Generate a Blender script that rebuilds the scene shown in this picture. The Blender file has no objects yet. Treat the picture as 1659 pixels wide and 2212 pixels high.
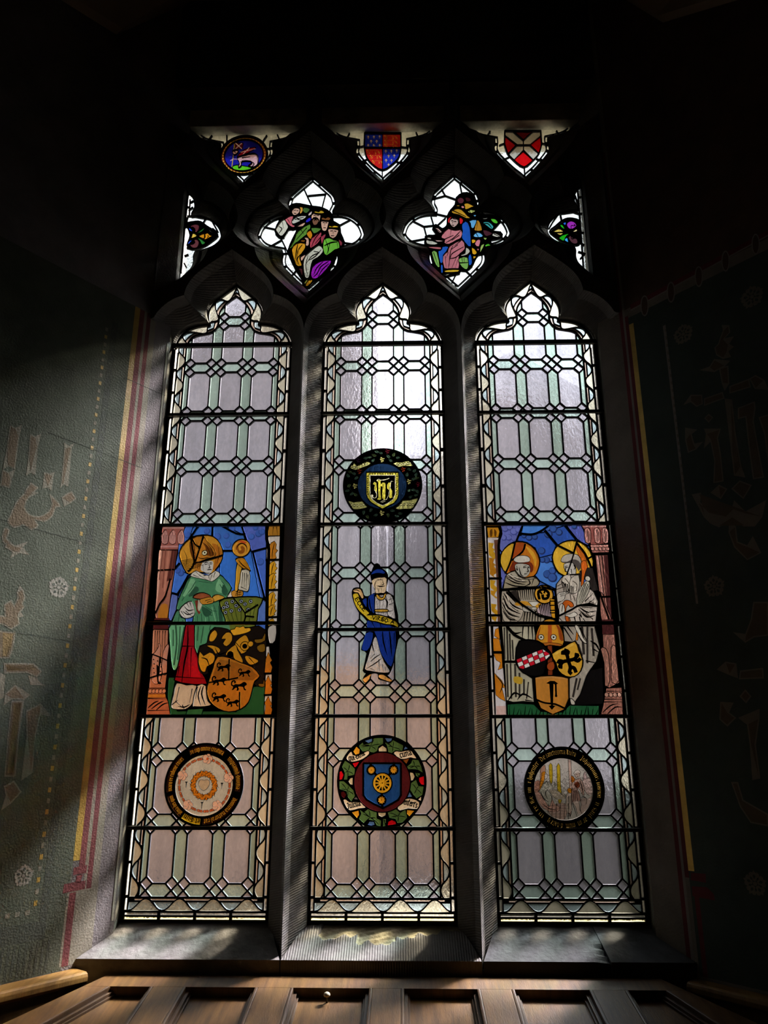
import bpy, bmesh, math, random
from mathutils import Vector, Matrix
from mathutils.geometry import delaunay_2d_cdt
R = math.radians
SC = bpy.context.scene
COL = SC.collection
ZC = 1.75                                   # camera height; traced heights are relative to it
# ------------------------------------------------------------------ camera, sky, sun, exposure
PITCH, YAW, ROLL, F, CX, DIST = 0.3072981942302418, -0.024644245216288087, 0.00043121036968375405, 1661.2968922826467, 0.07077484950608813, 2.760763897937472
_f = Vector((math.sin(YAW)*math.cos(PITCH), math.cos(YAW)*math.cos(PITCH), math.sin(PITCH)))
_r0 = Vector((math.cos(YAW), -math.sin(YAW), 0)); _u0 = _r0.cross(_f)
_r = _r0*math.cos(ROLL)+_u0*math.sin(ROLL); _u = -_r0*math.sin(ROLL)+_u0*math.cos(ROLL)
cd = bpy.data.cameras.new('camera'); cam = bpy.data.objects.new('camera', cd); COL.objects.link(cam)
cam.matrix_world = Matrix(((_r.x, _u.x, -_f.x, CX), (_r.y, _u.y, -_f.y, -DIST), (_r.z, _u.z, -_f.z, ZC), (0, 0, 0, 1)))
cd.sensor_fit = 'VERTICAL'; cd.sensor_height = 24; cd.lens = 24*F/2212; cd.clip_start = .02; cd.clip_end = 200
SC.camera = cam
W = bpy.data.worlds.new('overcast_sky'); SC.world = W; W.use_nodes = True
wn, wl_ = W.node_tree.nodes, W.node_tree.links; wn.clear()
wo = wn.new('ShaderNodeOutputWorld'); bg = wn.new('ShaderNodeBackground'); tc = wn.new('ShaderNodeTexCoord')
sx = wn.new('ShaderNodeSeparateXYZ'); rp = wn.new('ShaderNodeValToRGB')
wl_.new(tc.outputs['Generated'], sx.inputs[0]); wl_.new(sx.outputs['Z'], rp.inputs[0])
rp.color_ramp.elements[0].position = 0.0; rp.color_ramp.elements[0].color = (.55, .54, .52, 1)
rp.color_ramp.elements[1].position = .75; rp.color_ramp.elements[1].color = (.90, .97, 1, 1)
wl_.new(rp.outputs[0], bg.inputs[0]); bg.inputs[1].default_value = 3.1; wl_.new(bg.outputs[0], wo.inputs[0])
SUN = Vector((1.15, 1, 1.6)).normalized()     # towards the sun: outside, high, to the right
sd = bpy.data.lights.new('sun', 'SUN'); sd.energy = 310; sd.angle = R(16); sd.color = (1, .95, .88)
so = bpy.data.objects.new('sun', sd); COL.objects.link(so); so.location = (6, 8, 12)
so.rotation_euler = SUN.to_track_quat('Z', 'Y').to_euler()
SC.view_settings.view_transform = 'Standard'; SC.view_settings.look = 'None'
SC.view_settings.exposure = 0; SC.view_settings.gamma = 1; SC.view_settings.use_curve_mapping = False
SC.cycles.max_bounces = 10; SC.cycles.transparent_max_bounces = 24; SC.cycles.diffuse_bounces = 4
SC.cycles.use_denoising = True; SC.cycles.caustics_reflective = False; SC.cycles.caustics_refractive = True

# ------------------------------------------------------------------ helpers
def ray(u, v): return _f+_r*((u-829.5)/F)-_u*((v-1106)/F)
CAMP = Vector((CX, -DIST, 0))
def hit(u, v, p0, n):
    d = ray(u, v); return CAMP+d*((Vector(p0)-CAMP).dot(n)/d.dot(n))
def P(u, v, Y=0.0):
    p = hit(u, v, (0, Y, 0), Vector((0, 1, 0))); return (p.x, p.z)
def T(x0, y0, s):
    "traced point list (numbers in a magnified crop) -> points on the glass plane"
    def f(*n):
        if len(n) == 1: n = n[0]
        return [P(x0+n[i]/s, y0+n[i+1]/s) for i in range(0, len(n), 2)]
    f.s = s
    return f
def lin(c):
    return tuple(((x/255)/12.92 if x/255 <= .04045 else ((x/255+.055)/1.055)**2.4) for x in c)
def hx(h): return (int(h[0:2], 16), int(h[2:4], 16), int(h[4:6], 16))
MATS = {}
def nodes(name):
    m = bpy.data.materials.new(name); m.use_nodes = True
    n, l = m.node_tree.nodes, m.node_tree.links
    n.clear(); o = n.new('ShaderNodeOutputMaterial')
    return m, n, l, o
RF = [.5]; BK = [.55]; DIM = [1.]
def glass(h, back=None, dirt=.2, transl=.002):
    "leaded glass: tinted transparency with hammered streaks, a little scatter and gloss"
    back = (back or BK[0])/DIM[0]; key = ('g', h, back, RF[0])
    if key in MATS: return MATS[key]
    c = lin(hx(h)); t = [max(.0015, min(.97, x/back)) for x in c]
    m, n, l, o = nodes('glass_'+h)
    geo = n.new('ShaderNodeNewGeometry'); mp = n.new('ShaderNodeMapping'); mp.inputs['Scale'].default_value = (70, 70, 34)
    l.new(geo.outputs['Position'], mp.inputs[0])
    nz = n.new('ShaderNodeTexNoise'); nz.inputs['Scale'].default_value = 1.6; nz.inputs['Detail'].default_value = 3; nz.inputs['Distortion'].default_value = .6
    l.new(mp.outputs[0], nz.inputs['Vector'])
    mp2 = n.new('ShaderNodeMapping'); mp2.inputs['Scale'].default_value = (24, 24, 4); l.new(geo.outputs['Position'], mp2.inputs[0])
    nz2 = n.new('ShaderNodeTexNoise'); nz2.inputs['Scale'].default_value = 1; nz2.inputs['Detail'].default_value = 2; l.new(mp2.outputs[0], nz2.inputs['Vector'])
    ad = n.new('ShaderNodeMath'); ad.operation = 'ADD'; l.new(nz.outputs[0], ad.inputs[0]); l.new(nz2.outputs[0], ad.inputs[1])
    oi = n.new('ShaderNodeObjectInfo'); ad2 = n.new('ShaderNodeMath'); ad2.operation = 'MULTIPLY_ADD'
    l.new(oi.outputs['Random'], ad2.inputs[0]); ad2.inputs[1].default_value = .35; l.new(ad.outputs[0], ad2.inputs[2])
    mr = n.new('ShaderNodeMapRange'); mr.inputs['From Min'].default_value = .6; mr.inputs['From Max'].default_value = 1.75
    mr.inputs['To Min'].default_value = 1-dirt; mr.inputs['To Max'].default_value = 1+dirt*.8; l.new(ad2.outputs[0], mr.inputs[0])
    mx = n.new('ShaderNodeVectorMath'); mx.operation = 'SCALE'; mx.inputs[0].default_value = tuple(math.sqrt(x) for x in t); l.new(mr.outputs[0], mx.inputs['Scale'])
    tr = n.new('ShaderNodeBsdfTransparent'); l.new(mx.outputs[0], tr.inputs[0])
    rf = n.new('ShaderNodeBsdfRefraction'); rf.inputs['IOR'].default_value = 1.12; rf.inputs['Roughness'].default_value = .09; l.new(mx.outputs[0], rf.inputs[0])
    bpn = n.new('ShaderNodeBump'); bpn.inputs['Strength'].default_value = .45; bpn.inputs['Distance'].default_value = .01; l.new(nz.outputs[0], bpn.inputs['Height']); l.new(bpn.outputs[0], rf.inputs['Normal'])
    mrf = n.new('ShaderNodeMixShader'); mrf.inputs[0].default_value = RF[0]; l.new(tr.outputs[0], mrf.inputs[1]); l.new(rf.outputs[0], mrf.inputs[2])
    tl = n.new('ShaderNodeBsdfTranslucent'); tl.inputs[0].default_value = (*[x**.7 for x in t], 1)
    gl = n.new('ShaderNodeBsdfGlossy'); gl.inputs['Roughness'].default_value = .25; gl.inputs[0].default_value = (.6, .6, .6, 1)
    m1 = n.new('ShaderNodeMixShader'); m1.inputs[0].default_value = transl; l.new(mrf.outputs[0], m1.inputs[1]); l.new(tl.outputs[0], m1.inputs[2])
    m2 = n.new('ShaderNodeMixShader'); m2.inputs[0].default_value = .02; l.new(m1.outputs[0], m2.inputs[1]); l.new(gl.outputs[0], m2.inputs[2])
    l.new(m2.outputs[0], o.inputs[0]); MATS[key] = m
    return m
def solid(name, col, rough=.8, noise=0., nscale=8, bump=0., bscale=60, metal=0., col2=None, spec=.3, stretch=(1, 1, 1), wave=None, thresh=None):
    "matt surface: noise-mixed colour and fine relief"
    if name in MATS: return MATS[name]
    m, n, l, o = nodes(name); b = n.new('ShaderNodeBsdfPrincipled'); l.new(b.outputs[0], o.inputs[0])
    b.inputs['Roughness'].default_value = rough; b.inputs['Metallic'].default_value = metal; b.inputs['Specular IOR Level'].default_value = spec
    geo = n.new('ShaderNodeNewGeometry'); mp = n.new('ShaderNodeMapping'); mp.inputs['Scale'].default_value = stretch; l.new(geo.outputs['Position'], mp.inputs[0])
    nz = n.new('ShaderNodeTexNoise'); nz.inputs['Scale'].default_value = nscale; nz.inputs['Detail'].default_value = 6; nz.inputs['Roughness'].default_value = .6; l.new(mp.outputs[0], nz.inputs['Vector'])
    r = n.new('ShaderNodeValToRGB'); c2 = col2 or tuple(x*(1-noise) for x in col)
    r.color_ramp.elements[0].color = (*c2, 1); r.color_ramp.elements[1].color = (*col, 1)
    a, z = thresh or (.35, .65); r.color_ramp.elements[0].position = a; r.color_ramp.elements[1].position = z
    l.new(nz.outputs[0], r.inputs[0]); l.new(r.outputs[0], b.inputs['Base Color'])
    h = None
    if bump:
        nb = n.new('ShaderNodeTexNoise'); nb.inputs['Scale'].default_value = bscale; nb.inputs['Detail'].default_value = 4; l.new(mp.outputs[0], nb.inputs['Vector']); h = nb.outputs[0]
        if wave:
            mpw = n.new('ShaderNodeMapping'); mpw.inputs['Rotation'].default_value = wave[1]; l.new(geo.outputs['Position'], mpw.inputs[0])
            wv = n.new('ShaderNodeTexWave'); wv.inputs['Scale'].default_value = wave[0]; wv.inputs['Distortion'].default_value = .8; wv.inputs['Detail'].default_value = 2; wv.bands_direction = 'Z'
            l.new(mpw.outputs[0], wv.inputs['Vector']); sm = n.new('ShaderNodeMath'); sm.operation = 'MULTIPLY_ADD'; l.new(wv.outputs[0], sm.inputs[0]); sm.inputs[1].default_value = wave[2]; l.new(h, sm.inputs[2]); h = sm.outputs[0]
        bp = n.new('ShaderNodeBump'); bp.inputs['Strength'].default_value = bump; bp.inputs['Distance'].default_value = .004; l.new(h, bp.inputs['Height']); l.new(bp.outputs[0], b.inputs['Normal'])
    MATS[name] = m
    return m

def empty(name, loc, label=None, cat=None, group=None, kind=None):
    o = bpy.data.objects.new(name, None); o.location = loc; COL.objects.link(o); o.empty_display_size = .05
    tag(o, label, cat, group, kind); return o
def tag(o, label=None, cat=None, group=None, kind=None):
    for k, v in (('label', label), ('category', cat), ('group', group), ('kind', kind)):
        if v: o[k] = v
    return o
def link(name, verts, faces, mats, parent=None, fmat=None, smooth=False):
    "one mesh object from world-space vertices"
    off = Vector(parent.matrix_basis.translation) if parent else Vector((0, 0, 0))
    pp = parent.parent if parent else None
    while pp: off += pp.matrix_basis.translation; pp = pp.parent
    me = bpy.data.meshes.new(name); me.from_pydata([tuple(Vector(v)-off) for v in verts], [], faces)
    for m in (mats if isinstance(mats, (list, tuple)) else [mats]): me.materials.append(m)
    if fmat: me.polygons.foreach_set('material_index', fmat)
    if smooth: me.polygons.foreach_set('use_smooth', [True]*len(faces))
    me.update(); o = bpy.data.objects.new(name, me); COL.objects.link(o)
    if parent: o.parent = parent
    return o
class MB:
    "collects boxes and prisms into one mesh"
    def __init__(s): s.v = []; s.f = []
    def add(s, v, f):
        n = len(s.v); s.v += [tuple(p) for p in v]; s.f += [tuple(i+n for i in q) for q in f]; return s
    def box(s, x0, x1, y0, y1, z0, z1):
        return s.add([(x, y, z) for x in (x0, x1) for y in (y0, y1) for z in (z0, z1)], [(0, 1, 3, 2), (4, 6, 7, 5), (0, 4, 5, 1), (2, 3, 7, 6), (0, 2, 6, 4), (1, 5, 7, 3)])
    def prism(s, a, b):
        "two equal rings of points joined into a solid"
        k = len(a); return s.add(list(a)+list(b), [tuple(range(k-1, -1, -1)), tuple(range(k, 2*k))]+[(i, (i+1) % k, k+(i+1) % k, k+i) for i in range(k)])
    def build(s, name, m, parent=None, bevel=0, smooth=False):
        o = link(name, s.v, s.f, m, parent, smooth=smooth)
        bm = bmesh.new(); bm.from_mesh(o.data); bmesh.ops.recalc_face_normals(bm, faces=bm.faces)
        if bevel: bmesh.ops.bevel(bm, geom=bm.edges[:], offset=bevel, segments=2, affect='EDGES', profile=.6)
        bm.to_mesh(o.data); bm.free(); return o
def cr(pts, k=3, closed=True):
    "Catmull-Rom through traced points"
    n = len(pts); out = []
    if n < 3: return list(pts)
    for i in range(n if closed else n-1):
        g = lambda j: pts[j % n] if closed else pts[max(0, min(n-1, j))]
        p0, p1, p2, p3 = g(i-1), g(i), g(i+1), g(i+2)
        for q in range(k):
            t = q/k
            out.append(tuple(.5*((2*p1[a])+(-p0[a]+p2[a])*t+(2*p0[a]-5*p1[a]+4*p2[a]-p3[a])*t*t+(-p0[a]+3*p1[a]-3*p2[a]+p3[a])*t**3) for a in (0, 1)))
    if not closed: out.append(tuple(pts[-1]))
    return out
def area(p): return .5*sum(p[i-1][0]*p[i][1]-p[i][0]*p[i-1][1] for i in range(len(p)))
def offset(p, d, lim=2.2):
    "grow (d>0) or shrink a closed polygon"
    if area(p) < 0: p = p[::-1]
    q = [p[i] for i in range(len(p)) if math.dist(p[i], p[i-1]) > 1e-6]; n = len(q); out = []
    for i in range(n):
        a, b, c = q[i-1], q[i], q[(i+1) % n]
        e1 = Vector((b[0]-a[0], b[1]-a[1])).normalized(); e2 = Vector((c[0]-b[0], c[1]-b[1])).normalized()
        n1 = Vector((e1.y, -e1.x)); n2 = Vector((e2.y, -e2.x)); m = n1+n2
        if m.length < 1e-3: m = n1
        m.normalize(); k = min(lim, 1/max(.2, m.dot(n1))); out.append((b[0]+m.x*d*k, b[1]+m.y*d*k))
    return out
def clip(poly, z0, z1, ax=1):
    "keep the part of a convex polygon between two lines"
    for s, lim in ((1, z0), (-1, z1)):
        out = []
        for i in range(len(poly)):
            a, b = poly[i-1], poly[i]; da, db = s*(a[ax]-lim), s*(b[ax]-lim)
            if (da >= 0) != (db >= 0): t = da/(da-db); out.append((a[0]+(b[0]-a[0])*t, a[1]+(b[1]-a[1])*t))
            if db >= 0: out.append(b)
        poly = out
        if len(poly) < 3: return []
    return poly
def circle(c, r, n=40, rz=None): return [(c[0]+r*math.cos(2*math.pi*i/n), c[1]+(rz or r)*math.sin(2*math.pi*i/n)) for i in range(n)]

class Sheet:
    """A flat piece of leaded glass. Pieces are laid down in painter's order; a constrained triangulation cuts them into
    real, non-overlapping panes and cames, which are then given thickness."""
    def __init__(s, opening): s.L = []; s.open = opening; s.mask = None
    def add(s, poly, key):
        if len(poly) >= 3 and abs(area(poly)) > 1e-8: s.L.append((poly, key, s.mask))
        return s
    def fill(s, poly, part, mat, lead=.0, ink=.0):
        if lead: s.ring(poly, lead, 'LEAD')
        if ink: s.ring(poly, ink, 'INK')
        return s.add(poly, (part, mat))
    def ring(s, poly, w, key):
        s.line(list(poly)+[poly[0]], w, key)
    def line(s, pts, w, key='LEAD', taper=False):
        n = len(pts)-1
        for i in range(n):
            a, b = Vector(pts[i]), Vector(pts[i+1]); d = b-a
            if d.length < 1e-6: continue
            d.normalize(); q = Vector((-d.y, d.x)); wa = wb = w/2
            if taper: wa = w/2*(.25+.75*math.sin(math.pi*min(1, (i+.25)/n))); wb = w/2*(.25+.75*math.sin(math.pi*min(1, (i+1)/n)))
            e = d*(w*.3)
            s.add([tuple(a-e+q*wa), tuple(a-e-q*wa), tuple(b+e-q*wb), tuple(b+e+q*wb)], key)
    def build(s, parent, most=290, minarea=6e-5, lead='lead_came'):
        K = 1000.
        vs = []; fs = []
        for poly, key, m in [(s.open, None, None)]+s.L:
            if area(poly) < 0: poly = poly[::-1]
            n = len(vs); vs += [Vector((x*K, z*K)) for x, z in poly]; fs.append(list(range(n, n+len(poly))))
        masks = []
        for poly, key, m in s.L:
            if m is not None and not any(m is q for q in masks): masks.append(m)
        mid = {}
        for m in masks:
            mm = m if area(m) > 0 else m[::-1]
            n = len(vs); vs += [Vector((x*K, z*K)) for x, z in mm]; mid[id(m)] = len(fs); fs.append(list(range(n, n+len(mm))))
        V, E_, FF, ov, oe, of = delaunay_2d_cdt(vs, [], fs, 1, 1e-3, True)
        top = []
        for k, tri in enumerate(FF):
            c = set(of[k]); best = None
            if 0 in c:
                for i in sorted(c, reverse=True):
                    if 0 < i <= len(s.L) and (s.L[i-1][2] is None or mid[id(s.L[i-1][2])] in c): best = i-1; break
            top.append(best)
        groups = {}; edge = {}
        for k, tri in enumerate(FF):
            if top[k] is None: continue
            key = s.L[top[k]][1]
            if key == 'HOLE': continue
            gk = key
            groups.setdefault(gk, []).append(k)
        made = []
        for gk, ks in groups.items():
            if isinstance(gk, str):
                s.mesh(parent, lead if gk == 'LEAD' else 'painted_line', V, FF, ks, MATS['lead'] if gk == 'LEAD' else MATS['ink'], .0055 if gk == 'LEAD' else .0022, 'stuff')
                continue
            part, mat = gk
            if True:
                par = {k: k for k in ks}
                def find(a):
                    while par[a] != a: par[a] = par[par[a]]; a = par[a]
                    return a
                em = {}
                for k in ks:
                    t = FF[k]
                    for i in range(len(t)):
                        e = (min(t[i-1], t[i]), max(t[i-1], t[i]))
                        if e in em: par[find(k)] = find(em[e])
                        else: em[e] = k
                cc = {}
                for k in ks: cc.setdefault(find(k), []).append(k)
                comps = list(cc.values())
            for c in comps:
                a = sum(abs(area([(V[i].x/K, V[i].y/K) for i in FF[k]])) for k in c)
                if a > 2e-7: made.append((a, part, mat, c))
        made.sort(key=lambda q: -q[0]); rest = {}; n = 0
        for a, part, mat, c in made:
            if n < most and a > (minarea if s.split else 1.6e-4): s.mesh(parent, part, V, FF, c, mat, .002); n += 1
            else: rest.setdefault(part, []).append((c, mat))
        for part, cs in rest.items():
            mats = []; ks = []; fm = []
            for c, mat in cs:
                if mat not in mats: mats.append(mat)
                ks += c; fm += [mats.index(mat)]*len(c)
            s.mesh(parent, 'small_'+part, V, FF, ks, mats, .002, 'stuff', fm)
        return len(made)
    split = True
    def mesh(s, parent, name, V, FF, ks, mats, th, kind=None, fm=None):
        vi = {}; vs = []; fs = []; cnt = {}; mi = []
        for j, k in enumerate(ks):
            t = FF[k]
            for i in t:
                if i not in vi: vi[i] = len(vi); vs.append(i)
            for i in range(len(t)): cnt[(t[i-1], t[i])] = fm[j] if fm else 0
        n = len(vs)
        for j, k in enumerate(ks):
            t = [vi[i] for i in FF[k]]; fs.append(tuple(t)); fs.append(tuple(i+n for i in reversed(t))); mi += [fm[j] if fm else 0]*2
        for (a, b), q in cnt.items():
            if (b, a) not in cnt and (th > .003 or mats is MATS['ink']): fs.append((vi[b], vi[a], vi[a]+n, vi[b]+n)); mi.append(q)
        vv = [(V[i].x/1000, -th, V[i].y/1000+ZC) for i in vs]+[(V[i].x/1000, th, V[i].y/1000+ZC) for i in vs]
        o = link(name, vv, fs, mats, parent, mi)
        if kind: o['kind'] = kind
        return o
solid('lead', (.0035, .0035, .004), .7, spec=.12); solid('ink', (.006, .005, .005), .7, spec=.1)
# ------------------------------------------------------------------ stone tracery: outlines on the glass plane (relative heights)
def sym(pts, x0):
    "right half from a left half (top to bottom) about x0, as offsets"
    l = [(x-x0, z) for x, z in pts]; return l
z4 = T(680, 600, 4.097)
_h = z4(605, 47, 548, 86, 480, 136, 420, 186, 378, 238, 360, 290, 362, 340, 383, 398, 330, 400, 250, 413, 185, 441, 130, 490, 97, 545, 82, 600, 78, 645)
HEAD = [(min(0, x+.0005), z) for x, z in sym(_h, _h[0][0])]     # left half, apex first
_k = (.2415)/abs(HEAD[-1][0]); HEAD = [(x*_k, z) for x, z in HEAD]
def smooth_half(h, cusps):
    "smooth between corners"
    out = []; idx = [0]+cusps+[len(h)-1]
    for a, b in zip(idx, idx[1:]): out += cr(h[a:b+1], 4, False)[:-1]
    return out+[h[-1]]
HEADS = smooth_half(HEAD, [7])
ZB = -.62
def lancet_outline(cx, hw=None, zb=ZB, grow=0.):
    l = [(x, z) for x, z in HEADS]+[(HEADS[-1][0], zb)]
    r = [(-x, z) for x, z in l[::-1]]
    p = [(x+cx, z) for x, z in l+r[:-1]]
    return offset(p, grow) if grow else p
LX = (-.611, -.002, .609)
# quatrefoil, about its own axis
zq = T(540, 380, 6.381)
_q = zq(860, 28, 740, 122, 640, 208, 560, 282, 527, 355, 515, 425, 545, 500, 540, 545, 470, 545, 380, 558, 290, 590, 200, 650, 140, 718, 104, 795, 92, 850, 125, 915, 195, 975, 300, 1012, 425, 1035, 440, 1095, 428, 1180, 450, 1265, 520, 1345, 600, 1425, 690, 1510, 790, 1608)
qx = .5*(_q[0][0]+_q[-1][0]); QL = [(min(0, x-qx), z) for x, z in _q]; QL[0] = (0, QL[0][1]); QL[-1] = (0, QL[-1][1])
QLS = smooth_half(QL, [7, 18])
QX = -.309
def quatre(cx): return [(x+cx, z) for x, z in QLS]+[(-x+cx, z) for x, z in QLS[-2:0:-1]]
zt = T(700, 250, 6.381)
_t = zt(110, 205, 112, 240, 150, 280, 230, 320, 330, 345, 440, 365, 440, 430, 425, 490, 445, 560, 500, 630, 570, 705, 650, 785, 730, 850, 803, 918)
TL_ = [(x-_t[-1][0], z) for x, z in _t]; TL_[0] = (TL_[0][0], 2.70)
TLS = smooth_half(TL_, [1, 5])
def toplight(cx): return [(x+cx, z) for x, z in TLS]+[(-x+cx, z) for x, z in TLS[-2::-1]]
XL, XR, WY = -.856, .855, .05
SPL, SPR = R(36), R(40)
def sidelight(s):
    q = quatre(s*.919) if s > 0 else quatre(-.919)
    return clip2(q, s)
def clip2(q, s):
    lo, hi = (XL-.004, 0) if s < 0 else (0, XR+.004)
    return clip(q, lo, hi, 0)
OPEN = [lancet_outline(c) for c in LX]
QUAT = [quatre(QX), quatre(-QX)]
TOPS = [toplight(c) for c in LX]
SIDE = [sidelight(-1), sidelight(1)]
def grow(p, g):
    "offset that collapses the loops forming at inner corners"
    if area(p) < 0: p = p[::-1]
    q = [p[i] for i in range(len(p)) if math.dist(p[i], p[i-1]) > 1e-6]
    if abs(g) < 1e-6: return q
    o = offset(q, g, 1.5); n = len(o)
    def dist(a):
        best = 9
        for i in range(n):
            u, v = q[i-1], q[i]; dx, dz = v[0]-u[0], v[1]-u[1]; t = max(0, min(1, ((a[0]-u[0])*dx+(a[1]-u[1])*dz)/(dx*dx+dz*dz)))
            best = min(best, math.hypot(u[0]+dx*t-a[0], u[1]+dz*t-a[1]))
        return best
    ok = [dist(a) > abs(g)*.93 for a in o]
    if not any(ok): return o
    for i in range(n):
        if not ok[i]:
            a = i
            while not ok[a % n]: a -= 1
            b = i
            while not ok[b % n]: b += 1
            A, B = o[a % n], o[b % n]; o[i] = ((A[0]+B[0])/2, (A[1]+B[1])/2)
    return o
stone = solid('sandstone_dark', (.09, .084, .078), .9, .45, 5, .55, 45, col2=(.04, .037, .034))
tooled = solid('sandstone_tooled', (.125, .117, .11), .9, .4, 6, .9, 40, col2=(.075, .07, .066), wave=(46, (0, R(20), 0), .22))
# ---- tracery plate with chamfered openings
wall_back = empty('wall_back', (0, 0, ZC), kind='structure')
PROF = [(.004, 0), (.022, .002), (.05, .022), (.085, .05), (.13, .0635)]      # depth, growth of the opening
PROFQ = [(.004, 0), (.016, .003), (.032, .016), (.05, .034), (.056, .046), (.13, .095)]
PROFH = [(.004, 0), (.016, .003), (.03, .014), (.05, .032), (.056, .046), (.13, .0885)]
def plate():
    K = 1000
    wide = []
    for o, s in zip(OPEN, (-1, 0, 1)):
        if s:
            o = [(p[0]+s*.2 if s*p[0] > .80 and p[1] < 1.575 else p[0], p[1]) for p in o]
        wide.append(o)
    openings = [(o, PROF) for o in wide]+[(o, PROFQ) for o in QUAT+TOPS+SIDE]
    outer = [(-.99, ZB), (.99, ZB), (.99, 2.655), (-.99, 2.655)]
    for side, nm in ((-1, 'tracery'), (1, 'tracery_outside')):
        vs = [Vector((x*K, z*K)) for x, z in outer]; fs = [[0, 1, 2, 3]]
        mb = MB()
        for o, pr in openings:
            if area(o) < 0: o = o[::-1]
            k_ = 1 if side < 0 else .42
            rings = [[(x, side*d*k_, z+ZC) for x, z in (grow(o, g))] for d, g in pr]
            m = len(rings[0])
            for a in range(len(rings)-1):
                if len(rings[a]) == m and len(rings[a+1]) == m:
                    mb.add(rings[a]+rings[a+1], [((i+1) % m, i, m+i, m+(i+1) % m) if side < 0 else (i, (i+1) % m, m+(i+1) % m, m+i) for i in range(m)])
            n = len(vs); last = rings[-1]; vs += [Vector((p[0]*K, (p[2]-ZC)*K)) for p in last]; fs.append(list(range(n, n+len(last))))
        V, E_, FF, ov, oe, of = delaunay_2d_cdt(vs, [], fs, 1, 1e-3, True)
        keep = [FF[k] for k in range(len(FF)) if list(of[k]) == [0]]
        mb.add([(v.x/K, side*.13*k_, v.y/K+ZC) for v in V], [tuple(t) if side < 0 else tuple(reversed(t)) for t in keep])
        link(nm, mb.v, mb.f, tooled if side < 0 else stone, wall_back)
plate()
# ---- walls: splayed reveals, lintels, upper wall
plaster = solid('plaster_grey', (.21, .186, .182), .95, .3, 7, .5, 170, col2=(.14, .125, .12))
darkwall = solid('sill_shade_wall', (.05, .052, .048), .9, .3, 4, .4, 60)  # dark colour carries the near-black shade of the gap below the sill
def splay(side):
    a = SPL if side < 0 else SPR; x0 = XL if side < 0 else XR
    return a, x0
def wpt(side, t, z, off=0.):
    "point on a splayed reveal: t metres from the glass, z relative; off = towards the room"
    a, x0 = splay(side)
    return Vector((x0+side*math.sin(a)*t-side*math.cos(a)*off, -WY-math.cos(a)*t-math.sin(a)*off, z+ZC))
def wtz(side, u, v):
    a, x0 = splay(side); n = Vector((math.cos(a), -side*-math.sin(a), 0)) if side > 0 else Vector((math.cos(a), -math.sin(a), 0))
    p = hit(u, v, (x0, -WY, 0), n); return ((-p.y-WY)/math.cos(a), p.z)
for side, nm in ((-1, 'wall_left'), (1, 'wall_right')):
    w = MB(); T1 = 1.15; x0 = splay(side)[1]
    ring = lambda z: [Vector((x0, .06, z+ZC)), wpt(side, 0, z), wpt(side, T1, z), wpt(side, T1, z, -.3), wpt(side, 0, z, -.3), Vector((x0+side*.3, .06, z+ZC))]
    w.prism(ring(-1.75), ring(3.35))
    o = w.build(nm, plaster if side < 0 else solid('plaster_beige_dark', (.22, .19, .155), .95, .3, 7, .6, 120)); o['kind'] = 'structure'
    o.data.materials.append(solid('jamb_mortar', (.085, .08, .062), .95, .4, 14, .8, 80, col2=(.045, .042, .034)))
    for pl in o.data.polygons:
        if abs(pl.normal.x) > .99 and abs(pl.center.x) < .88: pl.material_index = 1
    if side < 0: WL = o
    else: WR = o
lt = MB().box(-1.05, 1.05, -.055, .14, 2.655+ZC, 2.86+ZC); lt.build('lintel', solid('lintel_stone', (.80, .72, .52), .9, .6, 9, .5, 50), wall_back, .004)
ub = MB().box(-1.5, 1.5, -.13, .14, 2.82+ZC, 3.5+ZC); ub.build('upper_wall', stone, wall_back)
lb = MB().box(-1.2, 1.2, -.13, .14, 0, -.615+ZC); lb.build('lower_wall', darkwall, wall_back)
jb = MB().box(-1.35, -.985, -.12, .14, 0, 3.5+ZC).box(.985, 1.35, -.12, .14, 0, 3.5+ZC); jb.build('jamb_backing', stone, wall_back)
oj = MB().box(-1.1, -.8665, .0045, .07, -.66+ZC, 2.70+ZC).box(.8625, 1.1, .0045, .07, -.66+ZC, 2.70+ZC).box(-1.1, 1.1, .0135, .10, -.9+ZC, -.521+ZC); oj.build('outer_jamb', stone, wall_back)
# ---- the room behind the camera keeps other light out
shell = solid('room_plaster', (.035, .03, .026), .95, .2, 3, .2, 30)
RB = MB().box(-4, 4, -6, -5.8, 0, 5.6); o = RB.build('wall_front', shell); o['kind'] = 'structure'
for side in (-1, 1):
    p = wpt(side, 1.15, 0); x = p.x; nm = 'wall_far_left' if side < 0 else 'wall_far_right'
    b = MB().box(min(side*4, side*3.8), max(side*4, side*3.8), -6, p.y+.35, 0, 5.6)
    b.box(min(x, side*4), max(x, side*4), p.y, p.y+.35, 0, 5.6)
    o = b.build(nm, shell); o['kind'] = 'structure'
o = MB().box(-4, 4, -6, .3, -.1, 0).build('floor', solid('floor_boards', (.06, .04, .025), .6, .4, 5)); o['kind'] = 'structure'
o = MB().box(-4.2, 4.2, -6.2, .3, 3.3+ZC, 3.5+ZC).build('ceiling', solid('ceiling_plaster', (.30, .22, .15), .9, .2, 4)); o['kind'] = 'structure'

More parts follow.
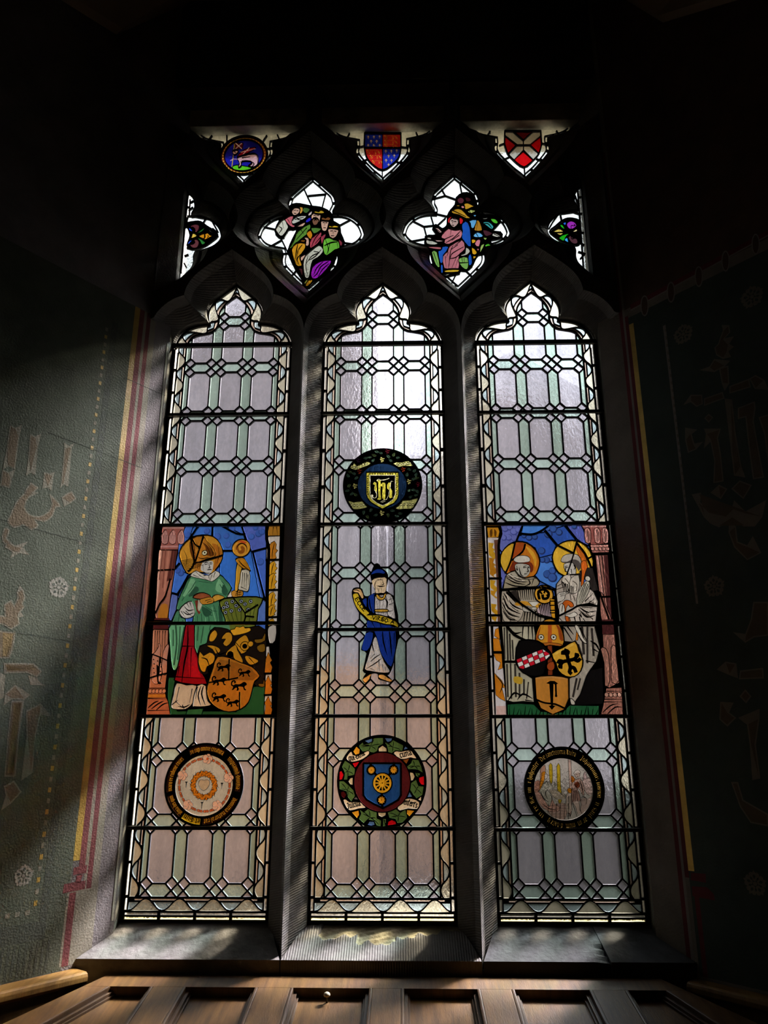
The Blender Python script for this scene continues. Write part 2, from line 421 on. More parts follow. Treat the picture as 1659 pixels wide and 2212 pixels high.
# ------------------------------------------------------------------ lancet glazing
LIL, GRN, AQU, CRM, BLU, PNK, WHT, YEL = '92909a', '82938c', '93a5a2', 'a39f90', '92a2a8', 'a8968a', 'a5a199', 'b0a67c'
AC, BC_, CC = .168, .0832, .0428; G2 = .0205
COLS = [-AC, -BC_, -CC, CC, BC_, AC]
ZBAND = [1.49-.2122*k for k in range(10)]
XIN, XSEC, XOUT, XFIL, XEDGE = .1885, .2005, .2215, .2345, .247
LW = .0054
inner_h = smooth_half([(x-.0, z) for x, z in sym(z4(603, 150, 555, 184, 510, 226, 475, 278, 461, 330, 463, 392, 440, 442, 395, 474, 330, 488, 262, 503, 222, 532, 196, 582, 190, 640), z4(603, 150)[0][0])], [])
_k = XIN/abs(inner_h[-1][0]); inner_h = [(x*_k, z) for x, z in inner_h]
def wavef(c): return .5+.5*math.copysign(abs(c)**.85, c)
def wave_border(S, O, I, cream_at, first=0, lead_outer=.0):
    """border between an outer line O and an inner line I (equal point counts): pale blue and pink behind, cream lobes in
    front. cream_at(i) -> 0..1 wave height at sample i."""
    n = len(O)
    at = lambda i, f: (O[i][0]+(I[i][0]-O[i][0])*f, O[i][1]+(I[i][1]-O[i][1])*f)
    S.add(O+I[::-1], 'LEAD')
    S.fill([at(i, .085) for i in range(n)]+[at(i, .60) for i in range(n-1, -1, -1)], 'pane', glass(BLU))
    S.fill([at(i, .72) for i in range(n)]+[at(i, .90) for i in range(n-1, -1, -1)], 'pane', glass(PNK))
    # cream lobes, one polygon each, then the sinuous came between them
    h = [cream_at(i) for i in range(n)]; i = 0
    while i < n:
        if h[i] > .10:
            j = i
            while j+1 < n and h[j+1] > .10: j += 1
            if j-i >= 2: S.fill([at(q, .085) for q in range(i, j+1)]+[at(q, h[q]) for q in range(j, i-1, -1)], 'pane', glass(CRM))
            i = j+1
        else: i += 1
    S.line([at(q, .06+.90*h[q]) for q in range(n)], .0052)
def straight_border(S, side, cx, z0, z1, zc, Tp):
    n = 70; zz = [z1+(z0-z1)*i/(n-1) for i in range(n)]
    O = [(cx+side*XOUT, z) for z in zz]; I = [(cx+side*(XIN), z) for z in zz]
    wave_border(S, O, I, lambda i: wavef(math.cos(2*math.pi*(zz[i]-zc)/Tp)))
    S.add([(cx+side*(XIN-.0042), z0), (cx+side*(XIN+.0040), z0), (cx+side*(XIN+.0040), z1), (cx+side*(XIN-.0042), z1)], 'LEAD')
def fillet(S, x0, x1, z0, z1, pieces, hz=False, mat=WHT):
    "narrow outer strip, cut into lengths"
    for k in range(pieces):
        a, b = (k+.04)/pieces, (k+.96)/pieces
        if hz: q = [(x0+(x1-x0)*a, z0), (x0+(x1-x0)*b, z0), (x0+(x1-x0)*b, z1), (x0+(x1-x0)*a, z1)]
        else: q = [(x0, z0+(z1-z0)*a), (x1, z0+(z1-z0)*a), (x1, z0+(z1-z0)*b), (x0, z0+(z1-z0)*b)]
        S.fill(q, 'pane', glass(mat))
def grid(S, cx, z0, z1):
    "octagons, strips and lozenges between two heights"
    e = LW/2; d = G2
    def put(poly, h, part='pane'):
        q = clip([(x+cx, z) for x, z in offset(poly, -e)], z0, z1)
        if len(q) > 2: S.fill(q, part, glass(h))
    rows = list(ZBAND); g = d
    ext = [ZBAND[0]+2*.2122, ZBAND[0]+.2122]+rows+[rows[-1]-.2122]
    for k in range(len(ext)-1):
        zt_, zb_ = ext[k]-d, ext[k+1]+d                # tall row between two bands
        if zb_ > z1 or zt_ < z0: continue
        for a, b in ((-AC, -BC_), (-CC, CC), (BC_, AC)):
            put([(a+d, zb_), (b-d, zb_), (b, zb_+d), (b, zt_-d), (b-d, zt_), (a+d, zt_), (a, zt_-d), (a, zb_+d)], LIL)
        for a, b in ((-BC_, -CC), (CC, BC_)):
            m = (a+b)/2; put([(m, zb_), (b, zb_+d), (b, zt_-d), (m, zt_), (a, zt_-d), (a, zb_+d)], GRN)
        for s in (-1, 1):
            a, b = s*AC, s*XIN; put([(a, zb_+d), (b, zb_), (b, zt_), (a, zt_-d)], GRN)
    for zc in ext:
        if zc-2*d > z1 or zc+2*d < z0: continue
        for a, b in ((-AC, -BC_), (-CC, CC), (BC_, AC)):
            put([(a, zc), (a+d, zc-d), (b-d, zc-d), (b, zc), (b-d, zc+d), (a+d, zc+d)], AQU)
        for a, b in ((-BC_, -CC), (CC, BC_)):
            m = (a+b)/2; put([(m, zc-d), (b, zc), (m, zc+d), (a, zc)], AQU)
        for x in COLS:
            for zz in (zc-d, zc+d): put([(x, zz-d), (x+d, zz), (x, zz+d), (x-d, zz)], LIL)
        for s in (-1, 1): put([(s*AC, zc), (s*XIN, zc-d), (s*XIN, zc+d)], AQU)
SECT = [(1.279, 1.585, 1.52, .11), (.8255, 1.279, 1.16, .112), (.4315, .8255, .71, .11), (.132, .4315, .365, .1), (-.229, .132, .028, .107), (-.441, -.229, -.305, .112)]
BARS = {0: [1.5855, 1.279, .8255, .456, .132, -.229], 1: [1.5835, 1.279, .8255, .4315, .132, -.229], 2: [1.581, 1.276, .822, .452, .130, -.2315]}
iron = solid('wrought_iron', (.02, .019, .018), .55, .3, 40, .3, 90)
PUT = {}
def lancet(i, holes):
    cx = LX[i]; win = empty('window_%d' % (i+1), (cx, 0, ZC-.5), kind='structure')
    head = [(x, z) for x, z in HEADS]; out = [(cx+x*1.03, z+.006) for x, z in head]+[(cx-XEDGE-(.012 if i == 0 else 0), 1.57), (cx-XEDGE-(.012 if i == 0 else 0), -.522), (cx+XEDGE+(.01 if i == 2 else 0), -.522), (cx+XEDGE+(.01 if i == 2 else 0), 1.57)]+[(cx-x*1.03, z+.006) for x, z in head[:0:-1]]
    S = Sheet(out); S.add(out, 'LEAD')
    RF[0] = .5
    panel = i != 1
    # head: border follows the foils
    n = 90
    def resample(p):
        L = [0.]
        for a, b in zip(p, p[1:]): L.append(L[-1]+math.dist(a, b))
        o = []; j = 0
        for q in range(n):
            t = L[-1]*q/(n-1)
            while j < len(p)-2 and L[j+1] < t: j += 1
            f = (t-L[j])/max(1e-9, L[j+1]-L[j]); o.append((p[j][0]+(p[j+1][0]-p[j][0])*f, p[j][1]+(p[j+1][1]-p[j][1])*f))
        return o
    for s in (-1, 1):
        O = [(cx-s*x*.965, z-.006) for x, z in resample(head)]; I = [(cx-s*x, z) for x, z in resample(inner_h)]
        wave_border(S, O, I, lambda q: wavef(math.cos(2*math.pi*(q/(n-1)*3.6-.35))))
        S.line(I, .0078)
        O2 = [(cx-s*x*1.0, z-.001) for x, z in resample(head)]
        for a in range(4): S.add(O2[a*22+1:a*22+21]+[(x+(O[q][0]-x)*.45, z+(O[q][1]-z)*.45) for q, (x, z) in list(enumerate(O2))[a*22+1:a*22+21]][::-1], ('pane', glass(WHT)))
    inn = offset([(cx+x, z) for x, z in inner_h]+[(cx-x, z) for x, z in inner_h[-1:0:-1]], -.0032)
    S.mask = inn; S.fill([(cx-.2, 1.57), (cx+.2, 1.57), (cx+.2, 1.9), (cx-.2, 1.9)], 'pane', glass(GRN)) if 0 else None
    S.add(inn, 'LEAD'); grid(S, cx, 1.575, 1.9); S.mask = None
    # sections between the bars
    for k, (z0, z1, zc, Tp) in enumerate(SECT):
        if panel and k in (2, 3):
            continue
        z0, z1 = z0+.003, z1-.003
        for s in (-1, 1):
            straight_border(S, s, cx, z0, z1, zc, Tp)
            fillet(S, cx+s*(XOUT+.003), cx+s*(XFIL-.002), z0, z1, 3 if z1-z0 > .3 else 2)
            if s < 0 and i == 0: pass
        grid(S, cx, z0 if k < 5 else -.438, z1)
    # foot: wave and fillets
    S.add([(cx-XEDGE, -.508), (cx+XEDGE, -.508), (cx+XEDGE, -.438), (cx-XEDGE, -.438)], 'LEAD')
    fillet(S, cx-XOUT+.002, cx+XOUT-.002, -.4495, -.4445, 1, True, PNK)
    S.fill([(cx-XOUT+.002, -.4545), (cx+XOUT-.002, -.4545), (cx+XOUT-.002, -.478), (cx-XOUT+.002, -.478)], 'pane', glass(BLU))
    for q in range(4):
        c = cx+(q-1.5)*.111+.003; lobe = [(c+dx*.052, -.480+.034*(.5+.5*math.cos(math.pi*dx))) for dx in [j/7-1 for j in range(15)]]
        S.ring(lobe, .008, 'LEAD'); S.fill(lobe, 'pane', glass(CRM))
    fillet(S, cx-XEDGE+.012, cx+XEDGE-.012, -.4925, -.4855, 4, True)
    fillet(S, cx-XEDGE+.012, cx+XEDGE-.012, -.5055, -.498, 4, True, YEL)
    for s in (-1, 1): fillet(S, cx+s*(XOUT+.003), cx+s*(XFIL-.002), -.479, -.441, 1)
    if panel:
        S.add([(cx-XEDGE, .134), (cx+XEDGE, .134), (cx+XEDGE, .8235), (cx-XEDGE, .8235)], 'HOLE')
    for h in holes: S.add(h, 'HOLE')
    S.build(win)
    for zb in BARS[i]:
        b = MB().box(cx-.243 if i else cx-.252, cx+.243 if i < 2 else cx+.25, -.020, -.0058, zb-(.0092 if zb > 1.5 else .0060)+ZC, zb+(.0092 if zb > 1.5 else .0060)+ZC); b.build('saddle_bar', iron, win, .002)
    return win
# ------------------------------------------------------------------ sill stones
rs = random.Random(4)
def sill(name, xb0, xb1, xf0, xf1, mat, fn=None, nx=40, ny=14, y1=-.150, z1=-.5865):
    "sloping stone: back edge under the glass, front edge over the drop to the boards"
    v = []; f = []
    for j in range(ny+1):
        q = j/ny
        for i in range(nx+1):
            p = i/nx; x = (xb0+(xb1-xb0)*p)*(1-q)+(xf0+(xf1-xf0)*p)*q
            d = fn(p, q) if fn else 0
            v.append((x, .012+(y1-.012)*q, -.506+(z1+.506)*q+ZC+d+0))
    k = nx+1
    for j in range(ny):
        for i in range(nx): f.append((j*k+i, j*k+i+1, (j+1)*k+i+1, (j+1)*k+i)[::-1])
    n = len(v); front = [ny*k+i for i in range(k)]; ZB2 = -.66
    v += [(v[i][0], v[i][1]+.004, ZB2+ZC) for i in front]
    f += [(front[i], front[i+1], n+i+1, n+i)[::-1] for i in range(nx)]
    m = len(v); v += [(v[i][0], .012, ZB2+ZC) for i in range(k)]
    f += [(i+1, i, m+i, m+i+1)[::-1] for i in range(nx)]
    L = [j*k for j in range(ny+1)]; f.append(tuple(L+[n, m])); Rr = [j*k+nx for j in range(ny+1)]; f.append(tuple([*Rr, n+nx, m+nx])[::-1])
    f.append(tuple([n+i for i in range(k)]+[m+i for i in range(nx, -1, -1)]))
    return link(name, v, f, mat, wall_back)
def chip(p, q):
    "broken back edge of the middle sill stone"
    edge = .62 if .36 < p < .58 else (.40+.1*math.sin(p*9) if .12 < p <= .36 else (.5-.6*(p-.58) if .58 <= p < 1 else .15))
    edge += .04*math.sin(p*41)+.03*math.sin(p*83+1)
    return -.0065*min(1, max(0, (edge-q)*9))*(.85+.25*math.sin(p*37+q*23)*math.sin(q*31+p*17)) if q < edge else 0
sill_pale = solid('sill_stone_pale', (.20, .182, .172), .92, .35, 12, 1.0, 45, col2=(.10, .093, .086))
sill_groove = solid('sill_stone_grooved', (.19, .178, .168), .92, .35, 9, .7, 60, col2=(.13, .12, .115), wave=(40, (0, R(90), 0), .5))
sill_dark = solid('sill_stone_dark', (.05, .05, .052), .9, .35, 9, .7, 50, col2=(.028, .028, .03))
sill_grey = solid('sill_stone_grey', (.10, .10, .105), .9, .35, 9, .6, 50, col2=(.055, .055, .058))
raw = solid('broken_stone_yellow', (.46, .40, .26), .95, .4, 14, 1.0, 70, col2=(.24, .21, .13))
sill('sill_stone', -.857, LX[0]+.2405, -.945, LX[0]+.303, sill_pale)
s2 = sill('sill_stone', LX[1]-.2405, LX[1]+.2405, LX[1]-.303, LX[1]+.303, [sill_groove, raw], chip, 90, 34)
for pl in s2.data.polygons:
    i = pl.index
    if i < 90*34:
        q = (i//90+.5)/34; p = (i % 90+.5)/90
        if chip(p, q) < -.002: pl.material_index = 1
xm = LX[2]+.055
def ragged(p, q): return -.010*max(0, 1-abs(p-1)*9)*(q > .62)*(.6+.4*math.sin(q*50)) if p > .85 else 0
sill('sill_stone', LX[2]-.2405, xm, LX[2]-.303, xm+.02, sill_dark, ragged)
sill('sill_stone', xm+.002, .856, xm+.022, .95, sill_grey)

# ------------------------------------------------------------------ sloping panelled board under the window
SL = R(10.2); BY, BZ = -.166, -.6265
bn = Vector((0, -math.sin(SL), math.cos(SL))); bd = Vector((0, -math.cos(SL), -math.sin(SL)))      # normal, down-slope
def hb(u, v, h=0.):
    p = hit(u, v, Vector((0, BY, BZ))+bn*h, bn); d = p-Vector((0, BY, BZ)); return (p.x, d.dot(bd))
def bp(x, s, h): p = Vector((x, BY, BZ+ZC))+bd*s+bn*h; return p
def oak(name, c, c2, gloss=.45):
    return solid(name, c, gloss, .5, 3.2, .18, 30, col2=c2, spec=.45, stretch=(20, 1.6, 1.6))
oakA = oak('oak_frame', (.135, .066, .016), (.06, .027, .007)); oakB = oak('oak_panel', (.14, .068, .017), (.065, .03, .008), .42)
oakC = oak('oak_moulding', (.08, .042, .018), (.04, .02, .009), .38)
oakR = oak('oak_rail', (.25, .135, .035), (.13, .065, .017), .33)
board = empty('panelled_board', (0, BY, BZ+ZC), 'brown oak board of six recessed panels sloping below the window sill', 'panelling')
S1 = .60                                         # length of the board down its slope
def bslab(name, poly, h0, h1, m, parent=board, bevel=0.):
    mb = MB(); mb.prism([bp(x, s, h0) for x, s in poly], [bp(x, s, h1) for x, s in poly]); return mb.build(name, m, parent, bevel)
SR = hb(700, 2134)[1]
XS = [[hb(u, 2133)[0] for u in pr] for pr in ((330, 394), (558, 627), (805, 866), (1037, 1103), (1277, 1346))]
eL0, eL1 = hb(231, 2106), hb(15, 2207); eR0, eR1 = hb(1455, 2127), hb(1640, 2212)
lineL = lambda s: eL0[0]+(eL1[0]-eL0[0])*(s-eL0[1])/(eL1[1]-eL0[1])
lineR = lambda s: eR0[0]+(eR1[0]-eR0[0])*(s-eR0[1])/(eR1[1]-eR0[1])
pL0, pL1 = hb(231, 2131), hb(107, 2200); pR0, pR1 = hb(1447, 2141), hb(1556, 2212)
inL = lambda s: pL0[0]+(pL1[0]-pL0[0])*(s-pL0[1])/(pL1[1]-pL0[1])
inR = lambda s: pR0[0]+(pR1[0]-pR0[0])*(s-pR0[1])/(pR1[1]-pR0[1])
bslab('rail', [(lineL(-.004), -.004), (lineR(-.004), -.004), (lineR(SR), SR), (lineL(SR), SR)], -.034, 0, oakA, bevel=.0012)
bslab('rail', [(lineL(S1), S1), (lineR(S1), S1), (lineR(S1+.06), S1+.06), (lineL(S1+.06), S1+.06)], -.034, 0, oakA)
for a, b in XS: bslab('stile', [(a, SR), (b, SR), (b, S1), (a, S1)], -.034, 0, oakA, bevel=.0012)
bslab('stile', [(lineL(SR), SR), (inL(SR), SR), (inL(S1), S1), (lineL(S1), S1)], -.034, 0, oakA, bevel=.0012)
bslab('stile', [(inR(SR), SR), (lineR(SR), SR), (lineR(S1), S1), (inR(S1), S1)], -.034, 0, oakA, bevel=.0012)
edges = [(inL, lambda s, x=XS[0][0]: x)]+[(lambda s, x=XS[i][1]: x, lambda s, x=XS[i+1][0]: x) for i in range(4)]+[(lambda s, x=XS[4][1]: x, inR)]
for l, r in edges:
    pan = bslab('panel', [(l(SR), SR), (r(SR), SR), (r(S1), S1), (l(S1), S1)], -.034, -.027, oakB)
    for e, sg in ((l, 1), (r, -1)):               # stepped bead along each side
        for w0, w1, h in ((0, .010, .0015), (.010, .020, -.012), (.020, .026, -.020)):
            bslab('moulding', [(e(SR)+sg*w0, SR+.0005), (e(SR)+sg*w1, SR+.0005), (e(S1)+sg*w1, S1), (e(S1)+sg*w0, S1)], -.033, h, oakC, pan, bevel=.0035 if w0 == 0 else .001)
# mushroom peg in the third panel
kx, ks = hb(706, 2166, -.027)
peg = empty('peg', bp(kx, ks, -.027), 'small pale mushroom shaped peg standing on the third oak panel', 'peg')
def lathe(name, prof, base, axis, m, parent, n=20):
    axis = Vector(axis).normalized(); a = axis.orthogonal().normalized(); b = axis.cross(a); v = []; f = []
    for h, r_ in prof: v += [base+axis*h+(a*math.cos(2*math.pi*i/n)+b*math.sin(2*math.pi*i/n))*r_ for i in range(n)]
    for j in range(len(prof)-1): f += [(j*n+i, j*n+(i+1) % n, (j+1)*n+(i+1) % n, (j+1)*n+i) for i in range(n)]
    f += [tuple(range(n))[::-1], tuple((len(prof)-1)*n+i for i in range(n))]
    return link(name, v, f, m, parent, smooth=True)
ivory = solid('ivory_paint', (.62, .55, .42), .4); brass = solid('dark_metal', (.05, .04, .03), .4, metal=.6)
lathe('stem', [(0, .0035), (.002, .0028), (.017, .0026), (.018, .004)], bp(kx, ks, -.027), bn, brass, peg)
lathe('cap', [(.017, .003), (.018, .0085), (.0205, .0098), (.0245, .0085), (.0275, .0045), (.0285, .0008)], bp(kx, ks, -.027), bn, ivory, peg)
# side ledges along the two reveals
def ledge(side, t0, t1, wd, ztop, zbot, label):
    e = empty('ledge', wpt(side, t0, ztop), label, 'ledge', 'oak ledges on the reveals')
    prof = [(.0015, -.0), (wd-.012, 0), (wd-.003, -.004), (wd, -.012), (wd, -.024), (wd-.006, -.032), (.0015, -.034)]
    ra = [wpt(side, t0, ztop+h, o) for o, h in prof]; rb = [wpt(side, t1, ztop+h, o) for o, h in prof]
    MB().prism(ra, rb).build('capping', oakR, e, .0015)
    q = [(.0015, -.034), (wd-.014, -.034), (wd-.014, zbot-ztop), (.0015, zbot-ztop)]
    MB().prism([wpt(side, t0+.006, ztop+h, o) for o, h in q], [wpt(side, t1, ztop+h, o) for o, h in q]).build('side_board', oakA, e)
ledge(-1, .125, 1.0, .075, -.611, -.86, 'golden brown oak ledge running along the sunlit left wall')
ledge(1, .125, 1.0, .06, -.628, -.86, 'dark oak ledge running along the shadowed right wall')

# ------------------------------------------------------------------ painted decoration on the reveals (flat paint, a hair proud)
def paint(side, name, poly, m, off=.0006, px=None):
    W_ = WL if side < 0 else WR
    if px: poly = [wtz(side, px[0]+x/px[2], px[1]+y/px[2]) for x, y in poly]
    a = [wpt(side, t, z, off) for t, z in poly]; b = [wpt(side, t, z, -.002) for t, z in poly]
    n = len(a); ar = 0
    vs = [Vector((t*1000, z*1000)) for t, z in (poly if area(poly) > 0 else poly[::-1])]
    V, E_, FF, ov, oe, of = delaunay_2d_cdt(vs, [], [list(range(n))], 1, 1e-3, True)
    FF = [t for k_, t in enumerate(FF) if len(of[k_])]; off *= .4
    v = [wpt(side, p.x/1000, p.y/1000, off) for p in V]; k = len(v)
    v += [wpt(side, p.x/1000, p.y/1000, -.001) for p in V]
    fl = (lambda t: t) if side > 0 else (lambda t: tuple(reversed(t)))
    f = [fl(tuple(t)) for t in FF]; cnt = {(t[i-1], t[i]) for t in FF for i in range(len(t))}
    f += [fl((y, x, x+k, y+k)) for x, y in cnt if (y, x) not in cnt]
    return link(name, v, f, m, W_)
def pm(name, c, c2=None, rough=.9, bump=.32, **k): return solid(name, c, rough, .3, 9, bump, 170, col2=c2, **k)
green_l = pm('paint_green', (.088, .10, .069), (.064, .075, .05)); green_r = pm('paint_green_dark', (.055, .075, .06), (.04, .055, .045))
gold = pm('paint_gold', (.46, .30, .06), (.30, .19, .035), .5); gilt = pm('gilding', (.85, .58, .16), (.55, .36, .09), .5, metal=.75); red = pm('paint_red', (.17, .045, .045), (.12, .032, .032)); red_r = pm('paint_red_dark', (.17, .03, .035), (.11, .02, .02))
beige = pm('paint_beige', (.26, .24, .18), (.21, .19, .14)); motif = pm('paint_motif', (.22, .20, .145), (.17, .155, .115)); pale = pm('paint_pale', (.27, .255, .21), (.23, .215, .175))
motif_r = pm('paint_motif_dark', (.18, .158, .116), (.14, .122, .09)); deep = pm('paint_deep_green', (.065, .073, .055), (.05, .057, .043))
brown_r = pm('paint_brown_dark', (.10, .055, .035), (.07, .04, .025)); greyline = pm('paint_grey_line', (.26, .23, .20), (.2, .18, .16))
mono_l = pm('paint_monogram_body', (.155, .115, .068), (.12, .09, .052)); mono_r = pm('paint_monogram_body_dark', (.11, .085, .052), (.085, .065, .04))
def strip(side, name, t0, t1, z0, z1, m, off=.0006): return paint(side, name, [(t0, z0), (t1, z0), (t1, z1), (t0, z1)], m, off)
tl = lambda u, v: wtz(-1, u, v)[0]
tr_ = lambda u, v: wtz(1, u, v)[0]
gl0, gl1 = tl(244.5, 1200), tl(232, 1200); r10, r11 = tl(256, 1200), gl0; b0, b1 = tl(262.5, 1200), r10; r20, r21 = tl(272, 1200), b0; c0, c1 = tl(285, 1200), r20
ZG0, ZG1 = wtz(-1, 172, 1858)[1], 1.66
strip(-1, 'gold_band', gl0, gl1, ZG0, ZG1, gold); strip(-1, 'red_band', r10, r11, ZG0-.02, ZG1, red); strip(-1, 'beige_band', b0, b1, -.60, ZG1, beige)
strip(-1, 'red_band', r20, r21, -.60, ZG1, red); strip(-1, 'beige_band', c0, c1, -.60, ZG1, beige)
strip(-1, 'green_field', gl1, 1.0, -.61, 1.66, green_l, .0003)
x6 = (0, 1100, 2.4571)
def pl_(name, m, *n, off=.0009, px=x6, side=-1, k=0):
    q = list(zip(n[0::2], n[1::2])); q = cr(q, k) if k else q; o = paint(side, name, q, m, off, px)
    if name == 'monogram':                            # paler outline round a warmer body
        w = [wtz(side, px[0]+x/px[2], px[1]+y/px[2]) for x, y in q]; inner = grow(w, -.0045)
        if len(inner) > 3 and abs(area(inner)) > 1e-4: paint(side, 'monogram_body', inner, mono_l if side < 0 else mono_r, off+.0004)
    return o
# stepped red foot of the bands
pl_('red_foot', red, 393, 1902, 462, 1888, 458, 1930, 388, 1942); pl_('red_foot', red, 340, 1990, 455, 1970, 450, 2015, 332, 2040)
pl_('red_foot', red, 408, 1945, 440, 1938, 425, 1985, 398, 1990)
strip(-1, 'red_band', wtz(-1, 155, 2010)[0]+.0, wtz(-1, 155, 2010)[0]+.022, -.60, ZG0-.09, red, .0010)
strip(-1, 'beige_band', r20, wtz(-1, 155, 2010)[0]+.03, -.60, ZG0-.085, beige, .0007)
def flower(side, cu, cv, r_, m, dark, px):
    t0, z0 = wtz(side, px[0]+cu/px[2], px[1]+cv/px[2]); t1, z1 = wtz(side, px[0]+cu/px[2], px[1]+(cv+r_)/px[2]); rr = abs(z1-z0)
    for i in range(5):
        a = 2*math.pi*i/5; c, s_ = math.cos(a), math.sin(a)
        paint(side, 'petal', [(t0+(x*c+y*s_)*rr, z0+(-x*s_+y*c)*rr) for x, y in ((.03, .2), (.16, .26), (.2, .44), (.40, .52), (.44, .74), (.27, .86), (.14, .82), (0, 1.02), (-.14, .82), (-.27, .86), (-.44, .74), (-.40, .52), (-.2, .44), (-.16, .26), (-.03, .2))], m, .0010)
        paint(side, 'petal_mark', [(t0+(x*c+y*s_)*rr, z0+(-x*s_+y*c)*rr) for x, y in ((0, .36), (.12, .5), (.09, .62), (0, .7), (-.09, .62), (-.12, .5))], dark, .0014)
    paint(side, 'flower_eye', [(t0+rr*.17*math.cos(i), z0+rr*.17*math.sin(i)) for i in (0, .8, 1.6, 2.4, 3.2, 4, 4.8, 5.6)], m, .0014)
flower(-1, 312, 415, 62, pale, deep, x6); flower(-1, 125, 1945, 62, pale, deep, x6)
for q in [(88, 440, 105, 405, 125, 425, 135, 470, 122, 500, 132, 520, 110, 545, 128, 570, 100, 575, 105, 610, 60, 640, 20, 615, -40, 600, -40, 560, 25, 565, 20, 505, 60, 480, 75, 510, 92, 470),
          (-60, 640, 85, 650, 70, 740, 52, 792, -60, 792), (18, 815, 180, 818, 222, 860, 195, 892, 165, 878, 140, 868, 22, 872),
          (150, 882, 195, 896, 214, 922, 246, 936, 160, 932), (-60, 840, 28, 880, 18, 1000, -60, 1040), (80, 932, 160, 985, 130, 1012, 60, 1010, 20, 1042, 26, 980),
          (60, 1015, 128, 1015, 102, 1200, 82, 1420, 22, 1420, 40, 1200), (138, 1070, 215, 1030, 272, 1100, 215, 1092, 190, 1200, 172, 1400, 112, 1440, 140, 1200),
          (20, 1470, 75, 1440, 115, 1500, 60, 1560, 5, 1600, 30, 1520)]: pl_('monogram', motif, *q, off=.0010)
for q in [(14, 655, 68, 662, 58, 730, 40, 780, 14, 780), (75, 1030, 112, 1030, 90, 1200, 72, 1400, 40, 1400, 58, 1200), (36, 828, 165, 832, 190, 852, 36, 858)]:
    pl_('monogram_shade', pm('paint_ochre', (.30, .21, .09), (.22, .15, .06)), *q, off=.0014)
y7 = (0, 700, 3.95)
for q, k in (((375, 1262, 420, 1275, 468, 1262, 455, 1300, 440, 1425, 405, 1395, 362, 1405, 372, 1300), 0), ((545, 1010, 590, 1040, 635, 1015, 612, 1060, 582, 1390, 545, 1370, 508, 1405, 520, 1360, 548, 1060), 0), ((525, 1480, 560, 1450, 612, 1425, 652, 1492, 600, 1530, 545, 1560), 0), ((212, 1420, 262, 1350, 330, 1395, 290, 1440, 240, 1470, 205, 1462), 0),
             ((90, 1620, 130, 1530, 210, 1440, 330, 1440, 250, 1480, 215, 1560, 250, 1620, 330, 1640, 410, 1600, 440, 1530, 420, 1450, 470, 1490, 525, 1560, 478, 1565, 450, 1640, 380, 1690, 300, 1670, 330, 1720, 270, 1760, 200, 1720, 120, 1740, 60, 1690), 2),
             ((55, 1850, 130, 1890, 240, 1855, 195, 1905, 250, 1970, 165, 1955, 85, 2000, 105, 1945, 40, 1905), 0), ((40, 1735, 85, 1760, 60, 1830, 100, 1870, 40, 1880, 15, 1820), 2), ((20, 1240, 75, 1265, 130, 1240, 100, 1330, 85, 1400, 0, 1380), 0), ((85, 860, 130, 885, 190, 860, 165, 960, 128, 1240, 70, 1215, 20, 1245, 50, 1100), 0), ((255, 940, 300, 960, 350, 935, 325, 1050, 300, 1290, 262, 1270, 220, 1295, 240, 1150), 0)): pl_('monogram', motif, *q, off=.0010, px=y7, k=k)
td0, td1 = tl(173, 1200), tl(170.5, 1200)
tb0, tb1 = tl(195, 1200), tl(181, 1200); zlow = wtz(-1, 115, 1985)[1]
strip(-1, 'border_band', tb0, tb1, zlow-.05, 1.55, deep, .0007)
strip(-1, 'border_band', tb1, .95, zlow-.05, zlow, deep, .0007)
sq = []
for k in range(64):
    z = 1.5-k*.0315
    if z < zlow+.03: break
    strip(-1, 'border_dot', td0, td0+.0105, z, z+.014, gold if k % 2 else motif, .0009)
for k in range(9): strip(-1, 'border_dot', td0+.02+k*.03, td0+.034+k*.03, zlow+.022, zlow+.034, motif, .0009)
for k in range(44):                                # chevrons in the band
    z = 1.5-k*.046
    if z < zlow: break
    m_ = (tb0+tb1)/2
    paint(-1, 'chevron', [(tb0+.002, z), (m_, z+.018), (tb1-.002, z), (tb1-.002, z+.008), (m_, z+.026), (tb0+.002, z+.008)], green_l, .0010)
fringe_c = pm('paint_fringe', (.085, .096, .068), (.066, .076, .054))
for k in range(90):                                # fringe beside the gold band and along the foot
    z = 1.52-k*.0235
    if z < -.42: break
    for dz in (0, .0118): paint(-1, 'fringe', [(tb0-.001, z-dz), (tb0-.001, z-dz+.0042), ((tb0+gl1)/2, z-dz+.001), (gl1+.002, z-dz-.015), (gl1+.002, z-dz-.0185), ((tb0+gl1)/2, z-dz-.004)], fringe_c, .0008)
    continue
    paint(-1, 'fringe', [(tb0-.001, z), (tb0-.001, z+.007), ((tb0+gl1)/2, z+.002), (gl1+.002, z-.016), (gl1+.002, z-.021), ((tb0+gl1)/2, z-.006)], deep, .0008)
for k in range(24): 
    t = tb0-.02+k*.0175
    paint(-1, 'fringe', [(t, zlow-.055), (t+.008, zlow-.055), (t+.010, -.606), (t+.002, -.606)], deep, .0008)
# joints of the masonry under the paint
for a, b in (((268, 815), (357, 854)), ((104, 933), (306, 1010)), ((0, 1121), (206, 1178)), ((0, 1360), (170, 1387))):
    p, q = wtz(-1, *a), wtz(-1, *b); paint(-1, 'joint', [(p[0], p[1]), (q[0], q[1]), (q[0], q[1]-.0018), (p[0], p[1]-.0018)], deep, .0012)
strip(-1, 'stone_edge', .004, .012, -.5, 1.57, pm('mortar_pale', (.50, .49, .40), (.36, .35, .28)), .003)
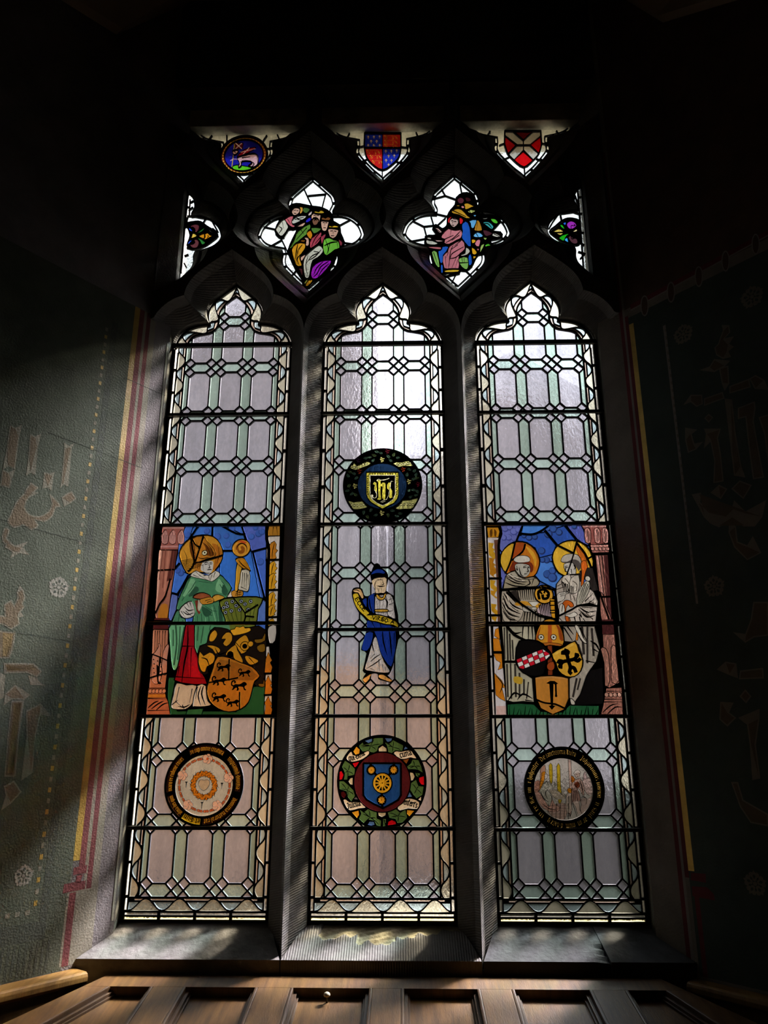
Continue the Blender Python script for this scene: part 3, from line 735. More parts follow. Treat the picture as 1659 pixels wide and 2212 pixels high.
# right reveal
g0, g1 = tr_(1413, 1200), tr_(1424, 1200); q0, q1 = tr_(1405, 1200), g0; w0, w1 = tr_(1400, 1200), q0; v0, v1 = tr_(1392, 1200), w0; u0, u1 = tr_(1374, 1200), v0
zr0, zr1 = wtz(1, 1515, 1884)[1], wtz(1, 1383, 690)[1]
strip(1, 'gold_band', g0, g1, zr0, zr1, gilt); strip(1, 'red_band', q0, q1, zr0-.02, zr1+.04, red_r); strip(1, 'beige_band', w0, w1, -.62, 2.4, greyline); strip(1, 'red_band', v0, v1, -.62, 2.4, red_r)
strip(1, 'dark_field', q1, 1.0, -.62, zr1+.03, green_r, .0003); strip(1, 'brown_field', w1+.002, 1.0, zr1+.07, 3.2, brown_r, .0003)
x7 = (1240, 450, 2.4587); x8 = (1240, 1300, 2.5952)
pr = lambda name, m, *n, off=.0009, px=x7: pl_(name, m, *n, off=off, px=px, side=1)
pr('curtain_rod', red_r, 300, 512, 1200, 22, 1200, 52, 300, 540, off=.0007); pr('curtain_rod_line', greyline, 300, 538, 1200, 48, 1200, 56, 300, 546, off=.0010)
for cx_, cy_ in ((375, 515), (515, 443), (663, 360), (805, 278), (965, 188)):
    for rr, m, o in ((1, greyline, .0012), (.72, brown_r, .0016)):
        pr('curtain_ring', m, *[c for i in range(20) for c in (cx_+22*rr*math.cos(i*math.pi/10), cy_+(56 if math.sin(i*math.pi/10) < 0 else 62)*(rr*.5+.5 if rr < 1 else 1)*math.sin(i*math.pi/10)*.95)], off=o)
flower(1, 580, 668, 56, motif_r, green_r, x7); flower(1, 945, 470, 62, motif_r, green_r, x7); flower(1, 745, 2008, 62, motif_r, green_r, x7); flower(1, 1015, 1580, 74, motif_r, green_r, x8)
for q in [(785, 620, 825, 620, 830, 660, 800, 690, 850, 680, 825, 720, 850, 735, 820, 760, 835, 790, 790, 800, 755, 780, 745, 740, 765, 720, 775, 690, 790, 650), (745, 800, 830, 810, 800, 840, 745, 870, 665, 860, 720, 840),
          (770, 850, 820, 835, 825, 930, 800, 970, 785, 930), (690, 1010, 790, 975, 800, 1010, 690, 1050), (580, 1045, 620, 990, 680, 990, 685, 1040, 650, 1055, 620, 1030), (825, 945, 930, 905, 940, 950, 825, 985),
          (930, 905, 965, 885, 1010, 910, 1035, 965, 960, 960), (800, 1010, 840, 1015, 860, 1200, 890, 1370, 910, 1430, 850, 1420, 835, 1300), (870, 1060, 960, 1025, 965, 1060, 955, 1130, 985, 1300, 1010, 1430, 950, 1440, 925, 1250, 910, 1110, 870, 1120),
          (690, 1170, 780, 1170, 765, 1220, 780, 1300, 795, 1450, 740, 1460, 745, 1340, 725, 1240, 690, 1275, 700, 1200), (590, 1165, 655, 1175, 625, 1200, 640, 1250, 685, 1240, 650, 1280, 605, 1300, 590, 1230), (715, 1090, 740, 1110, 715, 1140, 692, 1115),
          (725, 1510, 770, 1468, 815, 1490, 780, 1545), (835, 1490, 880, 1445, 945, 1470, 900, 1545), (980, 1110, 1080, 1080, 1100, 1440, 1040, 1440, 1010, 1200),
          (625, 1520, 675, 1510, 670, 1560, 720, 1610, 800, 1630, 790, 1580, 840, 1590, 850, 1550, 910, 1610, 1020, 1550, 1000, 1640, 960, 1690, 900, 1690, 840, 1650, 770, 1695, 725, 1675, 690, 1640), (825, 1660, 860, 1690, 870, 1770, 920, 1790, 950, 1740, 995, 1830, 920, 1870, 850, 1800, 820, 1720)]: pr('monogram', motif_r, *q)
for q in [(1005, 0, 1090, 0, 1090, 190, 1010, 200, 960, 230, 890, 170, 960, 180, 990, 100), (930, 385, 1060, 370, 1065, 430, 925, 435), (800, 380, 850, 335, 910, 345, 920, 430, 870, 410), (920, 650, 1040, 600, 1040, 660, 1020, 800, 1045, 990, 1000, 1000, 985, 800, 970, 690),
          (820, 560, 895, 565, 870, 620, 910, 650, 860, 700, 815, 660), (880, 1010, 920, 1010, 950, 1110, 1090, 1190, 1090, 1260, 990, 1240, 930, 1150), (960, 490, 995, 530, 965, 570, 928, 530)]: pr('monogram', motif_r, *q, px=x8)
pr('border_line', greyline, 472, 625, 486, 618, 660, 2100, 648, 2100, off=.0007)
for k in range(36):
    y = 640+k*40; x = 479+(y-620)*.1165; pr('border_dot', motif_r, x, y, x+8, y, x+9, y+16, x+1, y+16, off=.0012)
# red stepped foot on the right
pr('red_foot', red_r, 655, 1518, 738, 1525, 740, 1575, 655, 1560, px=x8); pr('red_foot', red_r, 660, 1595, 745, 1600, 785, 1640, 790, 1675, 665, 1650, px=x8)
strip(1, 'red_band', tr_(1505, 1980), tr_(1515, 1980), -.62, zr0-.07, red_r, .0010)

# webs of the vault springing above the reveals
for side, pts in ((1, ((1345, -4), (1433, 50), (1700, -30), (1700, -200), (1345, -200))), (-1, ((80, -30), (250, 76), (440, -8), (440, -200), (80, -200)))):
    q = [wtz(side, *p) for p in pts]
    MB().prism([wpt(side, t, z, .004) for t, z in q], [wpt(side, t, z, .05+max(0, z-q[1][1])*.8) for t, z in q]).build('vault_web', solid('ceiling_plaster', (.30, .22, .15), .9, .2, 4), bpy.data.objects['ceiling'])
# ------------------------------------------------------------------ outside: street, neighbours
pav = MB().box(-14, 14, .6, 30, -.12, -.02); o = pav.build('ground_outside', solid('yard_gravel', (.034, .031, .026), .95, .3, 3)); o['kind'] = 'structure'
def house(name, label, x0, x1, y0, y1, ze, zr, wallm, lowm, zl, roofm, gable='x'):
    e = empty(name, ((x0+x1)/2, y0, 0), label, 'building')
    MB().box(x0, x1, y0, y1, zl, ze).build('wall', wallm, e); MB().box(x0-.02, x1+.02, y0-.03, y1, 0, zl).build('base_wall', lowm, e)
    m = (y0+y1)/2
    MB().prism([(x0-.2, y0-.3, ze), (x0-.2, m, zr), (x0-.2, y1+.3, ze)], [(x1+.2, y0-.3, ze), (x1+.2, m, zr), (x1+.2, y1+.3, ze)]).build('roof', roofm, e)
    for k in range(3):
        xx = x0+(x1-x0)*(k+.5)/3
        MB().box(xx-.35, xx+.35, y0-.05, y0+.02, zl+.5, zl+1.7).build('window', solid('far_window', (.12, .12, .13), .3), e)
    return e
render_w = solid('render_lilac', (.52, .47, .48), .9, .15, 1.2); brick_w = solid('brick_warm', (.40, .25, .15), .9, .3, 2); slate = solid('roof_slate', (.22, .22, .24), .8, .2, 2)
stone_w_old = solid('ashlar_pale', (.56, .53, .55), .9, .15, 1)
def onplane(u, v, y): d = ray(u, v); q = (y+DIST)/d.y; return (CX+d.x*q, d.z*q+ZC)
def gable(name, label, pts, y0, y1, wallm, lowm, zl, roofm, wins):
    "house seen by its gable end: outline of the end wall, carried back to a depth, with roof slabs on the slopes"
    e = empty(name, (pts[0][0], y0, 0), label, 'building')
    MB().prism([(x, y0, z) for x, z in pts], [(x, y1, z) for x, z in pts]).build('wall', wallm, e)
    x0, x1 = min(p[0] for p in pts), max(p[0] for p in pts)
    MB().box(x0-.03, x1+.03, y0-.08, y0+.1, 0, zl).build('base_wall', lowm, e)
    top = max(pts, key=lambda p: p[1])
    for p in pts:
        if abs(p[1]-top[1]) > .2 and p[1] > zl+1 and p is not top and (pts.index(p)-pts.index(top)) in (1, -1):
            MB().prism([(top[0], y0-.25, top[1]), (top[0], y0-.25, top[1]+.16), (p[0], y0-.25, p[1]+.16), (p[0], y0-.25, p[1])], [(top[0], y1, top[1]), (top[0], y1, top[1]+.16), (p[0], y1, p[1]+.16), (p[0], y1, p[1])]).build('roof', roofm, e)
    for xa, za in wins:
        MB().box(xa-.4, xa+.4, y0-.04, y0+.03, za, za+1.3).build('window', solid('far_window', (.12, .12, .13), .3), e)
grey_w = solid('render_grey', (.25, .245, .252), .9, .15, 1.2); brick_w = solid('brick_warm', (.26, .17, .105), .9, .3, 2); slate = solid('roof_slate', (.22, .22, .24), .8, .2, 2); base_g = solid('base_grey', (.07, .068, .066), .9, .3, 2)
A = [onplane(815, v, 8.0)[0] for v in (1500,)][0]; ap = onplane(505, 604, 8.0); ev = onplane(815, 690, 8.0)
gable('house', 'tall grey rendered house with brick base outside behind the left lancet', [(A, 0), (A, ev[1]), ap, (2*ap[0]-A, ev[1]), (2*ap[0]-A, 0)], 8.0, 14, grey_w, brick_w, onplane(600, 1440, 8.0)[1], slate, [(ap[0]-1.2, 5.2)])
ap = onplane(1105, 788, 10.5); e1 = onplane(985, 850, 10.5); e2 = onplane(1325, 910, 10.5)
gable('house', 'lower pale grey house outside behind the right lancet', [(e2[0], 0), e2, ap, e1, (e1[0], 0)], 10.5, 16, grey_w, base_g, 1.35, slate, [])
e3 = onplane(800, 985, 9.6)
gable('house', 'flat topped grey annexe between the two houses outside, behind the middle lancet', [(e1[0]-.1, 0), (e1[0]-.1, e3[1]), (A+.12, e3[1]), (A+.12, 0)], 9.6, 15, solid('annexe_render', (.135, .134, .14), .9, .15, 1.2), brick_w, onplane(820, 1480, 9.6)[1], slate, [])

def added_hedge(x0, x1, y0, y1, h):
    e = empty('added_hedge', ((x0+x1)/2, y0, -.02), 'dark leafy mass added outside to darken the foot of the right lancet', 'added_hedge')
    n, m = 40, 12; v = []; f = []; rr = random.Random(2)
    prof = [(y0, 0), (y0-.03, h*.3), (y0-.02, h*.6), (y0, h*.88), (y0+.05, h), (y0+.2, h*.9), ((y0+y1)/2, h*.8), (y1-.1, h*.6), (y1, h*.4), (y1, 0)]
    for i in range(n+1):
        for y, z in prof: v.append((x0+(x1-x0)*i/n+rr.uniform(-.01, .01), y+rr.uniform(-.03, .03), -.02+z*(1+rr.uniform(-.04, .04)) if z else -.02))
    k = len(prof)
    for i in range(n):
        for j in range(k-1): f.append((i*k+j, i*k+j+1, (i+1)*k+j+1, (i+1)*k+j))
    f += [tuple(range(k)), tuple(n*k+j for j in range(k-1, -1, -1))]
    link('foliage', v, f, solid('hedge_leaves', (.022, .025, .02), .8, .5, 30, .8, 60), e)
added_hedge(.5, 3.4, 3.6, 4.3, 1.5)  # added mass that darkens the lower right panes; sunlit top slopes out of view
RF[0] = .86; DIM[0] = .86
# ------------------------------------------------------------------ figurative glass: tracing helpers
def figure(name, label, cat, outline, group=None, base='LEAD'):
    c = outline[0]; xs = [p[0] for p in outline]; zs = [p[1] for p in outline]
    e = empty(name, ((min(xs)+max(xs))/2, 0, min(zs)+ZC), label, cat, group)
    S = Sheet(outline); S.split = False; S.add(outline, base); S.e = e; return S
class Draw:
    "paints traced pieces of one crop into a sheet"
    def __init__(s, S, t, back=None): s.S = S; s.t = t; s.b = back; s.px = 1/(t.s*560)          # metres per crop pixel, roughly
    def p(s, part, h, *n, k=2, ink=0, lead=0, dirt=.22):
        q = s.t(*n); q = cr(q, k) if k > 1 else q
        s.S.fill(q, part, glass(h, s.b), lead*s.px, ink*s.px); return q
    def l(s, w, *n, k=3, key='INK', taper=True):
        q = s.t(*n); q = cr(q, k, False) if k > 1 and len(q) > 2 else q
        s.S.line(q, w*1.25*s.px, key, taper)
    def c(s, part, h, x, y, r, n=16, ink=0, lead=0):
        c = s.t(x, y)[0]; q = circle(c, r*s.px, n); s.S.fill(q, part, glass(h, s.b), lead*s.px, ink*s.px)
    def dot(s, x, y, r, n=10, key='INK'): s.S.add(circle(s.t(x, y)[0], r*s.px, n), key)
    def col(s, part, h, w, *n, k=3):
        "coloured stroke"
        q = s.t(*n); q = cr(q, k, False) if k > 1 and len(q) > 2 else q
        s.S.line(q, w*s.px, (part, glass(h, s.b)))
def disc(t, x0, x1, yc, n=64):
    a, b = t(x0, yc)[0], t(x1, yc)[0]; return circle(((a[0]+b[0])/2, (a[1]+b[1])/2), math.dist(a, b)/2, n), ((a[0]+b[0])/2, (a[1]+b[1])/2), math.dist(a, b)/2
# a small broken-pen alphabet: strokes in a box 0..w by 0..1 (x height 1); tuples are polylines
GL = {
 'i': (.34, [[(.05, .86), (.17, 1), (.17, .1), (.29, .0)]]), 'n': (.62, [[(.03, .88), (.15, 1), (.15, .02)], [(.15, .86), (.42, 1), (.46, .86), (.46, .1), (.57, .0)]]),
 'm': (.9, [[(.03, .88), (.15, 1), (.15, .02)], [(.15, .86), (.4, 1), (.44, .86), (.44, .02)], [(.44, .86), (.69, 1), (.73, .86), (.73, .1), (.84, .0)]]),
 'u': (.62, [[(.04, .9), (.15, 1), (.15, .14), (.26, .02), (.45, .14)], [(.46, 1), (.46, .1), (.57, .0)]]), 'r': (.46, [[(.03, .88), (.15, 1), (.15, .02)], [(.15, .84), (.32, 1), (.42, .86)]]),
 'e': (.46, [[(.40, .12), (.26, .0), (.12, .12), (.12, .88), (.26, 1), (.38, .84), (.36, .62), (.12, .50)]]), 'a': (.54, [[(.08, .86), (.24, 1), (.40, .88), (.40, .1), (.51, .0)], [(.40, .56), (.14, .46), (.10, .12), (.24, .0), (.40, .14)]]),
 't': (.40, [[(.17, 1.22), (.17, .12), (.32, .0)], [(.02, .98), (.36, .98)]]), 's': (.48, [[(.40, .88), (.24, 1), (.10, .84), (.12, .62), (.36, .42), (.38, .14), (.24, .0), (.06, .12)]]),
 'o': (.54, [[(.12, .12), (.12, .88), (.27, 1), (.42, .88), (.42, .12), (.27, .0), (.12, .12)]]), 'd': (.54, [[(.05, 1.32), (.30, 1.18), (.42, .9), (.42, .12), (.27, .0), (.12, .12), (.12, .84), (.27, 1), (.42, .88)]]),
 'c': (.44, [[(.40, .12), (.26, .0), (.12, .12), (.12, .88), (.26, 1), (.40, .86)]]), 'l': (.32, [[(.14, 1.4), (.14, .1), (.27, .0)]]), 'p': (.56, [[(.03, .9), (.15, 1), (.15, -.4)], [(.15, .86), (.36, 1), (.44, .86), (.44, .12), (.30, .0), (.15, .1)]]),
 'q': (.56, [[(.44, 1), (.44, -.4)], [(.44, .88), (.27, 1), (.12, .86), (.12, .12), (.27, .0), (.44, .12)]]), 'g': (.56, [[(.44, 1), (.44, -.2), (.27, -.38), (.08, -.26)], [(.44, .88), (.27, 1), (.12, .86), (.12, .12), (.27, .0), (.44, .12)]]),
 'b': (.54, [[(.13, 1.4), (.13, .12), (.27, .0), (.42, .12), (.42, .86), (.29, 1), (.13, .86)]]), 'v': (.54, [[(.05, 1), (.13, .9), (.13, .14), (.27, .0), (.42, .14), (.42, .9), (.30, 1)]]), 'y': (.54, [[(.12, 1), (.12, .14), (.27, .0), (.42, .14)], [(.42, 1), (.42, -.1), (.2, -.38)]]),
 'h': (.58, [[(.14, 1.4), (.14, .02)], [(.14, .86), (.38, 1), (.45, .86), (.45, .1), (.33, -.25)]]), 'f': (.40, [[(.34, 1.32), (.22, 1.38), (.16, 1.2), (.16, -.02)], [(.02, .98), (.34, .98)]]), 'z': (.44, [[(.06, .98), (.38, .98), (.08, .02), (.40, .02)]]),
 '.': (.26, [[(.10, .46), (.15, .56)]]), "'": (.2, [[(.1, 1.1), (.08, 1.3)]]), ' ': (.3, []), 'J': (.5, [[(.12, 1.34), (.38, 1.34), (.34, 1.2), (.30, .1), (.16, -.2), (.04, -.05)]]),
 'V': (.76, [[(.05, 1.2), (.2, 1.36), (.2, .14), (.36, .0), (.62, .16), (.62, 1.1), (.46, 1.34)], [(.36, 1.2), (.36, .2)]]), 'G': (.7, [[(.6, 1.1), (.4, 1.34), (.12, 1.1), (.12, .16), (.36, .0), (.58, .16), (.58, .6), (.34, .62)], [(.32, 1.2), (.32, .2)]]),
 'E': (.62, [[(.55, 1.3), (.12, 1.3), (.12, .0), (.55, .0)], [(.12, .66), (.46, .66)]]), 'C': (.62, [[(.56, 1.2), (.4, 1.32), (.12, 1.1), (.12, .2), (.4, .0), (.56, .1)]]), 'I': (.26, [[(.13, 1.3), (.13, .0)]]), 'R': (.64, [[(.12, 0), (.12, 1.3), (.45, 1.28), (.5, .95), (.12, .7), (.56, .0)]]),
 'O': (.68, [[(.34, 1.32), (.1, 1.0), (.1, .3), (.34, .0), (.58, .3), (.58, 1.0), (.34, 1.32)]]), 'W': (.68, [[(.04, 1.3), (.32, .0), (.62, 1.3)]]), 'A': (.66, [[(.04, .0), (.32, 1.3), (.62, .0)], [(.16, .5), (.5, .5)]]),
}
def text_width(tx): return sum(GL[c][0] for c in tx)
def arc_text(S, c, r, a0, a1, tx, h, key, w=.17):
    "letters round a ring from angle a0 to a1 (clockwise, tops outward)"
    W_ = text_width(tx); x = 0
    for ch in tx:
        wd, st = GL[ch]
        for pl in st:
            pts = []
            for px_, py in pl:
                a = a0+(a1-a0)*(x+px_)/W_; rr = r+h*py*.74; pts.append((c[0]+rr*math.sin(a), c[1]+rr*math.cos(a)))
            for p_, q_, d in zip(pts, pts[1:], zip(pl, pl[1:])):
                th = w*(1 if abs(d[0][1]-d[1][1]) > .3 else .7)
                S.line([p_, q_], h*th, key)
        x += wd
def line_text(S, path, tx, h, key='INK', w=.17):
    "letters along a short path"
    L = [0.]
    for a, b in zip(path, path[1:]): L.append(L[-1]+math.dist(a, b))
    W_ = text_width(tx); x = 0
    def at(u):
        t = u*L[-1]; j = 0
        while j < len(path)-2 and L[j+1] < t: j += 1
        a, b = path[j], path[j+1]; f = (t-L[j])/(L[j+1]-L[j]); d = Vector((b[0]-a[0], b[1]-a[1])).normalized(); return Vector(a).lerp(Vector(b), f), Vector((-d.y, d.x))
    for ch in tx:
        wd, st = GL[ch]
        for pl in st:
            pts = []
            for px_, py in pl: o, n = at((x+px_)/W_); pts.append(tuple(o+n*(h*py*.74)))
            for q in zip(pts, pts[1:]): S.line(list(q), h*w, key)
        x += wd
HOLES = {0: [], 1: [], 2: []}
# ================= upper middle medallion: monogram shield in a vine wreath
t = T(730, 960, 8.295); O, C0, R0 = disc(t, 90, 1512, 735); BK[0] = 1.5; HOLES[1].append(O)
S = figure('monogram_medallion', 'dark round medallion with yellow ihs shield in a vine wreath, high in middle light', 'stained glass', O); D = Draw(S, t)
LEAFG = '33483a'
D.S.fill(disc(t, 360, 1230, 745)[0], 'blue_disc', glass('152944'))
for x, y in ((490, 250), (560, 230), (645, 195), (760, 150), (690, 130), (632, 285), (900, 215), (1000, 182), (1082, 240), (940, 285), (210, 492), (182, 560), (280, 522), (330, 605), (200, 745), (165, 832), (312, 900), (248, 890), (1282, 450), (1372, 472), (1240, 540), (1400, 540), (1360, 622), (1420, 602), (1282, 822), (1362, 818), (1422, 850), (1305, 940), (1402, 912), (462, 1222), (590, 1182), (530, 1300), (672, 1270), (980, 1190), (900, 1272), (1120, 1240), (1060, 1285)):
    a = math.atan2(y-735, x-800)+((x*7+y) % 5-2)*.5; q = []
    for i in range(12):
        b = 2*math.pi*i/12; lx, ly = 44*math.cos(b), 27*math.sin(b)*(1-.35*math.cos(b)); q += [x+lx*math.cos(a)-ly*math.sin(a), y+lx*math.sin(a)+ly*math.cos(a)]
    D.p('leaf', LEAFG if (x+y) % 3 else '3d4a2c', *q, k=1)
    D.l(4, x-30*math.cos(a), y-30*math.sin(a), x+30*math.cos(a), y+30*math.sin(a), k=1)
for n in ((440, 215, 560, 235, 720, 215), (860, 220, 960, 235, 1090, 185), (230, 640, 290, 580, 320, 540), (170, 700, 240, 830, 300, 870), (1290, 490, 1350, 580, 1430, 640), (1250, 770, 1340, 900, 1400, 930), (430, 1250, 560, 1250, 700, 1230), (900, 1210, 1000, 1250, 1130, 1220)): D.col('stem', '46583c', 8, *n)
for cx_, cy_, h in ((795, 275, 'c3bd72'), (308, 748, 'c3bd72'), (1275, 668, 'c3bd72'), (790, 1232, 'c3bd72'), (390, 485, '7a2a16'), (1172, 450, '7a2a16'), (890, 130, '5c1a26'), (370, 290, '2c1a2c'), (1440, 715, '5c1020')):
    for i in range(8):
        a = i*2.4; r_ = 13*math.sqrt(i)*1.05; D.c('grapes', h, cx_+r_*math.cos(a)*1.1, cy_+r_*math.sin(a)*1.1, 15, 9, ink=6)
POD = 'bcbb74'
for n in ((290, 330, 330, 375, 400, 365, 480, 320, 540, 310, 590, 345, 540, 380, 470, 410, 380, 440, 310, 462, 230, 430, 228, 400, 270, 380), (985, 350, 1050, 315, 1150, 320, 1260, 290, 1290, 320, 1345, 385, 1280, 395, 1180, 390, 1110, 410, 1060, 400, 1030, 370),
          (185, 1010, 280, 1035, 430, 1020, 490, 1090, 525, 1130, 410, 1160, 280, 1165, 240, 1100), (1435, 960, 1370, 1090, 1320, 1155, 1180, 1160, 1100, 1170, 1025, 1145, 1100, 1095, 1170, 1005, 1290, 1000)): D.p('scroll', POD, *n)
for x, y in ((250, 392), (295, 410), (345, 405), (455, 355), (500, 350), (1060, 368), (1110, 362), (1160, 356), (1205, 350), (1250, 340), (1290, 335), (245, 1085), (295, 1092), (350, 1092), (410, 1088), (460, 1080), (1130, 1080), (1185, 1075), (1240, 1070), (1295, 1075), (1345, 1080)): D.c('scroll_bead', 'd0ce90', x, y, 18, 10, ink=9)
D.p('shield_rim', 'b9b13c', 515, 505, 1080, 505, 1080, 900, 1060, 980, 1000, 1050, 900, 1100, 800, 1155, 700, 1100, 600, 1040, 540, 970, 518, 900, k=1, lead=22)
D.p('shield_line', 'c9c6b0', 565, 545, 1034, 545, 1034, 890, 1000, 985, 910, 1055, 800, 1105, 690, 1055, 605, 985, 567, 900, k=1)
q = t(582, 562, 1020, 562, 1020, 890, 985, 976, 900, 1044, 800, 1090, 700, 1044, 622, 978, 584, 898); S.add(q, 'INK')
for i in range(11): D.S.add(t(560+i*46, 522, 586+i*46, 522, 573+i*46, 542), 'INK')
for i in range(9):
    for x in (527, 1042): D.S.add(t(x, 560+i*40, x+22, 572+i*40, x, 584+i*40) if x < 600 else t(x+24, 560+i*40, x+2, 572+i*40, x+24, 584+i*40), 'INK')
LT = 'c6bd46'
D.p('letter', LT, 620, 720, 655, 670, 690, 690, 702, 860, 668, 838, 650, 790, 660, 735, 640, 720, k=1)
D.p('letter', LT, 700, 640, 765, 640, 765, 950, 778, 985, 740, 998, 698, 985, 726, 950, 722, 690, k=1)
D.p('letter', LT, 765, 720, 800, 680, 850, 690, 850, 960, 830, 1000, 790, 962, 802, 760, 765, 750, k=1)
D.p('letter', LT, 880, 720, 915, 680, 942, 690, 930, 760, 972, 830, 970, 930, 986, 950, 930, 968, 918, 940, 932, 850, 885, 792, k=1)
LW_ = 'd2cfae'
for w, n in ((14, (650, 812, 690, 870, 688, 940, 650, 962, 610, 940)), (20, (696, 650, 730, 625, 770, 640, 850, 632, 915, 606)), (11, (990, 668, 960, 660, 945, 700, 930, 800, 905, 915, 868, 990)), (12, (862, 985, 820, 1000, 770, 1025, 792, 1036, 850, 1016))): D.col('flourish', LW_, w, *n)
D.c('flourish', LW_, 612, 918, 24, 10)
S.build(S.e); BK[0] = .55
# ================= lower middle medallion: wheel shield in a leaf wreath
t = T(720, 1580, 7.9); O, C0, R0 = disc(t, 65, 1592, 850); HOLES[1].append(O)
S = figure('wheel_medallion', 'round medallion with golden wheel on blue shield in green leaves, low in middle light', 'stained glass', O); D = Draw(S, t)
LG = '486a40'
for n in ((440, 240, 500, 190, 520, 230, 600, 210, 700, 115, 850, 110, 850, 210, 770, 250, 750, 330, 690, 362, 600, 340, 500, 340, 450, 270), (880, 190, 960, 210, 1020, 150, 1190, 240, 1180, 330, 1060, 322, 1000, 366, 940, 350, 920, 250), (1260, 600, 1330, 540, 1350, 480, 1450, 490, 1500, 600, 1525, 700, 1440, 650, 1350, 640, 1280, 640),
          (1400, 700, 1480, 720, 1450, 780, 1410, 750), (1330, 880, 1410, 825, 1450, 930, 1540, 940, 1520, 1080, 1420, 1140, 1370, 1080, 1310, 990), (150, 600, 200, 500, 280, 550, 370, 640, 360, 740, 250, 760, 240, 820, 185, 820, 200, 700), (105, 850, 180, 850, 260, 920, 340, 1000, 370, 1100, 310, 1190, 250, 1120, 230, 1020, 110, 980),
          (450, 1330, 520, 1380, 600, 1320, 740, 1380, 740, 1480, 815, 1520, 810, 1615, 740, 1600, 700, 1520, 600, 1500, 520, 1560, 440, 1490, 480, 1400), (930, 1380, 1060, 1320, 1140, 1390, 1230, 1330, 1260, 1470, 1180, 1550, 1100, 1560, 1060, 1490, 960, 1470), (850, 1490, 900, 1490, 890, 1610, 850, 1615)):
    q = D.p('leaf', LG, *n, k=1); xs = n[0::2]; ys = n[1::2]; mx_, my_ = sum(xs)/len(xs), sum(ys)/len(ys)
    for i in range(0, len(xs), 2): D.l(9, mx_, my_, (mx_+xs[i])/2+8, (my_+ys[i])/2-6, xs[i]*.8+mx_*.2, ys[i]*.8+my_*.2)
for h, n in (('b9b8a4', (780, 340, 775, 290, 840, 245, 905, 290, 910, 340)), ('b9b8a4', (330, 790, 330, 910, 290, 900, 262, 850, 290, 800)), ('b9b8a4', (1310, 700, 1360, 710, 1388, 770, 1360, 830, 1315, 838)), ('b9b8a4', (765, 1380, 895, 1380, 890, 1430, 830, 1460, 775, 1430)),
             ('b40f1e', (110, 690, 140, 675, 175, 740, 150, 815, 108, 825)), ('b40f1e', (330, 545, 440, 520, 400, 590, 370, 610)), ('b40f1e', (1465, 790, 1545, 765, 1550, 910, 1500, 900, 1465, 850)), ('b40f1e', (930, 1600, 940, 1540, 1000, 1510, 1060, 1540, 1070, 1580)), ('421014', (130, 1040, 180, 1020, 220, 1080, 190, 1140, 140, 1100)),
             ('4a72b0', (540, 160, 660, 125, 660, 170, 600, 195)), ('4a72b0', (880, 115, 1000, 120, 990, 160, 930, 180)), ('4a72b0', (1265, 1115, 1300, 1040, 1345, 1110)), ('4a72b0', (590, 1590, 620, 1540, 690, 1540, 705, 1590, 650, 1605)), ('4a72b0', (1205, 310, 1230, 260, 1270, 290)), ('55555f', (350, 1150, 390, 1120, 425, 1160)),
             ('c8982c', (345, 340, 395, 260, 450, 310, 445, 380, 380, 395)), ('c8982c', (320, 1380, 430, 1350, 440, 1420, 405, 1475)), ('c8982c', (1260, 1340, 1380, 1355, 1300, 1445, 1258, 1400)), ('7a4a20', (1190, 490, 1290, 465, 1250, 550))): D.p('berry', h, *n, k=1, lead=26)
M_ = disc(t, 360, 1308, 860)[0]; S.ring(M_, 34*D.px, 'LEAD'); S.fill(M_, 'maroon_disc', glass('4e1c22'))
for i in range(70): a = i*2.399; r_ = 455*math.sqrt(.5+.5*i/70); D.dot(835+r_*math.cos(a), 862+r_*math.sin(a)*1.04, 5, 5)
D.p('shield', '1f4c90', 530, 560, 1138, 560, 1138, 1080, 1100, 1150, 1000, 1210, 845, 1290, 700, 1220, 580, 1150, 530, 1080, k=1, lead=58)
for n in ((640, 560, 650, 660), (1035, 560, 1030, 655), (700, 700, 780, 800), (985, 700, 905, 800), (832, 1000, 828, 1110), (828, 1200, 840, 1290)): D.l(30, *n, k=1, key='LEAD', taper=False)
for x, y, lobes in ((650, 660, 14), (1030, 655, 10), (825, 1170, 9)):
    D.dot(x, y, 74, 20, 'LEAD'); c = t(x, y)[0]; S.fill([(c[0]+D.px*(46+8*math.cos(lobes*a))*math.cos(a), c[1]+D.px*(46+8*math.cos(lobes*a))*math.sin(a)) for a in [2*math.pi*i/54 for i in range(54)]], 'star', glass('c4942a')); D.dot(x, y, 7, 8)
D.dot(842, 880, 152, 36, 'LEAD'); D.c('wheel', 'c8a22c', 838, 880, 136, 36); c = t(838, 880)[0]
for i in range(12):
    a0, a1 = 2*math.pi*(i+.17)/12, 2*math.pi*(i+.83)/12; S.add([(c[0]+r_*D.px*math.cos(a), c[1]+r_*D.px*math.sin(a)) for r_, a in ((104, a0), (108, (a0+a1)/2), (104, a1), (46, (a0+a1)/2))], 'LEAD')
D.dot(838, 880, 9, 8)
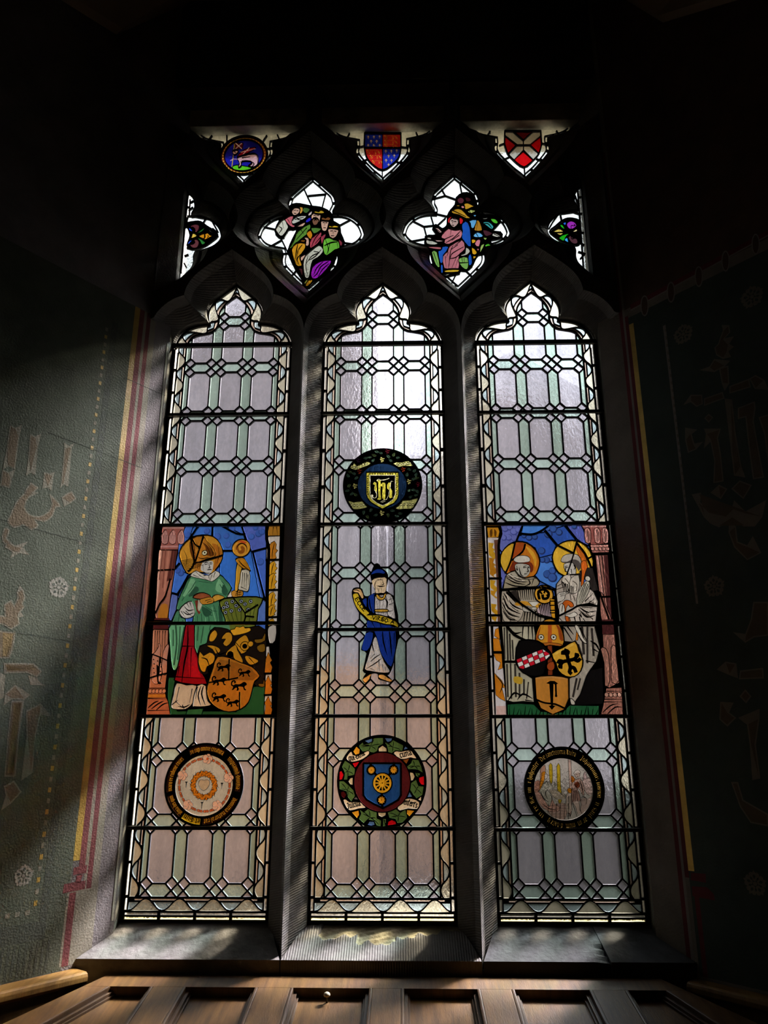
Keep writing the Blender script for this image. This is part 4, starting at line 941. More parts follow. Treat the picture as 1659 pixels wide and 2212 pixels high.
for tx, h, path, n in (('qui.enna', 86, (262, 500, 350, 490, 450, 452, 545, 395), (310, 345, 330, 400, 400, 415, 480, 390, 590, 335, 612, 370, 560, 430, 450, 490, 300, 515, 225, 460, 260, 390)), ('cuna', 90, (1140, 450, 1240, 425, 1345, 395), (1035, 375, 1080, 340, 1150, 350, 1310, 325, 1360, 380, 1415, 460, 1320, 440, 1250, 460, 1150, 465)),
                       ('Julcua', 84, (240, 1318, 340, 1296, 470, 1262), (175, 1170, 220, 1165, 280, 1210, 450, 1205, 510, 1260, 550, 1300, 440, 1310, 290, 1345, 220, 1280)), ("enfert's", 86, (1195, 1240, 1300, 1266, 1425, 1306), (1100, 1290, 1190, 1230, 1230, 1160, 1340, 1150, 1465, 1210, 1430, 1320, 1280, 1310, 1140, 1345))):
    D.p('scroll', 'd0cdc0', *n, lead=22); line_text(S, t(*path), tx, h*D.px*.9)
D.p('scroll', 'd0cdc0', 1450, 1160, 1500, 1110, 1495, 1180, k=1)
S.build(S.e)
# ================= lower left roundel: crown of thorns
GLD = 'a07c26'
t = T(345, 1600, 8.295); O, C0, R0 = disc(t, 90, 1506, 782); HOLES[0].append(O)
S = figure('thorn_roundel', 'round glass with crown of thorns and red rosary inside a black lettered ring, left light', 'stained glass', O); D = Draw(S, t)
I0, CI, RI = disc(t, 285, 1312, 797); S.fill(I0, 'grisaille_disc', glass('b9b7ac')); S.fill(circle(CI, RI*.95, 48), 'grisaille_disc', glass('a2a6a3'))
u = R0/708
for a0, a1, tx in ((-29, 32, 're.sup.omnie.creatura'), (41, 101, 'inquamd.divina.'), (111, 178, 'domina.natural.rat'), (182, 213, 'et.Gun'), (216, 253, 'alma.dei.gun'), (258, 318, 'mary.re.rubene.roses')):
    A0, A1 = R(a0), R(a1); n = 14
    S.fill([(C0[0]+r_*math.sin(a), C0[1]+r_*math.cos(a)) for r_, seq in ((568*u, range(n)), (668*u, range(n-1, -1, -1))) for a in [A0+(A1-A0)*i/(n-1) for i in seq]], 'lettered_band', glass('1e0e08' if a0 != 182 else 'a88c1e'))
    arc_text(S, C0, 578*u, A0+.02, A1-.02, tx, 78*u, ('letters', glass(GLD)) if a0 != 182 else 'INK', .15)
for i in range(100):
    a = 2*math.pi*i/100; x, y = 803+452*math.sin(a), 795-470*math.cos(a)
    if i % 1 == 0 and min(math.hypot(x-p, y-q) for p, q in ((857, 325), (410, 620), (1235, 665), (505, 1150), (1030, 1160))) > 85 and i % 2 == 0 or i % 2 and min(math.hypot(x-p, y-q) for p, q in ((857, 325), (410, 620), (1235, 665), (505, 1150), (1030, 1160))) > 85: 
        if i % 4 != 3: D.c('rosary_bead', 'a65a3a' if x > 700 else 'a05c3c', x, y, 19, 9, ink=6)
for x, y in ((857, 325), (410, 620), (1235, 665), (505, 1150), (1030, 1160)):
    for i in range(5): a = 2*math.pi*i/5+.3; D.c('rose', 'c6a798', x+44*math.sin(a), y-44*math.cos(a), 42, 12, ink=7)
    D.c('rose_heart', 'a8502c' if y < 400 else 'c0988a', x, y, 20, 10)
cw = []
for ph in (0, math.pi):
    for i in range(96):
        a = 2*math.pi*i/96; r_ = 1+.13*math.sin(9*a+ph); cw.append((795+196*r_*math.sin(a), 800-212*r_*math.cos(a)))
for ph in (0, 1):
    q = [x for p in cw[ph*96:ph*96+96] for x in p]; q += q[:2]
    S.line(t(*q), 44*D.px, 'INK'); S.line(t(*q), 36*D.px, ('thorn_crown', glass('b5711f' if ph else 'a8651c')))
for i in range(30):
    a = 2*math.pi*i/30+.1; s_ = 1 if i % 3 else -1; D.l(9, 795+(220 if s_ > 0 else 175)*math.sin(a), 800-(236 if s_ > 0 else 190)*math.cos(a), 795+(220+50*s_ if s_ > 0 else 130)*math.sin(a+.15), 800-(236+50 if s_ > 0 else 145)*math.cos(a+.15), k=1)
D.p('heart', 'a89c88', 700, 770, 715, 715, 760, 702, 800, 712, 845, 700, 885, 718, 895, 770, 860, 840, 790, 893, 725, 845, ink=10)
for x0, y0, x1, y1 in ((480, 742, 472, 835), (1118, 762, 1112, 860), (760, 1108, 752, 1215)): D.l(14, x0, y0, x1, y1, k=1); D.l(12, x0-16, y0, x0+16, y0, k=1, taper=False)
S.build(S.e)
# ================= lower right roundel: scene with a seated woman and a standing man
t = T(1120, 1605, 8.295); O, C0, R0 = disc(t, 97, 1540, 812); HOLES[2].append(O)
S = figure('scene_roundel', 'round glass with a seated woman and standing man inside a black lettered ring, right light', 'stained glass', O); D = Draw(S, t)
I0, CI, RI = disc(t, 278, 1330, 822); S.fill(I0, 'grisaille_disc', glass('a39c95'))
u = R0/720
for a0, a1, tx in ((-28, 24, 'sanctissima.Vulra'), (32, 105, 'Johannonis.nuenn'), (112, 140, 'n.saul'), (144, 162, 'ar.m'), (166, 182, 'num'), (186, 212, 'o.datz.y'), (220, 242, 'in re'), (246, 258, 'Ge'), (263, 272, 'nu'), (278, 315, 'r.hohenter'), (320, 331, 'de')):
    arc_text(S, C0, 590*u, R(a0), R(a1), tx, 84*u, ('letters', glass('b08c46')), .15)
S.mask = circle(CI, RI*.985, 48)
for pt, h, n in (('wall', '99735f', (395, 470, 475, 400, 475, 540, 410, 600, 395, 680)), ('wall', '9a6f5e', (285, 700, 400, 680, 390, 800, 340, 880, 280, 900)), ('pillar', 'a58b80', (890, 270, 932, 270, 958, 800, 945, 1260, 905, 1260, 915, 800)), ('hill', 'a48e88', (1140, 700, 1200, 610, 1300, 660, 1340, 880, 1250, 930, 1180, 830)),
                 ('tower', 'a08a88', (1165, 640, 1170, 560, 1195, 515, 1215, 570, 1225, 640)), ('ground', 'a8938a', (1120, 1120, 1320, 940, 1330, 1080, 1180, 1290, 1130, 1250)), ('floor_tiles', 'a78d82', (520, 1190, 700, 1230, 690, 1090, 850, 1090, 870, 1250, 800, 1380, 640, 1350)),
                 ('dress', '9f9a8d', (410, 800, 440, 720, 490, 670, 540, 700, 600, 760, 660, 720, 670, 760, 600, 820, 520, 830, 560, 900, 600, 1000, 560, 1130, 470, 1080, 390, 960, 360, 880)), ('skirt', 'ad877a', (300, 900, 370, 880, 420, 960, 500, 1080, 560, 1140, 600, 1010, 640, 1090, 740, 1150, 690, 1228, 540, 1215, 420, 1140, 340, 1020)),
                 ('hair', 'b8741e', (415, 545, 450, 512, 488, 530, 470, 620, 440, 720, 400, 800, 380, 830, 390, 700, 415, 600)), ('face', 'a59a92', (480, 540, 515, 560, 520, 610, 490, 650, 470, 630)), ('candle', 'a3881f', (548, 402, 602, 395, 606, 690, 566, 700)), ('candle', 'a3881f', (690, 415, 740, 408, 752, 740, 770, 900, 765, 1050, 720, 1068, 702, 880)),
                 ('table', 'a39686', (560, 840, 690, 850, 760, 900, 830, 910, 830, 990, 700, 1010, 600, 930)), ('child', 'a59488', (870, 900, 940, 885, 935, 1050, 960, 1200, 870, 1250, 850, 1080)), ('child_hair', 'b8741e', (875, 840, 905, 808, 945, 830, 945, 885, 900, 890)),
                 ('face', 'a08c80', (1010, 540, 1050, 515, 1100, 550, 1090, 600, 1050, 620, 1015, 590)), ('hat', 'b0a49c', (995, 535, 1030, 490, 1090, 488, 1110, 540, 1050, 530, 1000, 560)), ('coat', 'a3877b', (955, 730, 1040, 650, 1110, 640, 1165, 760, 1175, 940, 1130, 900, 1090, 820, 980, 840)), ('kilt', '8e7067', (960, 835, 1050, 820, 1112, 1010, 1070, 1040, 970, 1062)),
                 ('sash', '9c5a1e', (948, 585, 1012, 650, 975, 700, 950, 690)), ('basket', '6e3420', (1000, 740, 1060, 690, 1097, 760, 1050, 806)), ('legs', 'b09c92', (978, 1062, 1080, 1040, 1095, 1200, 1140, 1265, 1060, 1262, 1030, 1150)), ('bucket', 'a38f86', (1120, 1005, 1215, 990, 1210, 1090, 1130, 1112))): D.p(pt, h, *n, ink=7)
for n in ((440, 740, 500, 690, 540, 760), (520, 830, 480, 900, 520, 1000), (400, 880, 450, 990, 540, 1060), (430, 1090, 560, 1180, 690, 1190), (600, 960, 590, 1060), (640, 700, 660, 780), (980, 850, 990, 1040), (1010, 850, 1020, 1045), (1040, 850, 1060, 1040), (1100, 680, 1140, 800, 1150, 900), (1010, 760, 1060, 720), (1020, 780, 1075, 740), (1035, 560, 1060, 565), (1055, 595, 1080, 590), (900, 950, 905, 1180), (970, 1080, 1050, 1320), (900, 1250, 880, 1320), (920, 1255, 930, 1330), (1130, 1020, 1210, 1015), (1120, 975, 1165, 960, 1210, 990), (760, 910, 830, 960), (490, 560, 515, 565)): D.l(9, *n)
for i in range(6): D.l(4, 540+i*70, 1080, 520+i*75, 1370, k=1, taper=False); D.l(4, 420, 1130+i*45, 900, 1110+i*50, k=1, taper=False)
S.mask = None; S.build(S.e)
# ================= prophet with scroll, middle light
t = T(750, 1210, 7.9)
O = cr(t(450, 110, 470, 70, 520, 60, 560, 90, 585, 140, 650, 180, 700, 260, 690, 400, 670, 530, 790, 610, 830, 760, 870, 950, 880, 1150, 890, 1280, 840, 1530, 800, 1740, 760, 1870, 720, 1945, 690, 1970, 770, 2050, 740, 2090, 620, 2060, 530, 2030, 520, 1945, 420, 1940, 370, 2040, 310, 2100, 265, 2060, 280, 1990, 320, 1930, 265, 1890, 330, 1590, 250, 1545, 245, 1480, 320, 1240, 335, 1040, 200, 900, 110, 720, 78, 560, 110, 480, 200, 470, 260, 500, 290, 600, 350, 620, 440, 570, 480, 540, 410, 340, 400, 240), 2); HOLES[1].append(O)
S = figure('prophet_figure', 'standing man in blue cloak and cap holding a yellow scroll, set in the middle light', 'stained glass', O); D = Draw(S, t)
BL2 = '17307e'
for pt, h, n in (('cap', '16307a', (412, 265, 440, 190, 520, 150, 600, 165, 650, 225, 560, 240, 480, 240)), ('face', 'cdb593', (425, 345, 500, 305, 590, 295, 672, 315, 655, 545, 580, 560, 490, 570, 480, 500, 440, 440)), ('hand', 'd0a670', (103, 520, 150, 492, 230, 500, 280, 630, 250, 655, 200, 570, 130, 550)),
                 ('tunic', 'b9b2ae', (480, 620, 560, 600, 640, 600, 690, 690, 700, 860, 690, 960, 490, 920, 470, 760)), ('sleeve', 'b9b2ae', (660, 590, 740, 590, 790, 700, 800, 850, 820, 1000, 740, 970, 700, 940, 690, 830, 700, 720)), ('cloak', BL2, (370, 620, 470, 570, 460, 700, 465, 900, 430, 890, 370, 820)), ('cloak', BL2, (260, 690, 330, 650, 330, 800, 300, 770)),
                 ('cloak', BL2, (350, 1030, 470, 1040, 700, 1100, 780, 1140, 820, 1180, 830, 1450, 800, 1640, 750, 1820, 640, 1700, 560, 1540, 500, 1300, 430, 1180, 340, 1150)), ('cloak', BL2, (320, 1245, 440, 1240, 410, 1420, 340, 1545, 255, 1525, 270, 1430)),
                 ('skirt', 'b9b2ae', (470, 1320, 500, 1330, 560, 1560, 630, 1740, 720, 1880, 690, 1920, 540, 1915, 400, 1890, 305, 1860, 350, 1700, 390, 1560, 440, 1400)), ('foot', 'd0a15c', (270, 2030, 330, 1990, 410, 1940, 380, 2020, 320, 2090, 285, 2070)), ('foot', 'd0a15c', (540, 1960, 620, 1958, 690, 2010, 765, 2050, 730, 2075, 620, 2040, 550, 2010)),
                 ('necklace', 'c79a3a', (495, 590, 520, 590, 570, 640, 620, 630, 640, 575, 665, 580, 630, 660, 570, 680, 515, 650)), ('belt', 'c79a3a', (485, 845, 680, 845, 680, 880, 490, 878))): D.p(pt, h, *n, lead=16)
sc = D.p('scroll', 'b79c26', 103, 580, 180, 570, 215, 680, 270, 800, 380, 905, 330, 940, 440, 940, 560, 945, 700, 990, 820, 1045, 860, 1090, 862, 1145, 790, 1105, 640, 1090, 500, 1045, 380, 1025, 300, 950, 210, 870, 140, 760, 115, 660, lead=26)
line_text(S, cr(t(128, 650, 165, 720, 215, 800, 290, 880), 4, False)[::1], 'ECCE', 62*D.px, w=.2)
line_text(S, t(395, 1010, 560, 1030, 700, 1072, 800, 1092), '.WIRGO. A', 62*D.px, w=.2)
for w, n in ((16, (380, 640, 390, 780, 430, 890)), (22, (420, 250, 530, 232, 690, 260)), (12, (560, 330, 600, 335)), (12, (520, 340, 555, 335)), (14, (520, 440, 570, 450, 640, 440)), (10, (500, 340, 470, 420, 490, 500)), (10, (600, 350, 620, 410, 590, 420)), (8, (520, 480, 540, 540)), (8, (580, 480, 590, 540)), (8, (500, 700, 520, 830)), (8, (560, 690, 560, 840)), (8, (620, 690, 600, 830)), (16, (640, 650, 680, 720, 660, 840)), (8, (540, 890, 535, 930)), (8, (620, 890, 625, 940)), (10, (710, 680, 760, 660)), (10, (715, 760, 790, 730)), (10, (705, 880, 780, 860)), (8, (740, 640, 770, 780)),
             (14, (430, 1400, 435, 1480, 460, 1570)), (12, (560, 1610, 480, 1660, 400, 1730)), (12, (580, 1680, 480, 1760, 330, 1850)), (12, (540, 1700, 550, 1900)), (10, (600, 1780, 620, 1900)), (9, (470, 1600, 390, 1680)), (9, (400, 1850, 470, 1880)), (9, (650, 1830, 660, 1900)), (18, (600, 1200, 620, 1400, 680, 1620)), (18, (720, 1200, 740, 1400, 760, 1640)), (16, (420, 1050, 470, 1150)), (16, (560, 1080, 580, 1160)), (12, (800, 1250, 800, 1500)), (20, (470, 600, 470, 900)), (9, (120, 515, 170, 510, 220, 540))): D.l(w, *n)
S.build(S.e)
# ================= bishop panel, left lancet
def rect(cx, hw, z0, z1): return [(cx-hw, z0), (cx+hw, z0), (cx+hw, z1), (cx-hw, z1)]
O = rect(LX[0], XEDGE, .1345, .823)
S = figure('bishop_panel', 'stained glass panel of a bishop in green robe with crosier and peacock basket, left lancet', 'stained glass', O)
D = Draw(S, T(325, 1130, 5.7207)); D2 = Draw(S, T(305, 1335, 5.3516)); BB = .5
D.p('sky', '3c5fa8', 350, 20, 1460, 20, 1460, 1320, 200, 1320, 230, 1200, 260, 800, 350, 340, k=1)
for n, h in (((540, 30, 770, 30, 770, 170, 500, 160), '3a66ae'), ((770, 30, 900, 30, 1150, 150, 1200, 340, 900, 340, 760, 160), '345c9e'), ((890, 345, 1240, 350, 1410, 1220, 900, 1240, 860, 560), '3568b8'), ((1120, 30, 1460, 30, 1450, 300, 1260, 350), '4a5aa2'), ((1265, 350, 1450, 310, 1430, 1240, 1400, 900), '3d5aa6'), ((300, 560, 480, 640, 330, 870, 260, 850), '3c66b4'), ((240, 870, 340, 890, 330, 1050, 260, 1210, 230, 1180), '54639f'), ((1280, 960, 1430, 950, 1430, 1240, 1240, 1240), '4f6aa8')): D.p('sky', h, *n, k=1, lead=14)
for x, y, r in ((1010, 70, 42), (940, 160, 38), (830, 170, 45), (700, 100, 40), (1250, 170, 40), (1340, 130, 45), (1360, 480, 45), (1380, 110, 40), (960, 270, 40), (380, 620, 38), (340, 590, 34), (460, 150, 40), (1300, 60, 34)): D.S.fill(circle(D.t(x, y)[0], r*D.px, 16), 'cloud', glass('2c4684')); D.S.fill(circle(D.t(x-5, y-6)[0], r*.8*D.px, 16), 'cloud', glass('3a58a0'))
for n in ((600, 30, 360, 380), (770, 30, 770, 160), (890, 40, 1060, 130, 1170, 140), (1130, 40, 1230, 330), (1265, 350, 1420, 960), (890, 345, 1020, 345), (1260, 355, 1450, 305), (360, 500, 310, 560), (245, 860, 350, 890), (470, 650, 350, 870)): D.l(17, *n, key='LEAD', taper=False)
RC = '96604f'
D.p('column', RC, 130, 320, 340, 320, 260, 850, 215, 1185, 75, 1185, 60, 1110, 90, 780, 110, 500, k=1, lead=16)
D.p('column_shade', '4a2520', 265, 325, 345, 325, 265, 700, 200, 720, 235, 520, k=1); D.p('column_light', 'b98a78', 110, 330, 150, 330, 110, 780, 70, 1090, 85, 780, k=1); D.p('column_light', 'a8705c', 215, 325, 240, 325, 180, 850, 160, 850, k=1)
D.p('capital', '8a5148', 150, 45, 430, 45, 410, 110, 360, 190, 345, 330, 125, 330, 135, 265, 145, 160, k=1, lead=10); D.p('capital_band', 'b98a80', 160, 50, 415, 50, 415, 66, 160, 66, k=1); D.p('capital_band', 'b4807a', 130, 280, 345, 278, 342, 300, 128, 302, k=1)
for cx_ in (180, 275, 380): D.p('capital_leaf', 'b48078', cx_-30, 250, cx_-40, 160, cx_-10, 100, cx_+15, 90, cx_+38, 160, cx_+30, 250, ink=9); D.l(6, cx_, 110, cx_, 240); D.l(5, cx_-18, 150, cx_-15, 235); D.l(5, cx_+18, 150, cx_+15, 235)
D.l(12, 95, 585, 290, 575, key='LEAD', taper=False); D.l(14, 250, 690, 190, 900, 120, 1000, 70, 1110, key='LEAD', taper=False); D.p('column_gilt', 'a86a24', 120, 1040, 150, 1000, 210, 1010, 215, 1180, 90, 1180)
HALO = 'b5802a'
D.p('halo', HALO, 365, 400, 400, 290, 500, 190, 640, 155, 770, 170, 860, 260, 895, 380, 870, 480, 800, 580, 760, 620, 560, 600, 480, 630, 420, 560, lead=22)
D.p('halo_shade', '94591c', 760, 250, 860, 300, 885, 420, 800, 570, 770, 560, 800, 430)
D.p('mitre', '9c6420', 500, 200, 640, 160, 700, 230, 790, 330, 800, 410, 700, 440, 560, 500, 540, 480, 560, 330, lead=12); D.p('mitre_shade', '5c3210', 485, 230, 540, 260, 560, 430, 530, 460, 490, 350); D.p('mitre_shade', '5c3210', 640, 230, 760, 330, 790, 400, 700, 400, 680, 300)
D.p('mitre_band', 'b7a892', 640, 465, 740, 435, 800, 410, 790, 430, 650, 485, 560, 500, 640, 480, k=1, ink=7); D.c('mitre_jewel', 'b4ad8c', 670, 368, 28, 12, ink=12); D.dot(672, 366, 9)
for n in ((500, 190, 545, 480, 470, 600), (655, 165, 620, 290, 560, 470), (520, 200, 560, 270, 620, 300), (560, 500, 700, 460, 890, 400)): D.l(14, *n, key='LEAD', taper=False)
D.p('hair', '9a6222', 560, 500, 640, 490, 640, 560, 600, 610, 560, 590, 545, 540)
D.p('face', 'b5b2ab', 640, 490, 700, 470, 770, 470, 775, 530, 765, 590, 720, 640, 650, 600, 620, 570)
for w, n in ((7, (665, 495, 690, 485, 715, 495)), (7, (735, 490, 760, 485)), (9, (675, 510, 705, 508)), (9, (738, 506, 762, 504)), (7, (720, 500, 735, 545, 715, 555)), (8, (705, 578, 735, 572, 755, 575)), (6, (650, 600, 690, 620, 730, 618)), (6, (650, 520, 655, 580)), (6, (590, 510, 580, 570)), (6, (615, 505, 600, 580))): D.l(w, *n)
GR = '467a56'
D.p('robe', GR, 330, 1085, 350, 960, 430, 780, 500, 660, 620, 680, 760, 720, 850, 640, 930, 710, 1000, 800, 960, 880, 930, 960, 900, 1000, 850, 1010, 910, 1130, 915, 1330, 545, 1330, 540, 1170, 480, 1000, 420, 1020, 380, 1060, lead=20)
D.p('robe', '4a7c5a', 320, 1100, 350, 1080, 380, 1170, 430, 1190, 440, 1330, 240, 1330, 270, 1240, lead=14); D.p('robe_light', '6b9a72', 500, 690, 560, 720, 520, 830, 430, 900, 400, 880); D.p('robe_light', '6b9a72', 840, 690, 880, 740, 900, 850, 860, 860, 800, 820)
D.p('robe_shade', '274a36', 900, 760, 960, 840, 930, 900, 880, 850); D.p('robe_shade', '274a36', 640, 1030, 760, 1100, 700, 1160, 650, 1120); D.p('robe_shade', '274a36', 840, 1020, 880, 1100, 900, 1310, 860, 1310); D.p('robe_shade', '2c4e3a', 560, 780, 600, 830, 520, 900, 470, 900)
D.p('collar', 'b3aea2', 495, 650, 560, 590, 620, 620, 720, 650, 800, 590, 860, 630, 820, 680, 760, 720, 700, 700, 600, 680, ink=10, lead=8)
for n in ((560, 600, 620, 660), (600, 640, 680, 690), (720, 660, 740, 715), (760, 640, 740, 700), (800, 610, 780, 670), (660, 650, 700, 640), (530, 640, 600, 670)): D.l(7, *n)
D.p('sleeve', 'b5b0a8', 360, 1080, 430, 1000, 510, 970, 545, 1060, 540, 1140, 450, 1175, 390, 1150, ink=8, lead=12); D.p('cuff', 'b5b0a8', 960, 900, 1000, 830, 1020, 870, 1005, 915, 955, 915, k=1, lead=9)
for n in ((420, 1030, 470, 1080, 530, 1070), (400, 1090, 460, 1130, 530, 1110), (450, 990, 480, 1040), (490, 985, 510, 1050), (380, 1090, 430, 1160), (440, 1090, 510, 1150)): D.l(9, *n)
D.p('book', '8a4a2c', 530, 920, 580, 875, 660, 865, 740, 900, 740, 930, 640, 940, k=2, lead=14); D.p('book_pages', 'b88a34', 760, 930, 800, 890, 860, 890, 920, 925, 850, 950, 780, 975, lead=8); D.p('book_cover', '6a2c20', 550, 960, 590, 950, 580, 1060, 620, 1100, 600, 1130, 570, 1080, k=1); D.p('undersleeve', 'b0a894', 590, 960, 620, 940, 640, 1010, 600, 1090, 585, 1040)
D.p('hand', 'b07a2c', 610, 950, 660, 930, 740, 915, 780, 940, 770, 985, 700, 1000, 640, 1000, ink=10); D.p('hand', 'b07a2c', 1005, 850, 1050, 830, 1130, 835, 1145, 880, 1110, 910, 1020, 910, ink=10)
for n in ((680, 960, 740, 940), (700, 980, 760, 960), (1060, 870, 1130, 850), (1050, 890, 1130, 880), (1080, 845, 1075, 905), (1105, 845, 1105, 905)): D.l(7, *n)
D.p('crosier_staff', 'b88a2c', 1075, 500, 1130, 560, 1110, 700, 1080, 830, 1050, 830, 1060, 680, lead=12); D.p('crosier_knop', 'a8701c', 1055, 450, 1100, 430, 1160, 440, 1230, 560, 1225, 590, 1150, 560, 1090, 510, lead=12); D.l(9, 1090, 460, 1140, 520, 1215, 575)
c = D.t(1125, 310)[0]; S.ring(circle(c, 103*D.px, 30), 20*D.px, 'LEAD'); S.fill(circle(c, 105*D.px, 30), 'crosier_head', glass('b8822c')); S.fill(circle(c, 70*D.px, 24), 'crosier_head', glass('7a4414')); D.col('crosier_scroll', 'b8822c', 26, 1060, 340, 1090, 390, 1160, 380, 1180, 310, 1140, 270, 1100, 290, 1110, 330); D.l(8, 1070, 300, 1100, 260, 1150, 255, 1190, 300, 1190, 350); D.S.fill(D.t(1070, 240, 1120, 212, 1190, 235, 1170, 255, 1110, 235), 'crosier_flame', glass('a8401c'))
D.p('crosier_cloth', 'b5ae9c', 1130, 580, 1220, 590, 1230, 720, 1215, 820, 1190, 845, 1130, 830, 1090, 810, 1115, 700, lead=14)
for n in ((1140, 610, 1130, 800), (1165, 620, 1160, 790), (1190, 620, 1185, 800), (1205, 640, 1210, 760), (1120, 790, 1190, 820)): D.l(8, *n)
D.p('basket', '5d6426', 860, 970, 1000, 930, 1200, 915, 1385, 935, 1330, 1060, 1270, 1330, 980, 1330, 930, 1180, lead=22)
for n in ((900, 1000, 980, 1220), (960, 980, 1030, 1220), (1020, 960, 1080, 1220), (1120, 1100, 1120, 1220), (1180, 1060, 1170, 1220), (1240, 1080, 1220, 1220), (1300, 1000, 1260, 1180)): D.col('basket_rib', '3c4418', 10, *n)
for x, y in ((940, 990), (1012, 968), (1122, 966), (1170, 1000), (1240, 968), (950, 1030), (1060, 1020), (1000, 1085), (1102, 1072), (1208, 1070), (928, 1105), (905, 1045)): D.dot(x, y, 25, 12); D.c('basket_eye', '8c94a0', x, y, 19, 12); D.dot(x, y, 10, 8)
for n in ((1030, 930, 1170, 1110, 1160, 1220), (1170, 1110, 1330, 1010), (1190, 1150, 1280, 1160)): D.l(12, *n, key='LEAD', taper=False)
PC, WH = 'b5821f', 'b4aca4'
def candelabrum(D, Dn, segs, up): pass
D.p('post', WH, 1440, 160, 1600, 160, 1560, 1320, 1430, 1320, k=1, lead=18); D.p('post_capital', '9a6a24', 1440, 40, 1600, 35, 1600, 155, 1430, 160, 1440, 90, k=1, lead=10); D.l(8, 1460, 40, 1470, 150); D.l(8, 1520, 50, 1510, 150); D.l(8, 1560, 50, 1570, 150)
for y0, y1 in ((225, 450), (470, 640), (620, 820), (850, 1050), (1010, 1150), (1180, 1316)):
    m = (y0+y1)/2; x0 = 1462-(y0-220)*.022
    D.p('post_leaf', 'b0801e' if y0 % 3 else '9c641c', x0, y0+80, x0+30, y0+20, x0+70, y0, x0+95, y0+40, x0+85, m-20, x0+110, m, x0+80, m+40, x0+95, y1-20, x0+50, y1, x0-5, y1, k=1, ink=8); D.l(7, x0+40, y1-15, x0+50, m, x0+70, y0+25)
for y in (458, 830, 1165): D.l(18, 1430, y, 1610, y-4, key='LEAD', taper=False)
D.l(30, 1440, 25, 1440, 200, 1465, 330, 1450, 700, 1440, 1320, key='LEAD', taper=False)
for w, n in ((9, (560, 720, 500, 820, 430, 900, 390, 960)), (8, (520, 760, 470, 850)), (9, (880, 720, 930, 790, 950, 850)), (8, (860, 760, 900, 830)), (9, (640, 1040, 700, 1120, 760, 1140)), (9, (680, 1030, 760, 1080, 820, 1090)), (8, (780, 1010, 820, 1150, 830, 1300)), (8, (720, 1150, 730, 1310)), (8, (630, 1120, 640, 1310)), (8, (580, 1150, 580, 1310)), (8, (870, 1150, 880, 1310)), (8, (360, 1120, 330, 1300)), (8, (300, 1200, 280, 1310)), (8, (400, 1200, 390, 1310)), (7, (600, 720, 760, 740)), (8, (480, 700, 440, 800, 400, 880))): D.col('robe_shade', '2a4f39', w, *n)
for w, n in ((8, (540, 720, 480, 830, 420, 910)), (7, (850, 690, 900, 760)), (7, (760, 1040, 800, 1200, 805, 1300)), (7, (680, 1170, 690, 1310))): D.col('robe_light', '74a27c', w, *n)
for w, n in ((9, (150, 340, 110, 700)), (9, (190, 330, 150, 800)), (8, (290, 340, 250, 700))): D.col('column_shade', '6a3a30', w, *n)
for i in range(9): D.l(5, 380+i*6, 470+i*16, 500+i*20, 440+i*9)
for w, n in ((6, (560, 230, 600, 330, 570, 450)), (6, (700, 250, 760, 330, 770, 400)), (6, (680, 260, 730, 350, 740, 410)), (6, (580, 420, 640, 440, 720, 420)), (5, (410, 330, 450, 420, 440, 520)), (5, (830, 260, 850, 380, 820, 500))): D.l(w, *n)
# lower half
D2.p('column', 'a0664c', 140, 135, 315, 140, 300, 640, 280, 815, 95, 815, 110, 620, 130, 400, k=1, lead=16); D2.p('column', '4a1c1a', 160, 0, 325, 0, 320, 60, 315, 130, 140, 130, 150, 60, k=1)
for x in (165, 190, 215, 250, 280): D2.l(7, x, 150, x-8, 400, k=1)
D2.p('column_leaf', 'b07862', 125, 620, 130, 440, 160, 400, 205, 330, 200, 300, 225, 320, 220, 450, 240, 620, 210, 740, 160, 760, 120, 700, ink=9); D2.p('column_leaf', 'b07862', 245, 480, 262, 380, 300, 310, 322, 325, 300, 480, 295, 640, 250, 640, ink=9)
for i in range(14): D2.dot(145+(i % 3)*40+(i % 2)*6, 480+i*17, 7, 6)
for n in ((130, 420, 210, 450, 300, 490), (110, 690, 210, 660, 295, 640), (222, 450, 205, 660), (190, 560, 200, 740, 230, 750)): D2.l(11, *n, key='LEAD', taper=False)
D2.p('column_base', '9c5c42', 85, 815, 285, 815, 280, 900, 320, 980, 340, 1060, 345, 1120, 62, 1120, 75, 960, 80, 880, k=1, lead=12); D2.p('column_base_gilt', 'a86c2c', 80, 882, 280, 880, 285, 918, 76, 920, k=1, ink=6)
for i in range(5): D2.c('column_bead', 'b07a60', 105+i*40, 845, 20, 10, ink=8)
for n in ((80, 1040, 150, 980, 200, 960), (120, 1050, 200, 990, 260, 960), (180, 1060, 250, 1000, 310, 980), (80, 1070, 340, 1066), (85, 930, 300, 935)): D2.l(10, *n)
D2.p('grass', '1f4a2c', 320, 690, 400, 690, 380, 800, 350, 950, 420, 1080, 900, 1080, 1100, 1090, 1280, 800, 1430, 780, 1430, 1125, 345, 1125, 310, 900, k=1, lead=12); D2.p('grass', '2a5c38', 540, 1060, 720, 1050, 700, 1120, 520, 1122, k=1, lead=8)
D2.p('robe', '5c9068', 345, 80, 520, 80, 480, 300, 440, 500, 400, 600, 360, 560, 340, 330, 330, 180, lead=18); D2.p('robe', '4a8058', 615, 80, 960, 80, 960, 150, 800, 140, 760, 290, 680, 320, 650, 420, 620, 340, lead=18); D2.p('robe', '4f7f5a', 860, 70, 1020, 70, 1030, 150, 870, 150, k=1)
